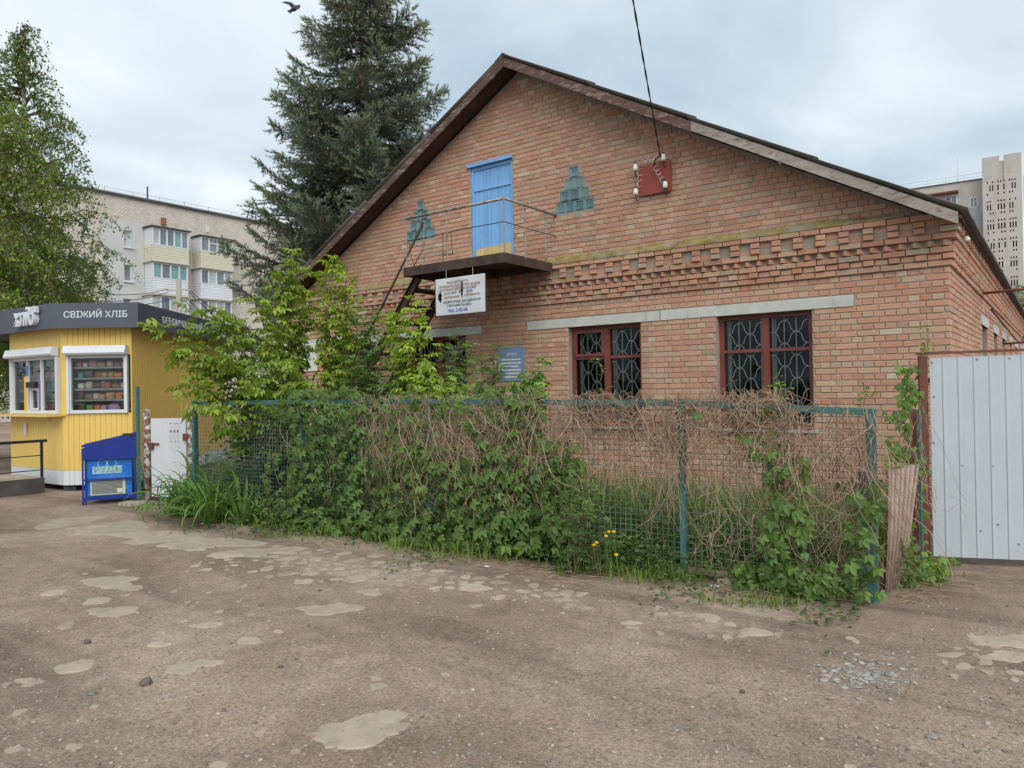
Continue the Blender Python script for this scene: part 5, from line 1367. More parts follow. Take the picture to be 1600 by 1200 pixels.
# balconies: (front px range, glass top/bottom at left px, panel bottom, panes, panel material, glass)
def balcony(pl, pr, yt, yg, yb, panes, pm, gm, special=None, side=True):
    D = 1.15
    s0, zt = ahit(pl, yt, D); s1, _ = ahit(pr, yt, D); _, zg = ahit(pl, yg, D); _, zb = ahit(pl, yb, D)
    mb = MB(); mb.obox(A_((s0+s1)/2, zb-.05, D/2), ad*((s1-s0)/2+.04), an*(D/2+.02), Vector((0, 0, .05))); bal = mb.build('balcony', MAT['farconcrete'], apt)
    zm = (zb+zg)/2
    mb = MB(); n = max(3, int((zg-zb)/.16)); hh = (zg-zb)/n
    for k in range(n):
        z = zb+hh*(k+.5)
        mb.obox(A_((s0+s1)/2, z, D), ad*(s1-s0)/2, an*.03, Vector((0, 0, hh/2-.012))); mb.obox(A_(s0+.03, z, D/2-.02), ad*.03, an*(D/2-.03), Vector((0, 0, hh/2-.012))); mb.obox(A_(s1-.03, z, D/2-.02), ad*.03, an*(D/2-.03), Vector((0, 0, hh/2-.012)))
    mb.obox(A_((s0+s1)/2, zm, D-.035), ad*((s1-s0)/2-.01), an*.005, Vector((0, 0, (zg-zb)/2)))
    mb.build('parapet', pm, bal)
    mb = MB(); f = .06; wd = (s1-s0)/panes
    mb.obox(A_((s0+s1)/2, zg+.04, D), ad*((s1-s0)/2+.05), an*.05, Vector((0, 0, .04))); mb.obox(A_((s0+s1)/2, zt-.04, D), ad*(s1-s0)/2, an*.04, Vector((0, 0, .04)))
    for k in range(panes+1): mb.obox(A_(s0+wd*k+(.05 if k == 0 else -.05 if k == panes else 0), (zg+zt)/2, D), ad*.055, an*.045, Vector((0, 0, (zt-zg)/2-.01)))
    for e in (s0+.02, s1-.02): mb.obox(A_(e, (zg+zt)/2, D/2), ad*.02, an*(D/2-.02), Vector((0, 0, (zt-zg)/2)))
    mb.build('glazing_frame', MAT['pvc'] if pm != MAT['creampanel'] or True else pm, bal)
    for k in range(panes):
        g = gm[k % len(gm)]
        mb = MB(); mb.obox(A_(s0+wd*(k+.5), (zg+zt)/2, D-.03), ad*(wd/2-.05), an*.008, Vector((0, 0, (zt-zg)/2-.07))); mb.build('pane', MAT[g], bal)
        if special and k in special:
            mb = MB(); mb.obox(A_(s0+wd*(k+.5), zt-.45, D), ad*(wd/2-.05), an*.04, Vector((0, 0, .04))); mb.build('vent_bar', MAT['pvc'], bal)
    mb = MB(); mb.obox(A_((s0+s1)/2, zt+.06, D/2+.08), ad*((s1-s0)/2+.15), an*(D/2+.15), Vector((0, 0, .035))); mb.build('canopy', MAT['tar'] if special is not None else MAT['farconcrete'], bal)
balcony(237, 294, 354, 382, 407, 5, MAT['creampanel'], ['farglass_pale', 'farglass', 'farglass', 'farglass_teal', 'farglass'], special=[])
balcony(238, 293, 409, 434, 457, 4, MAT['whitepanel'], ['farglass_teal', 'farglass', 'farglass_teal', 'farglass_teal'])
balcony(236, 294, 461, 486, 512, 4, MAT['whitepanel'], ['farglass_pale', 'farglass', 'farglass_pale', 'farglass_pale'])
balcony(313, 364, 369, 392, 417, 4, MAT['creampanel'], ['farglass', 'farglass', 'farglass', 'farglass_green'], special=[1, 2])
balcony(313, 362, 420, 443, 465, 4, MAT['whitepanel'], ['farglass', 'farglass_pale', 'farglass', 'farglass_pale'])
balcony(312, 362, 468, 490, 514, 4, MAT['whitepanel'], ['farglass', 'farglass_pale', 'farglass_pale', 'farglass'])
s_, z_ = ahit(251, 340); s2, z2 = ahit(258, 352); mb = MB(); mb.obox(A_((s_+s2)/2, (z_+z2)/2, .05), ad*abs(s2-s_)/2, an*.12, Vector((0, 0, abs(z_-z2)/2))); mb.build('brick_vent', MAT['redbrickfar'], awall)
s_, z_ = ahit(321, 354); s2, z2 = ahit(327, 364); mb = MB(); mb.obox(A_((s_+s2)/2, (z_+z2)/2, .03), ad*abs(s2-s_)/2, an*.03, Vector((0, 0, abs(z_-z2)/2))); mb.build('wall_vent', MAT['creampanel'], awall)
for px, py in ((367, 397), (366, 447)):
    s_, z_ = ahit(px, py); mb = MB(); mb.obox(A_(s_, z_, .25), ad*.35, an*.18, Vector((0, 0, .28))); ac = mb.build('air_conditioner', MAT['pvc'], apt)
    mb = MB(); mb.lathe(A_(s_-.05, z_, .435), [(.2, 0), (.2, .012)], 14, an); mb.build('fan_grille', MAT['ventslat'], ac)

# ---- tower on the right with pierced concrete stair screen
tp, td, tn, thit = vplane(1535, 247, 1597, 237, 34.0)
tow = thing('tower_block', 'tall concrete block with pierced stair screen behind the roof', 'building', tp)
def T_(s, z, o=0.0): return tp+td*s+tn*o+Vector((0, 0, z))
sL, _ = thit(1535, 300); sR, _ = thit(1597, 300); wT = sR-sL
n0s, zt0 = thit(1561, 243); n1s, ztn = thit(1568, 250)
# block body: side piers, top wall with a notch, void behind the screens
cols = [thit(1420+x/4.615, 400)[0] for x in (562, 630, 637, 713, 722, 793)]
mb = MB()
ztop = 34.0; zlat = thit(1560, 220+285/4.615)[1]
def tb(a, b, c, d, o=0.0, th=.5): mb.obox(T_((a+b)/2, (c+d)/2, o-th/2), td*(b-a)/2, tn*th/2, Vector((0, 0, (d-c)/2)))
tb(sL, n0s, zlat, ztop); tb(n1s, sR, zlat, ztop); tb(n0s, n1s, zlat, ztn, -.15)
tb(sL, cols[0], 0, zlat); tb(cols[5], sR, 0, zlat); tb(cols[1], cols[2], 0, zlat, .02); tb(cols[3], cols[4], 0, zlat, .02)
mb.obox(T_(sL+.15, 17, -3), td*.15, tn*2.5, Vector((0, 0, 17))); mb.obox(T_(sR-.15, 17, -3), td*.15, tn*2.5, Vector((0, 0, 17)))
tw = mb.build('stair_tower', MAT['farconcrete'], tow)
mb = MB(); mb.obox(T_((sL+sR)/2, 16.5, -2.2), td*wT/2, tn*.1, Vector((0, 0, 16.5))); mb.build('void_wall', MAT['dark'], tw)
rt = random.Random(8); ST = 2.8; fl = 0
z = zlat
while z > 8:
    for ci in range(3):
        a, b = cols[2*ci], cols[2*ci+1]; W6 = (b-a)/5; mb = MB()
        W6 = (b-a)/7; H5 = (ST-.50)/8
        mb.obox(T_((a+b)/2, z-ST+.25, -.12), td*(b-a)/2, tn*.12, Vector((0, 0, .251)))
        up3 = rt.sample((1, 3, 5), rt.choice((2, 2, 3))); lo3 = rt.sample((1, 3, 5), rt.choice((1, 2, 2))); t3 = (1, 3, 5) if rt.random() < .7 else rt.sample((1, 3, 5), 2)
        for r in range(8):
            ho = t3 if r == 0 else up3 if r in (2, 3, 4) else lo3 if r == 6 else ()
            for c in range(7):
                if c not in ho: mb.obox(T_(a+W6*(c+.5), z-H5*(r+.5), -.10), td*(W6/2+.003), tn*.10, Vector((0, 0, H5/2+.003)))
        mb.build('pierced_screen', MAT['farconcrete'], tw)
    z -= ST; fl += 1
# lower wing to the left of the stair tower
s_a, zw = thit(1433, 295, -2.0); s_b, zw2 = thit(1535, 279, -2.0)
zw = (zw+zw2)/2
WT = [thit(1420+440/4.615, 220+410/4.615, -2.0)+thit(1420+497/4.615, 220+478/4.615, -2.0), thit(1420+262/4.615, 220+402/4.615, -2.0)+thit(1420+350/4.615, 220+470/4.615, -2.0)]
holes = [(a, c, d, b) for a, b, c, d in WT]
mb = MB(); ss = sorted(set([s_a-25, sL-.001]+[v for h in holes for v in h[:2]]))
for a, b in zip(ss, ss[1:]):
    rng = [(0, zw)]
    for h in holes:
        if h[0] < (a+b)/2 < h[1]: rng = cut(rng, h[2], h[3])
    for c, d in rng: mb.obox(T_((a+b)/2, (c+d)/2, -2.2), td*(b-a)/2, tn*.2, Vector((0, 0, (d-c)/2)))
wing = mb.build('wing', MAT['farconcrete'], tow)
mb = MB(); g1 = holes[0]; zg = zw-5.3
for a, b in ((holes[1][1]+.4, holes[0][0]), (holes[0][1], sL-.01)): mb.obox(T_((a+b)/2, zg/2, -1.97), td*(b-a)/2, tn*.03, Vector((0, 0, zg/2)))
mb.obox(T_((g1[0]+g1[1])/2, (zg+g1[3])/2, -1.97), td*(g1[1]-g1[0])/2, tn*.03, Vector((0, 0, max(.01, (zg-g1[3])/2)))) if zg > g1[3] else None
mb.obox(T_((g1[0]+g1[1])/2, g1[2]/2, -1.97), td*(g1[1]-g1[0])/2, tn*.03, Vector((0, 0, g1[2]/2)))
mb.build('render_panel', MAT['bluegrey'], wing)
for a, b, c, d in holes:
    mb = MB()
    for e in (a+.06, (a+b)/2, b-.06): mb.obox(T_(e, (c+d)/2, -2.05), td*.07, tn*.05, Vector((0, 0, (d-c)/2)))
    mb.obox(T_((a+b)/2, c+.07, -2.05), td*(b-a)/2, tn*.05, Vector((0, 0, .07))); mb.obox(T_((a+b)/2, d-.07, -2.05), td*(b-a)/2, tn*.05, Vector((0, 0, .07))); w_ = mb.build('window', MAT['pvc'], wing)
    mb = MB(); mb.obox(T_((a+b)/2, (c+d)/2, -2.10), td*(b-a)/2, tn*.02, Vector((0, 0, (d-c)/2))); mb.build('pane', MAT['farglass'], w_)
a, b, c, d = holes[1]; mb = MB(); mb.obox(T_((a+b)/2-1.5, d+.35, -1.4), td*((b-a)/2+1.7), tn*.7, Vector((0, 0, .12))); mb.build('balcony_canopy', MAT['rustred'], wing)
mb = MB(); k = s_a-25
while k < sL: mb.tube([T_(k, zw, -2.6), T_(k, zw+1.1, -2.6)], .035, 4); k += 2.4
mb.tube([T_(s_a-25, zw+1.1, -2.6), T_(sL, zw+1.1, -2.6)], .035, 4); mb.tube([T_(s_a-25, zw+.6, -2.6), T_(sL, zw+.6, -2.6)], .025, 4)
mb.tube([T_(thit(1495, 280)[0], zw, -2.7), T_(thit(1495, 280)[0], zw+4.2, -2.7)], .06, 5); mb.build('roof_railing', MAT['wire'], wing)
mb = MB(); mb.obox(T_((s_a-25+sL)/2, zw+.04, -5), td*(sL-s_a+25)/2, tn*3.2, Vector((0, 0, .05))); mb.build('roof', MAT['tar'], wing)
# right part of the far block
mb = MB(); mb.obox(T_(sR+4.2, 15.5, -2.2), td*4.0, tn*.2, Vector((0, 0, 15.5))); mb.build('wing', MAT['bluegrey'], tow)

# ---- lighting pole with wires
ub = at(282, 620, 34); ut = at(283, 436, 34)
up_ = thing('utility_pole', 'grey concrete utility pole carrying thin wires behind the kiosk', 'pole', (ub.x, ub.y, 0))
mb = MB(); mb.tube([(ub.x, ub.y, -.2), (ub.x, ub.y, ut.z)], [.19, .12], 8); mb.build('shaft', MAT['farconcrete'], up_)
def lat(px, py, dep): return at(px, py, dep)
mb = MB(); mb.bar(Vector((ub.x, ub.y, ut.z-.5))-RIGHT*.55, Vector((ub.x, ub.y, ut.z-.5))+RIGHT*.55, .07, .07); mb.bar(Vector((ub.x, ub.y, ut.z-.95))-RIGHT*.35, Vector((ub.x, ub.y, ut.z-.95))+RIGHT*.35, .06, .06); mb.build('crossarm', MAT['farconcrete'], up_)
for k, (o, z, tgt) in enumerate(((-.5, -.45, (120, 452, 30)), (-.5, -.6, (120, 466, 30)), (-.3, -.9, (120, 472, 31)), (.5, -.5, (470, 560, 22)), (.5, -.62, (460, 575, 22)), (.35, -.9, (440, 560, 24)))):
    a = Vector((ub.x, ub.y, ut.z+z))+RIGHT*o; b = at(*tgt)
    mb = MB(); mb.tube([a.lerp(b, t/10)+Vector((0, 0, -.25*4*(t/10)*(1-t/10))) for t in range(11)], .018, 4); mb.build('wire', MAT['black'], up_)
# ---- pigeon in flight
bp = at(459, 13, 15)
def pigeon():
    mb = MB(); X = RIGHT; Yv = UP; Zv = -FWD; c = bp
    def P(x, y, z=0): return c+X*x+Yv*y+Zv*z
    prof = [(.155, .002), (.14, .02), (.12, .028), (.09, .026), (.05, .045), (0, .055), (-.06, .042), (-.11, .022), (-.13, .012)]
    n = 10; vs = []
    ax = Vector((.93, .0, .36))
    for t, r in prof:
        for j in range(n):
            a = 2*math.pi*j/n
            vs.append(P(t*.75+.02, t*.35+r*math.cos(a), r*math.sin(a)))
    fs = [(i*n+j, i*n+(j+1) % n, (i+1)*n+(j+1) % n, (i+1)*n+j) for i in range(len(prof)-1) for j in range(n)]
    mb.add(vs, fs)
    # far wing spread left, near wing swept right-down, fanned tail, all joined at the body
    for pts in ([(.05, .03, .0), (-.03, .10, .04), (-.13, .115, .05), (-.235, .10, .05), (-.16, .075, .05), (-.09, .055, .04), (-.04, .00, .02)],
                [(.06, .02, .03), (.12, .03, .09), (.165, .005, .13), (.175, -.05, .15), (.13, -.085, .13), (.07, -.06, .08), (.02, -.02, .04)],
                [(-.06, -.02, .0), (-.13, -.05, .01), (-.11, -.085, .01), (-.06, -.105, .01), (-.03, -.06, 0)]):
        m_ = len(pts); v0 = [P(*p) for p in pts]; v1 = [P(x, y, z-.010) for x, y, z in pts]
        mb.add(v0+v1, [tuple(range(m_)), tuple(range(2*m_-1, m_-1, -1))]+[(i, (i+1) % m_, m_+(i+1) % m_, m_+i) for i in range(m_)])
    return mb
MAT['pigeon'] = mat('slate_feathers', (.055, .048, .062), .8, .3, 20, 60, 0)
pg = pigeon().build('pigeon', MAT['pigeon'], smooth=False); recentre(pg, bp); tag(pg, 'dark pigeon flying beside the spruce top', 'bird')
# ================================================================== TREES
def leaflet(L, Wd, fold=.12, droop=.12):           # pointed oval, folded along the midrib; tip along +x
    v = [(0, 0, 0), (.30*L, Wd*.46, fold*Wd), (.62*L, Wd*.40, fold*Wd-droop*L*.3), (L, 0, -droop*L), (.62*L, -Wd*.40, fold*Wd-droop*L*.3), (.30*L, -Wd*.46, fold*Wd), (.5*L, 0, -fold*Wd*.6-droop*L*.15)]
    f = [(0, 6, 1), (1, 6, 2), (2, 6, 3), (3, 6, 4), (4, 6, 5), (5, 6, 0)]
    return np.array(v, float), np.array(f)
def compose(items):                                # items: (template, rotz, roty, offset, scale)
    parts = []
    for (V, F), az, ay, off, s in items:
        M = np.array(Matrix.Rotation(az, 3, 'Z') @ Matrix.Rotation(ay, 3, 'Y'))
        parts.append(((V*s) @ M.T+np.array(off), F, np.ones((len(V), 3))))
    V, F, _ = merge(parts); return V, F
LF = leaflet(1.0, .62, .14, .26)
CREEP = compose([(LF, 0, .10, (.05, 0, 0), .95), (LF, 1.0, .18, (.03, .03, 0), .82), (LF, -1.0, .18, (.03, -.03, 0), .82), (LF, 2.0, .3, (0, .04, 0), .55), (LF, -2.0, .3, (0, -.04, 0), .55)])
LM = leaflet(1.0, .54, .14, .30)
ELDER = compose([(LM, 0, .25, (.75, 0, -.03), .72), (LM, .85, .35, (.55, .03, 0), .58), (LM, -.85, .35, (.55, -.03, 0), .58), (LM, 1.0, .3, (.25, .03, .02), .5), (LM, -1.0, .3, (.25, -.03, .02), .5)])
PINN = compose([(leaflet(1, .5, .12, .15), 0, .1, (.9, 0, 0), .38)]+[(leaflet(1, .5, .12, .15), s*.95, .15, (.2+.24*k, s*.02, 0), .40-.03*k) for k in range(3) for s in (1, -1)])
SIMPLE = leaflet(1.0, .55, .10, .15)
DIAM = (np.array([(0, 0, 0), (.45, .34, .05), (1, 0, -.12), (.45, -.34, .05)], float), np.array([(0, 1, 2), (0, 2, 3)]))
# a spruce shoot: bottle-brush of flat needle sprays around its axis
def shoot():
    V, F = [], []
    for k in range(7):
        a = 2*math.pi*k/7+.2; c, s = math.cos(a), math.sin(a)
        for (x0, x1, r) in ((.0, .55, .17), (.35, .95, .15)):
            o = len(V); w_ = .055
            V += [(x0, 0, 0), (x0+.16, 0, 0), (x1-.10*((k*7) % 3), c*r, s*r)]
            F.append((o, o+1, o+2))
    o = len(V); V += [(0, .035, 0), (0, -.03, .03), (0, -.03, -.03), (1.06, 0, 0)]; F += [(o, o+1, o+3), (o+1, o+2, o+3), (o+2, o, o+3)]
    return np.array(V, float), np.array(F)
SHOOT = shoot()
def nrm(v): return v/np.linalg.norm(v, axis=-1, keepdims=True)

# ---- spruce behind the building
def spruce(px, dep, ztip, zbase, name, label, rmax_fn, seed, tmax):
    rr = np.random.default_rng(seed)
    b = at(px, 620, dep); bx, by = b.x, b.y
    t = thing(name, label, 'tree', (bx, by, 0))
    mb = MB(); mb.tube([(bx, by, -.2), (bx, by, ztip*.5), (bx, by, ztip-.3)], [.26, .17, .03], 9); mb.build('trunk', MAT['bark'], t, smooth=True)
    limbs = MB(); P, X, Zn, S, Tn = [], [], [], [], []; CP, CX, CT = [], [], []
    z = zbase
    while z < ztip-.25:
        R0 = rmax_fn(z); nb = int(9 if z < 9.5 else 7)
        a0 = rr.uniform(0, 6.28)
        for k in range(nb):
            az = a0+2*math.pi*k/nb+rr.uniform(-.3, .3); L = R0*(rr.uniform(.78, 1.12) if rr.random() < .68 else rr.uniform(.40, .75))
            zz = z+rr.uniform(-.16, .16)
            n = 12; pts = []
            drop = rr.uniform(.10, .30)*min(1, L/2.5)
            for i in range(n+1):
                u = i/n; r = L*u
                pts.append(np.array([bx+math.cos(az)*r, by+math.sin(az)*r, zz+.10*u*L-drop*L*math.sin(u*2.6)*.9+.34*L*max(0, u-.6)**1.6]))
            limbs.tube([tuple(p) for p in pts], [.035*(1-i/n)*max(.5, L/3.5)+.006 for i in range(n+1)], 4)
            side = np.array([-math.sin(az), math.cos(az), 0.0]); out_ = np.array([math.cos(az), math.sin(az), 0.0])
            m_ = int(L*8)
            for j in range(m_):
                u = .18+.82*(j+rr.random())/m_; i = min(n-1, int(u*n)); f = u*n-i
                p = pts[i]*(1-f)+pts[i+1]*f; ax = pts[i+1]-pts[i]; ax /= np.linalg.norm(ax)
                for s in (1, -1):
                    tl = (.20+.75*(1-abs(u-.45)*1.15))*min(1, L/2.2)*rr.uniform(.55, 1.1)
                    d = ax*.75+side*s*rr.uniform(.75, 1.05)+np.array([0, 0, rr.uniform(-.25, .22)]); d /= np.linalg.norm(d)
                    q = max(2, int(tl/.10)); droop = rr.uniform(.05, .45)
                    for h in range(q):
                        w_ = (h+.4)/q; pp = p+d*tl*w_+np.array([0, 0, -droop*tl*w_*w_])
                        dd_ = d+np.array([0, 0, -droop*w_+rr.uniform(-.1, .3)])+rr.normal(0, .25, 3)
                        P.append(pp); X.append(dd_); S.append(rr.uniform(.20, .31)); Zn.append(rr.normal(0, 1, 3))
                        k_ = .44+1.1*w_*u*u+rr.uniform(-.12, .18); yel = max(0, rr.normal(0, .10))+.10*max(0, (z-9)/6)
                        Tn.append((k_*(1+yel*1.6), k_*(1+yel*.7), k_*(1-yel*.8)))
                        if rr.random() < .30:            # hanging side shoots
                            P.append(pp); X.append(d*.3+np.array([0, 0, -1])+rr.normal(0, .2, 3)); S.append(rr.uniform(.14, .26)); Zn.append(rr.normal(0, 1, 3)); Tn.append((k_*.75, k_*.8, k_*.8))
                if rr.random() < .16*(1 if z > 8 else .35) and u > .55:
                    CP.append(p+np.array([0, 0, -.05])); CX.append(np.array([0, 0, -1.0])+rr.normal(0, .2, 3)); kk = rr.uniform(.8, 1.3); CT.append((kk, kk, kk))
            for h in range(5):                            # upturned leading shoots
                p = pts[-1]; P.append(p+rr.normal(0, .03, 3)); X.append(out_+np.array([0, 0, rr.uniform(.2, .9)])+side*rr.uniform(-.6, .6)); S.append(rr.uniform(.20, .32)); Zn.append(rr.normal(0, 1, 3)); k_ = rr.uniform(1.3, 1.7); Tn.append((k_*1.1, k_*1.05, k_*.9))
        z += rr.uniform(.30, .42)*(1.15 if z > 9.5 else .9)*max(.6, min(1.1, R0/2.4))
    for h in range(60):
        u = h/60; P.append(np.array([bx, by, ztip-1.4*u])); a = rr.uniform(0, 6.28); X.append(np.array([math.cos(a)*u, math.sin(a)*u, .8])); S.append(.2); Zn.append(rr.normal(0, 1, 3)); Tn.append((1.1, 1.1, .95))
    limbs.build('limbs', MAT['bark'], t)
    P, X, Zn, S, Tn = map(np.array, (P, X, Zn, S, Tn))
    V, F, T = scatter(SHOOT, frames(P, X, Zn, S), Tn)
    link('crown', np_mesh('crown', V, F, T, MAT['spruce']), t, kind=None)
    if len(CP):
        V, F, T = scatter((PEB[0]*np.array([.5, .16, .16]), PEB[1]), frames(np.array(CP), np.array(CX), rr.normal(0, 1, (len(CP), 3)), np.full(len(CP), .16)), np.array(CT))
        link('cones', np_mesh('cones', V, F, T, MAT['needle_dry']), t, kind='stuff')
    print('spruce shoots', len(P))
def rspr(z):
    pts = [(2.0, 3.8), (4.0, 4.3), (6.0, 4.0), (8.0, 3.25), (9.5, 2.75), (11.5, 2.2), (13.2, 1.6), (15.5, .95), (18.2, .15)]
    for (a, ra), (b, rb_) in zip(pts, pts[1:]):
        if a <= z <= b: return .88*(ra+(rb_-ra)*(z-a)/(b-a))
    return .15 if z > 18 else 3.6
spruce(577, 22.0, 18.2, 2.6, 'spruce_tree', 'tall dark blue-green spruce behind the brick building', rspr, 4, 0)

# ---- birches behind the kiosk
def birch(px, dep, ztip, lean, rfn, n_br, label, seed, name='birch_tree', leafs=1.0, tintb=(1, 1, 1), zlow=2.2):
    rr = np.random.default_rng(seed); b = at(px, 620, dep); t = thing(name, label, 'tree', (b.x, b.y, 0))
    rt3 = np.array(RIGHT); rt3[2] = 0; rt3 /= np.linalg.norm(rt3)
    def ax(z): u = z/ztip; return np.array([b.x, b.y, z])+rt3*lean*u*u
    n = 14; tr = MB(); tr.tube([tuple(ax(ztip*i/n)+rr.normal(0, .03, 3)*np.array([1, 1, 0])) for i in range(n+1)], [.17*(1-i/n)**.8+.012 for i in range(n+1)], 8); tr.build('trunk', MAT['birchbark'], t, smooth=True)
    lb = MB(); P, X, Zn, S, Tn = [], [], [], [], []
    for k in range(n_br):
        z = zlow+(ztip-zlow)*((k+rr.random())/n_br)**.95; az = rr.uniform(0, 6.28); L = rfn(z)*rr.uniform(.4, 1.18)
        d = np.array([math.cos(az), math.sin(az), 0]); p0 = ax(z); m_ = 9; pts = []
        rise = rr.uniform(.25, .75)
        for i in range(m_+1):
            u = i/m_; pts.append(p0+d*L*u+np.array([0, 0, rise*L*u-(.45+.25*rr.random())*L*u*u*u])+rr.normal(0, .03, 3))
        lb.tube([tuple(q) for q in pts], [.028*(1-i/m_)+.005 for i in range(m_+1)], 4)
        q = int(L*7)+2
        for j in range(q):
            u = .25+.75*(j+rr.random())/q; i = min(m_-1, int(u*m_)); f = u*m_-i; p = pts[i]*(1-f)+pts[i+1]*f
            a2 = rr.uniform(0, 6.28); tl = rr.uniform(.25, .85)*(.7+.5*rr.random()); dd_ = np.array([math.cos(a2), math.sin(a2), rr.uniform(-.2, .5)])
            tw_ = [p+dd_*tl*.55*v+np.array([0, 0, -tl*.95*v*v]) for v in (0, .33, .66, 1.0)]
            lb.tube([tuple(v) for v in tw_], .004, 3, cap=False)
            nl = int((9+rr.integers(0, 9))*leafs*tl*2.6)
            base = rr.uniform(.75, 1.25)
            for h in range(nl):
                v = rr.random(); pp = p+dd_*tl*.55*v+np.array([0, 0, -tl*.95*v*v])+rr.normal(0, .055, 3)
                P.append(pp); X.append(np.array([0, 0, -.8])+rr.normal(0, .7, 3)); Zn.append(rr.normal(0, 1, 3)); S.append(rr.uniform(.055, .095))
                y_ = rr.uniform(-.1, .25); kk = base*rr.uniform(.75, 1.25)
                Tn.append((kk*(1+y_)*tintb[0], kk*(1+y_*.3)*tintb[1], kk*tintb[2]))
    lb.build('branches', MAT['twig'], t)
    P, X, Zn, S, Tn = map(np.array, (P, X, Zn, S, Tn)); V, F, T = scatter(DIAM, frames(P, X, Zn, S), Tn)
    link('crown', np_mesh('crown', V, F, T, MAT['birch']), t)
    print('birch leaves', len(P))
def rb1(z): return float(np.interp(z, [2, 4, 6, 8, 10.0, 11.5], [2.5, 2.6, 2.1, 1.35, .65, .15]))
birch(40, 18.5, 10.8, .1, rb1, 135, 'slender birch with drooping sprays rising behind the kiosk', 21, leafs=1.0)
def rb2(z): return float(np.interp(z, [2, 4, 6, 7.5, 8.6], [2.2, 2.4, 2.0, 1.2, .3]))
birch(-40, 15.5, 7.6, .2, rb2, 110, 'yellow-green birch at the kiosk side, lower than its neighbour', 22, leafs=1.0, tintb=(1.25, 1.12, .7))
birch(60, 21, 6.0, .1, rb2, 70, 'low bushy tree filling the gap behind the kiosk roof', 23, name='bushy_tree', leafs=1.3, tintb=(.95, .98, .9), zlow=1.2)
# far treetop at the right edge beyond the eaves
birch(1612, 60, 8.6, 0, lambda z: 3.2, 60, 'green treetop beyond the end of the eaves', 24, name='distant_tree', leafs=1.0, zlow=5)
# ================================================================== CREEPER, SHRUBS, WEEDS
rp_ = np.random.default_rng(77)
FN = np.array(fn); FDv = np.array(fd)
def place_leaves(th, tmpl, P, X, Zn, S, T, mt, nobj, nm='leaf', rest='foliage'):
    """the leaves that show largest are parts of their own, the rest one mesh"""
    P, X, Zn, S, T = (np.array(a, float) for a in (P, X, Zn, S, T))
    A = frames(P, X, Zn, S)
    dep = (P-np.array(CAM)) @ np.array(FWD)
    front = (P @ FN)
    face = np.abs((A[:, :3, 2]/S[:, None]) @ np.array(FWD))
    order = np.argsort(-(S/dep*(.4+face)+.004*(front-front.mean())))
    pick, restI = order[:nobj], order[nobj:]
    if nobj:
        qs = np.quantile(T[pick].sum(1), [.2, .4, .6, .8]); gid = np.digitize(T[pick].sum(1), qs); me = {}
        for g in range(5):
            tv = T[pick][gid == g].mean(0) if (gid == g).any() else np.ones(3)
            me[g] = np_mesh(nm, tmpl[0], tmpl[1], np.repeat(tv[None], len(tmpl[0]), 0), mt)
        for i, g in zip(pick, gid): link(nm, me[g], th, mw=Matrix(A[i].tolist()))
    if len(restI):
        V, F, TT = scatter(tmpl, A[restI], T[restI]); link(rest, np_mesh(rest, V, F, TT, mt), th, kind='stuff')
def creeper_leaves(rects, smin, smax, bright=1.0, lo=-.18, hi=.16):
    P, X, Zn, S, T = [], [], [], [], []
    for x0, x1, y0, y1, n in rects:
        for _ in range(int(n)):
            px, py = rp_.uniform(x0, x1), rp_.uniform(y0, y1); off = rp_.uniform(lo, hi)*(.5+.6*min(1, max(0, (py-640)/200)))
            p = fpt(px, py, off)
            if p.z < .04: p.z = rp_.uniform(.05, .2)
            P.append(tuple(p)); lat_ = rp_.normal(0, .5)
            X.append(FDv*lat_+np.array([0, 0, -1])*rp_.uniform(.5, 1.0)+FN*rp_.uniform(.1, .7)); Zn.append(FN*rp_.uniform(.5, 1.2)+np.array([0, 0, rp_.uniform(.3, 1.1)])+rp_.normal(0, .28, 3))
            S.append(rp_.uniform(smin, smax)*(1 if off > -.05 else .9))
            k = bright*rp_.uniform(.62, 1.25); y = rp_.uniform(-.08, .22)
            T.append((k*(1+y), k, k*(1-y)))
    return P, X, Zn, S, T
def drystems(rects, r0=.0014, r1=.0034, o0=-.06, o1=.10):
    mb = MB()
    for x0, x1, y0, y1, n, lmin, lmax, down, curl in rects:
        for _ in range(n):
            px, py = rp_.uniform(x0, x1), rp_.uniform(y0, y1); p = fpt(px, py, rp_.uniform(o0, o1))
            L = rp_.uniform(lmin, lmax); k = max(5, int(L/.045)); st_ = L/k
            ang = -math.pi/2+rp_.normal(0, .5) if rp_.random() < down else rp_.uniform(0, 6.28)
            w_ = rp_.normal(0, curl); pts = []; off = 0; q = Vector(p)
            for i in range(k):
                pts.append(tuple(q)); w_ += rp_.normal(0, curl*.8); w_ *= .82; ang += w_
                if down > .5: ang += (-math.pi/2-((ang+math.pi) % (2*math.pi)-math.pi))*.10
                off = rp_.normal(0, .010)
                q = q+fd*math.cos(ang)*st_+Vector((0, 0, math.sin(ang)*st_))+fn*off
                if q.z > 1.535: ang = -abs(ang)
                if q.z < .03: break
            if len(pts) < 3: continue
            kk = rp_.uniform(.62, 1.35); c = (kk*1.02, kk, kk*.96) if rp_.random() < .6 else (kk*.85, kk*.72, kk*.62)
            r = rp_.uniform(r0, r1)
            mb.tube(pts, [r*(1-.5*i/len(pts)) for i in range(len(pts))], 4, c, cap=False)
    return mb
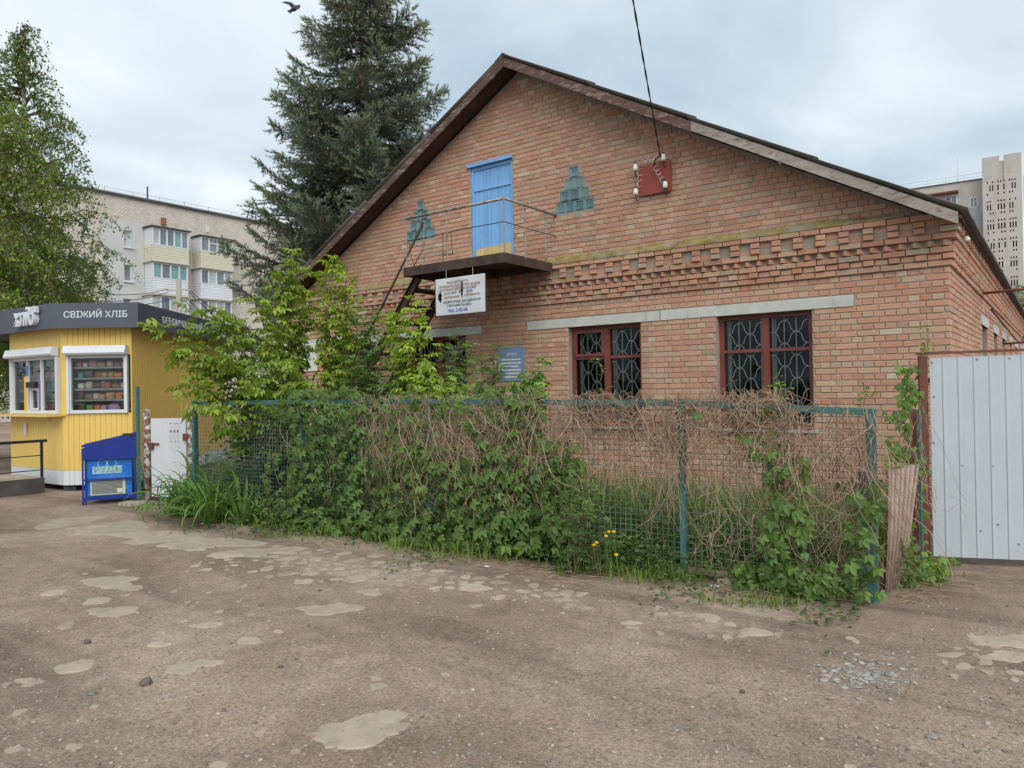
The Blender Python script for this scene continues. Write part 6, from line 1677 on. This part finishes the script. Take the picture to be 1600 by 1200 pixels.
# --- main creeper
c1 = thing('climbing_creeper', 'dense dark green creeper smothering the middle fence panels', 'creeper', fp3(4.6, 0, .05))
place_leaves(c1, CREEP, *creeper_leaves([(440, 560, 604, 655, 90), (560, 745, 612, 645, 44), (452, 560, 650, 835, 360), (455, 490, 640, 800, 70), (540, 905, 715, 860, 880), (545, 625, 632, 720, 80), (600, 680, 650, 730, 34), (640, 760, 655, 740, 44), (745, 850, 604, 700, 120), (750, 900, 690, 865, 260), (400, 470, 700, 830, 70), (470, 900, 790, 850, 240), (870, 930, 720, 870, 40)], .058, .105, 1.0, -.16, .30), MAT['creeper'], 300)
drystems([(555, 900, 620, 672, 560, .12, .5, .3, .32), (560, 900, 630, 730, 460, .25, .75, .85, .18), (420, 560, 640, 720, 40, .3, .8, .6, .2), (640, 900, 700, 800, 80, .3, .8, .8, .2)]).build('stems', MAT['drystem'], c1, kind='stuff')
drystems([(560, 900, 630, 700, 150, .3, .9, .9, .16), (600, 900, 690, 790, 90, .25, .6, .8, .2)], .0016, .0038, .10, .28).build('outer_stems', MAT['drystem'], c1, kind='stuff')
# --- right creeper
c2 = thing('young_creeper', 'lighter creeper climbing the last mesh panel beside the end post', 'creeper', fp3(.6, 0, .05))
place_leaves(c2, CREEP, *creeper_leaves([(1195, 1262, 690, 800, 50), (1190, 1268, 790, 940, 85), (1150, 1330, 880, 950, 130), (1312, 1382, 745, 860, 34), (1150, 1210, 655, 720, 9), (1055, 1100, 640, 650, 3), (1320, 1376, 850, 930, 14), (1185, 1230, 620, 645, 5)], .052, .096, 1.15, -.05, .17), MAT['creeper'], 220)
drystems([(900, 1240, 625, 680, 900, .12, .5, .25, .34), (900, 1240, 635, 740, 420, .2, .65, .7, .24), (1230, 1370, 632, 720, 190, .3, 1.1, .92, .14), (1030, 1070, 640, 760, 60, .3, .8, .9, .12), (1080, 1370, 700, 860, 170, .25, .7, .7, .24), (930, 1370, 900, 945, 30, .2, .6, .2, .15)]).build('stems', MAT['drystem'], c2, kind='stuff')
# --- creeper by the gate post
c3 = thing('gatepost_creeper', 'bright creeper hanging over the corrugated sheet and rusty gate post', 'creeper', (-1.0, -2.85, 0))
P, X, Zn, S, T = [], [], [], [], []
for x0, x1, y0, y1, n, d0_, d1_ in ((1400, 1438, 572, 660, 90, 6.25, 6.75), (1380, 1425, 640, 720, 40, 6.0, 6.5), (1385, 1420, 700, 740, 22, 5.9, 6.2), (1420, 1450, 690, 870, 36, 6.0, 6.35), (1395, 1480, 850, 930, 70, 5.7, 6.2), (1440, 1510, 870, 890, 16, 6.1, 6.4)):
    for _ in range(n):
        p = at(rp_.uniform(x0, x1), rp_.uniform(y0, y1), rp_.uniform(d0_, d1_)); p.z = max(p.z, .03)
        P.append(tuple(p)); X.append(np.array([rp_.normal(0, .5), -.4, -.7])); Zn.append(np.array([rp_.normal(.1, .3), -.8, .8])); S.append(rp_.uniform(.035, .062)); k = rp_.uniform(.8, 1.5); T.append((k*1.12, k, k*.75))
place_leaves(c3, CREEP, P, X, Zn, S, T, MAT['creeper'], 120)
mb = MB()
for k in range(34):
    p = at(rp_.uniform(1385, 1445), rp_.uniform(620, 720), rp_.uniform(5.9, 6.3)); pts = []; v = np.array([rp_.normal(0, .008), rp_.normal(0, .008), -.05])
    for i in range(12): pts.append(tuple(p)); p = p+Vector(v+rp_.normal(0, .013, 3)); p.z = max(p.z, .02)
    kk = rp_.uniform(.6, 1.2); mb.tube(pts, .0022, 4, (kk, kk*.95, kk*.9), cap=False)
for pts in ([(1452, 660), (1470, 690), (1500, 770), (1512, 785)], [(1455, 790), (1480, 800), (1496, 788)], [(1445, 640), (1455, 600), (1457, 560)], [(1500, 788), (1510, 810), (1503, 830)], [(1446, 560), (1452, 535), (1448, 508), (1440, 500)]):
    mb.tube([tuple(at(x, y, 6.1 if y > 580 else 6.4)) for x, y in pts], .0014, 4, (.7, .6, .5), cap=False)
mb.build('stems', MAT['drystem'], c3, kind='stuff')
# --- woody shrubs behind the fence
def shrub(name, label, cat, rootpx, rootd, tips, tmpl, size, mt, nobj, bright=1.0, dens=1.0, young=.35, spread=.30, group=None, stemr=.014, ustart=.42):
    b = at(rootpx, 620, rootd); b.z = 0; t = thing(name, label, cat, b, group); st_ = MB(); P, X, Zn, S, T = [], [], [], [], []
    for tip in tips:
        e = at(*tip); e = np.array(e); r0 = np.array([b.x, b.y, 0.0])+np.append(rp_.normal(0, .08, 2), 0); n = 12; pts = []
        mid = r0*.45+e*.55; mid[2] = e[2]*rp_.uniform(.62, .75); mid[:2] = r0[:2]*.62+e[:2]*.38
        for i in range(n+1):
            u = i/n; pts.append((1-u)**2*r0+2*u*(1-u)*mid+u*u*e+rp_.normal(0, .012, 3))
        L = np.linalg.norm(e-r0); st_.tube([tuple(p) for p in pts], [stemr*(1-.8*i/n) for i in range(n+1)], 5, cap=False)
        m_ = int(L*7*dens)
        for j in range(m_):
            u = ustart+(1-ustart)*(j+rp_.random())/m_; i = min(n-1, int(u*n)); f = u*n-i; p = pts[i]*(1-f)+pts[i+1]*f
            a = rp_.uniform(0, 6.28); d = np.array([math.cos(a), math.sin(a), rp_.uniform(-.1, .7)]); tl = spread*rp_.uniform(.35, 1.1)*(1.15-.6*u)
            st_.tube([tuple(p), tuple(p+d*tl*.5+np.array([0, 0, .02])), tuple(p+d*tl)], .0035, 3, cap=False)
            for h in range(int(3+tl*9)):
                v = .25+.85*rp_.random(); pp = p+d*tl*v+rp_.normal(0, .03, 3); b2 = rp_.uniform(0, 6.28)
                if pp[2] < .05: continue
                P.append(pp); X.append(np.array([math.cos(b2), math.sin(b2), rp_.uniform(-.75, .1)])+d*.5); Zn.append(np.array([rp_.normal(0, .35), rp_.normal(0, .35), 1.0])); S.append(size*rp_.uniform(.65, 1.15))
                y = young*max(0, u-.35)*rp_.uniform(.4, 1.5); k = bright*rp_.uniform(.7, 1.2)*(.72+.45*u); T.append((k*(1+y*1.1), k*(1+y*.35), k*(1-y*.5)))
        for h in range(4):
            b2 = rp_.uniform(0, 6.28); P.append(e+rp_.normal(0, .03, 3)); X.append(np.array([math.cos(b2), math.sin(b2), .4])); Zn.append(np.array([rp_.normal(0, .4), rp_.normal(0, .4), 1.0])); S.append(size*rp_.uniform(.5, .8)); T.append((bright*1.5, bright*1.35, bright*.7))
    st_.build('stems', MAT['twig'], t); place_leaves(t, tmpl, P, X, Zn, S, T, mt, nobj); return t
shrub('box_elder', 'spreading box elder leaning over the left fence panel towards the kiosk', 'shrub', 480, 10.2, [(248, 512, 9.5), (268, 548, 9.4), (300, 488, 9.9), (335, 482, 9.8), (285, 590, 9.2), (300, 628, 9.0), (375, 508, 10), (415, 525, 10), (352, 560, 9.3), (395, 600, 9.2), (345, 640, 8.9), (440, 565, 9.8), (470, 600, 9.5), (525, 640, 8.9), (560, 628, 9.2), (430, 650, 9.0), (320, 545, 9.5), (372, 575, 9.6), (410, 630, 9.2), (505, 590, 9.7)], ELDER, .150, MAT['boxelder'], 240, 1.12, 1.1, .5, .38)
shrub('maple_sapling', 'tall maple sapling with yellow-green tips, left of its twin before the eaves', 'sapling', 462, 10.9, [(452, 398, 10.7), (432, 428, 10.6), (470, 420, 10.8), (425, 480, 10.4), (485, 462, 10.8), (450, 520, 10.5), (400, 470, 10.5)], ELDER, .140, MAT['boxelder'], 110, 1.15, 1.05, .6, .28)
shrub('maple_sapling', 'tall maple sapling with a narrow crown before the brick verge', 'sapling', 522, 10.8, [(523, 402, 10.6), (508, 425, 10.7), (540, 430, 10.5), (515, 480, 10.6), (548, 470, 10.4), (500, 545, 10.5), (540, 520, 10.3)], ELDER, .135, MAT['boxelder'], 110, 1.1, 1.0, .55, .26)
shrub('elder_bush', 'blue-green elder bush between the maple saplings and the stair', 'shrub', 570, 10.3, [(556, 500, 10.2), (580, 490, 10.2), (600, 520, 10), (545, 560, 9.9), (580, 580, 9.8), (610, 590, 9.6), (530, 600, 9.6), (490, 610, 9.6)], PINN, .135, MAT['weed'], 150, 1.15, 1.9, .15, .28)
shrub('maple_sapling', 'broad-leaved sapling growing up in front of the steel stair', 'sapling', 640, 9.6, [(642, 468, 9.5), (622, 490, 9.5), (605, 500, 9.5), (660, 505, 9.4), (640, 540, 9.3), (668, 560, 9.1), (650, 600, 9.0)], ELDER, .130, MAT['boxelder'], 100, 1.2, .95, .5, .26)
shrub('elder_bush', 'slim leafy stem before the window beside the stair', 'shrub', 705, 9.6, [(716, 522, 9.6), (695, 545, 9.5), (735, 545, 9.6), (712, 580, 9.3), (680, 600, 9.1)], PINN, .115, MAT['weed'], 90, 1.2, 1.7, .2, .22)
shrub('elder_bush', 'leafy stem reaching the edge of the blue information panel', 'shrub', 765, 9.4, [(770, 545, 9.4), (752, 562, 9.3), (775, 570, 9.2), (745, 600, 9.0), (765, 612, 8.8)], PINN, .115, MAT['weed'], 90, 1.2, 1.7, .15, .22)
shrub('ash_seedling', 'low bright yellow-green seedling clump just above the fence rail', 'shrub', 690, 8.7, [(x, y, 8.4) for x, y in ((655, 612), (675, 600), (695, 590), (715, 598), (735, 610), (700, 618), (720, 622), (668, 622))], PINN, .12, MAT['boxelder'], 90, 1.5, 1.3, .4, .18, ustart=.65)
shrub('vine_shoot', 'broad creeper shoots rising over the rail before the blue information panel', 'shrub', 820, 8.2, [(842, 565, 8.1), (822, 582, 8.1), (850, 600, 7.9), (800, 600, 8.0), (780, 615, 7.9), (835, 620, 7.7), (810, 640, 7.6)], CREEP, .088, MAT['creeper'], 80, 1.3, 1.0, .35, .16, stemr=.007, ustart=.5)
for nm_, lab, tips in (('twining_shoot', 'thin creeper shoot standing before the left red window', [(934, 560, 7.0), (948, 612, 6.9)]), ('twining_shoot', 'thin creeper shoot standing before the right red window', [(1212, 588, 6.1), (1200, 612, 6.0), (1222, 600, 6.1)]), ('twining_shoot', 'single bare shoot above the fence rail before plain brick', [(1350, 598, 5.7), (1346, 622, 5.6)]), ('twining_shoot', 'green tipped shoot rising above the rusty gate post', [(1450, 512, 6.5), (1444, 540, 6.5)])):
    b = at(tips[0][0], 640, tips[0][2]); shrub(nm_, lab, 'creeper', tips[0][0]+4, tips[0][2], tips, CREEP, .030, MAT['creeper'], 8, 1.5, .3, .5, .05, stemr=.004, ustart=.88)
shrub('dark_bush', 'dark leafy bush packed behind the left mesh panel', 'shrub', 415, 10.1, [(x, y, d) for x, y, d in ((360, 690, 9.9), (380, 660, 10), (400, 640, 10), (420, 680, 9.8), (440, 650, 9.8), (400, 720, 9.6), (370, 740, 9.7), (435, 730, 9.4), (450, 690, 9.5), (415, 760, 9.4), (385, 700, 10.2))], SIMPLE, .10, MAT['weed'], 60, .8, 2.2, .1, .32, ustart=.15)
# --- yard growth behind the mesh
def blades(n, samp, h0, h1, w0, tint=(1, 1, 1), lean=.5):
    Vs, Fs, Ts = [], [], []
    P = np.array([samp() for _ in range(n)]); H = rp_.uniform(h0, h1, n); A = rp_.uniform(0, 6.28, n); LN = rp_.uniform(.1, 1, n)*lean; Wd = w0*rp_.uniform(.6, 1.3, n)
    dx, dy = np.cos(A), np.sin(A); lev = [0, .4, .75, 1.0]; wid = [1, .85, .55, .0]
    V = np.zeros((n, 7, 3)); idx = 0
    for l, w_ in zip(lev, wid):
        c = np.stack([P[:, 0]+dx*LN*H*l*l, P[:, 1]+dy*LN*H*l*l, P[:, 2]+H*l*(1-.25*LN*l)], 1); sdv = np.stack([-dy*Wd*w_/2, dx*Wd*w_/2, 0*dx], 1)
        if w_ > 0: V[:, idx] = c-sdv; V[:, idx+1] = c+sdv; idx += 2
        else: V[:, idx] = c
    f = np.array([(0, 1, 3), (0, 3, 2), (2, 3, 5), (2, 5, 4), (4, 5, 6)]); F = f[None]+(np.arange(n)*7)[:, None, None]
    k = rp_.uniform(.65, 1.25, n); y = rp_.uniform(-.1, .3, n); T = np.stack([k*(1+y)*tint[0], k*tint[1], k*(1-y)*tint[2]], 1)
    return V.reshape(-1, 3), F.reshape(-1, 3), np.repeat(T, 7, 0)
def yard():
    return (rp_.uniform(-12.5, -1.2), -.2-4.0*rp_.random()**.7, -.01)
def yard2():
    return (rp_.uniform(-5.2, -1.3), rp_.uniform(-4.05, -2.2), -.01)
V, F, T = merge([blades(9000, yard, .25, .62, .013), blades(6000, yard2, .3, .72, .012, (1.1, 1.1, .9))])
yg = link('yard_grass', np_mesh('yard_grass', V, F, T, MAT['grass']), kind='stuff'); yg['label'] = 'tall unmown grass in the yard behind the mesh fence'; yg['category'] = 'grass'
def leafstuff(n, samp, smin, smax, tmpl, mt, name, label, cat, bright=1.0):
    P = np.array([samp() for _ in range(n)]); a = rp_.uniform(0, 6.28, n)
    X = np.stack([np.cos(a), np.sin(a), rp_.uniform(-.5, .4, n)], 1); Zn = np.stack([rp_.normal(0, .4, n), rp_.normal(-.25, .4, n), np.ones(n)], 1)
    k = bright*rp_.uniform(.6, 1.25, n); y = rp_.uniform(-.1, .25, n); T = np.stack([k*(1+y), k, k*(1-y)], 1)
    V, F, TT = scatter(tmpl, frames(P, X, Zn, rp_.uniform(smin, smax, n)), T)
    o = link(name, np_mesh(name, V, F, TT, mt), kind='stuff'); o['label'] = label; o['category'] = cat; return o
def yweeds():
    x = rp_.uniform(-11.5, -1.4); left = x < -5.5; y = rp_.uniform(-4.2, -3.0 if not left else -1.6); return (x, y, rp_.uniform(.03, 1.0 if left else .55)*rp_.random()**.6)
leafstuff(9000, yweeds, .05, .11, SIMPLE, MAT['weed'], 'yard_weeds', 'mixed leafy weeds crowding the yard behind the fence', 'weeds')
def strip():                                       # foot of the fence, lane side
    s = rp_.uniform(.0, 8.6); p = fp3(s, 0, .0); wdt = .22+.16*math.sin(s*2.1)+.14*math.sin(s*5.3+1)
    o = abs(rp_.normal(0, 1))*max(.08, wdt)*.9; hh = max(.05, .34-.5*o)
    q = p+fn*o; return (q.x, q.y, gz(q.x, q.y)+.01+hh*rp_.random()**1.4)
leafstuff(5200, strip, .022, .058, SIMPLE, MAT['weed'], 'verge_weeds', 'low leafy weeds along the foot of the fence', 'weeds', .95)
def bushy():                                       # weeds thickest round the dandelions
    px, py = rp_.uniform(868, 1085), rp_.uniform(872, 903); p = fz(px, py); q = rp_.random()
    return (p.x, p.y, gz(p.x, p.y)+.01+(.10+.22*math.sin((px-868)/217*math.pi))*q**1.3)
leafstuff(1500, bushy, .03, .075, PINN, MAT['weed'], 'dandelion_patch_weeds', 'bushy feathery weeds around the dandelions', 'weeds', 1.05)
def bushy2():
    px, py = rp_.uniform(395, 560), rp_.uniform(812, 838); p = fz(px, py); return (p.x, p.y, gz(p.x, p.y)+.01+.26*rp_.random()**1.3)
leafstuff(900, bushy2, .03, .07, SIMPLE, MAT['weed'], 'lily_side_weeds', 'low rounded weeds between the day lilies and the creeper', 'weeds', 1.05)
def tuft(cx, cy, sx, sy):
    def f():
        p = fz(rp_.normal(cx, sx), rp_.normal(cy, sy)); return (p.x, p.y, gz(p.x, p.y)-.005)
    return f
V, F, T = merge([blades(n, tuft(*a), h0, h1, .008, (1.05, 1.1, .9), .9) for n, a, h0, h1 in ((500, (770, 868, 45, 7), .08, .26), (320, (650, 855, 30, 6), .06, .2), (420, (940, 888, 36, 7), .08, .24), (300, (1040, 905, 40, 6), .06, .2), (260, (500, 835, 50, 6), .06, .2), (240, (390, 815, 30, 5), .06, .2), (120, (225, 795, 14, 3), .04, .12), (160, (1190, 945, 40, 5), .04, .12), (60, (1455, 905, 22, 7), .06, .2), (140, (885, 866, 15, 6), .15, .32))])
vg = link('verge_grass', np_mesh('verge_grass', V, F, T, MAT['grass']), kind='stuff'); vg['label'] = 'short grass tufts growing where the dirt lane meets the fence'; vg['category'] = 'grass'
# leafy weed standing out at the fence foot
shrub('tall_weed', 'grey-green feathery weed beside the dandelions at the fence foot', 'weed', 905, 6.25, [(900, 735, 6.2), (925, 760, 6.1), (890, 770, 6.2), (940, 790, 6.1), (910, 800, 6.1), (880, 800, 6.2)], PINN, .058, MAT['weed'], 60, 1.1, 2.2, .1, .12, stemr=.006, ustart=.25)
shrub('tall_weed', 'pale leafy weed beside the arching day lilies', 'weed', 425, 8.7, [(420, 765, 8.6), (440, 780, 8.5), (405, 780, 8.6), (455, 795, 8.4)], PINN, .055, MAT['weed'], 50, 1.2, 2.4, .1, .12, stemr=.006, ustart=.2)
shrub('tall_weed', 'bright weed at the foot of the corrugated sheet', 'weed', 1430, 5.75, [(1415, 850, 5.7), (1440, 860, 5.8), (1400, 880, 5.6), (1425, 890, 5.6)], PINN, .05, MAT['weed'], 40, 1.3, 2.4, .2, .12, stemr=.005, ustart=.2)
# --- day lilies
LILY = []
for v in range(5):
    mb = MB(); n = 9; vs = []; bend = .75+.28*v
    x = z = 0.0; ang = R(84-4*v)
    pts = [(0, 0)]
    for i in range(n):
        x += math.cos(ang)/n; z += math.sin(ang)/n; ang -= bend*(1.5*(i+1)/n)*.30*(1.2 if i > 4 else .8); pts.append((x, z))
    for i, (x, z) in enumerate(pts):
        w_ = .030*(1-(i/n)**2.2)+.001; vs += [(x, w_/1.2, z+w_*.25), (x, 0, z-w_*.25), (x, -w_/1.2, z+w_*.25)]
    fs = [(3*i+j, 3*i+3+j, 3*i+4+j, 3*i+1+j) for i in range(n) for j in (0, 1)]
    mb.add(vs, fs, (1, 1, 1) if v % 2 else (1.12, 1.08, .9)); LILY.append(mb.mesh('leaf', MAT['lily'], True))
for px, py, n, h, lab in ((290, 806, 62, .62, 'day lily clump arching over the lane before the small white gate'), (332, 816, 64, .60, 'day lily clump between its neighbours at the foot of the mesh'), (378, 818, 60, .55, 'day lily clump with pale leaf bases nearest the feathery weed'), (318, 800, 50, .72, 'tall upright day lily clump against the left fence post'), (354, 808, 46, .58, 'day lily clump behind the front ones, close to the mesh'), (272, 806, 14, .48, 'small day lily clump trailing onto the dirt at the gate slab')):
    p = fz(px, py); g = gz(p.x, p.y); t = thing('day_lily', lab, 'day lily', (p.x, p.y, g), 'day lilies at the kiosk end of the fence')
    for k in range(n):
        a = rp_.uniform(0, 6.28); rr_ = rp_.uniform(0, .10); s = h*rp_.uniform(.8, 1.65)
        M = Matrix.Translation((p.x+math.cos(a)*rr_, p.y+math.sin(a)*rr_, g-.01)) @ Matrix.Rotation(a, 4, 'Z') @ Matrix.Rotation(rp_.normal(.22, .16), 4, 'Y') @ Matrix.Rotation(rp_.normal(0, .2), 4, 'X') @ Matrix.Diagonal((s, s, s, 1))
        link('leaf', LILY[rp_.integers(0, 5)], t, mw=M)
# --- dandelions
def dandelion(px, py, dep, lab, grp):
    p = at(px, py, dep); g = gz(p.x, p.y); t = thing('dandelion', lab, 'dandelion', (p.x, p.y, g), grp)
    mb = MB(); mb.tube([(p.x+.03, p.y+.02, g), (p.x+.01, p.y, g+(p.z-g)*.6), tuple(p)], .003, 5); mb.build('stem', MAT['grass'], t)
    mb = MB(); c = Vector(p); up = (Vector((0, 0, 1))-FWD*.6).normalized(); u = up.orthogonal().normalized(); v = up.cross(u)
    for r_, k_, h_ in ((.014, 16, .003), (.010, 12, .006), (.006, 8, .008)):
        for i in range(k_):
            an = 2*math.pi*i/k_; d = u*math.cos(an)+v*math.sin(an); s = up.cross(d)*.0028
            mb.add([c+s, c-s, c+d*r_-s*1.2+up*h_, c+d*r_+s*1.2+up*h_], [(0, 1, 2, 3)])
    mb.build('flower', MAT['dandelion'], t)
for px, py, d in ((947, 838, 5.75), (932, 848, 5.75), (928, 852, 5.8), (951, 831, 5.8), (963, 867, 5.6), (959, 831, 5.8), (944, 833, 5.85)):
    dandelion(px, py, d+.32, 'yellow dandelion in the weed patch at the fence foot', 'dandelions in the weed patch at the fence foot')
for px, py, d in ((958, 757, 6.9), (968, 762, 7.1), (1018, 745, 7.0)):
    dandelion(px, py, d, 'small yellow flower in the yard grass behind the mesh', 'yellow flowers in the yard grass')
# --- litter
def scrap(px, py, s, lab, mt, cat='litter'):
    p = fz(px, py); g = gz(p.x, p.y); r_ = random.Random(px*7+py); mb = MB(); n = 5; vs = []
    for i in range(n):
        for j in range(n):
            vs.append((p.x+(i/(n-1)-.5)*s*1.3+r_.uniform(-.1, .1)*s, p.y+(j/(n-1)-.5)*s+r_.uniform(-.1, .1)*s, g+.006+r_.uniform(0, .42)*s))
    mb.add(vs, [(i*n+j, i*n+n+j, i*n+n+j+1, i*n+j+1) for i in range(n-1) for j in range(n-1)])
    o = mb.build('litter_scrap', mt); tag(recentre(o, (p.x, p.y, g)), lab, cat); o.modifiers.new('t', 'SOLIDIFY').thickness = .0015
MAT['bag'] = mat('white_polythene', (.68, .70, .72), .4, .06, 9, 40, 0)
scrap(905, 868, .07, 'crumpled white bag in the weeds below the dandelions', MAT['bag']); scrap(903, 880, .06, 'second crumpled white bag under the weeds by the dandelions', MAT['bag']); scrap(888, 897, .045, 'white scrap lying on bare dirt near the dandelions', MAT['paper'])
scrap(627, 843, .05, 'white scrap among verge weeds under the creeper', MAT['bag']); scrap(648, 847, .03, 'tiny white scrap beside grass under the creeper', MAT['paper']); scrap(466, 833, .06, 'pale crumpled paper on dirt past the lilies', MAT['paper']); scrap(440, 828, .06, 'dusty grey paper on dirt near the pale weed', MAT['ramptop'])
scrap(380, 812, .06, 'grey scrap under the day lilies', MAT['ramptop']); scrap(315, 818, .03, 'small white scrap on dirt before the day lilies', MAT['paper']); scrap(1118, 921, .05, 'white torn packet on dirt below the end mesh panel', MAT['paper']); scrap(760, 891, .03, 'flat white scrap beside dry straw on the verge', MAT['paper'])
p = fz(1132, 917); mb = MB(); mb.obox(p+Vector((0, 0, .03)), Vector((.05, .02, 0)), Vector((-.015, .035, 0)), Vector((0, 0, .03))); tag(recentre(mb.build('brick_fragment', MAT['stonepatch']), p), 'pinkish broken brick piece below the end mesh panel', 'brick')
# --- dry straw and twigs on the verge
mb = MB()
for cx, cy, sx, sy, n in ((720, 872, 40, 7, 60), (820, 890, 50, 6, 60), (560, 848, 60, 5, 60), (1130, 930, 60, 8, 50), (900, 900, 30, 6, 40), (1420, 925, 40, 10, 36), (1480, 905, 30, 8, 8), (640, 865, 40, 5, 30)):
    for _ in range(n):
        p = fz(rp_.normal(cx, sx), rp_.normal(cy, sy)); L = rp_.uniform(.06, .34); a = rp_.normal(.4, .7); g = gz(p.x, p.y)+.006
        kk = rp_.uniform(.5, 1.1); q = p+Vector((math.cos(a)*L, math.sin(a)*L, 0))
        mb.tube([(p.x, p.y, g), ((p.x+q.x)/2+rp_.normal(0, .015), (p.y+q.y)/2+rp_.normal(0, .015), g+rp_.uniform(0, .03)), (q.x, q.y, gz(q.x, q.y)+.006)], rp_.uniform(.0012, .0035), 4, (kk, kk*.95, kk*.85), cap=False)
sw = mb.build('dry_straw', MAT['drystem'], kind='stuff'); sw['label'] = 'dry straw and twigs strewn along the verge'; sw['category'] = 'straw'
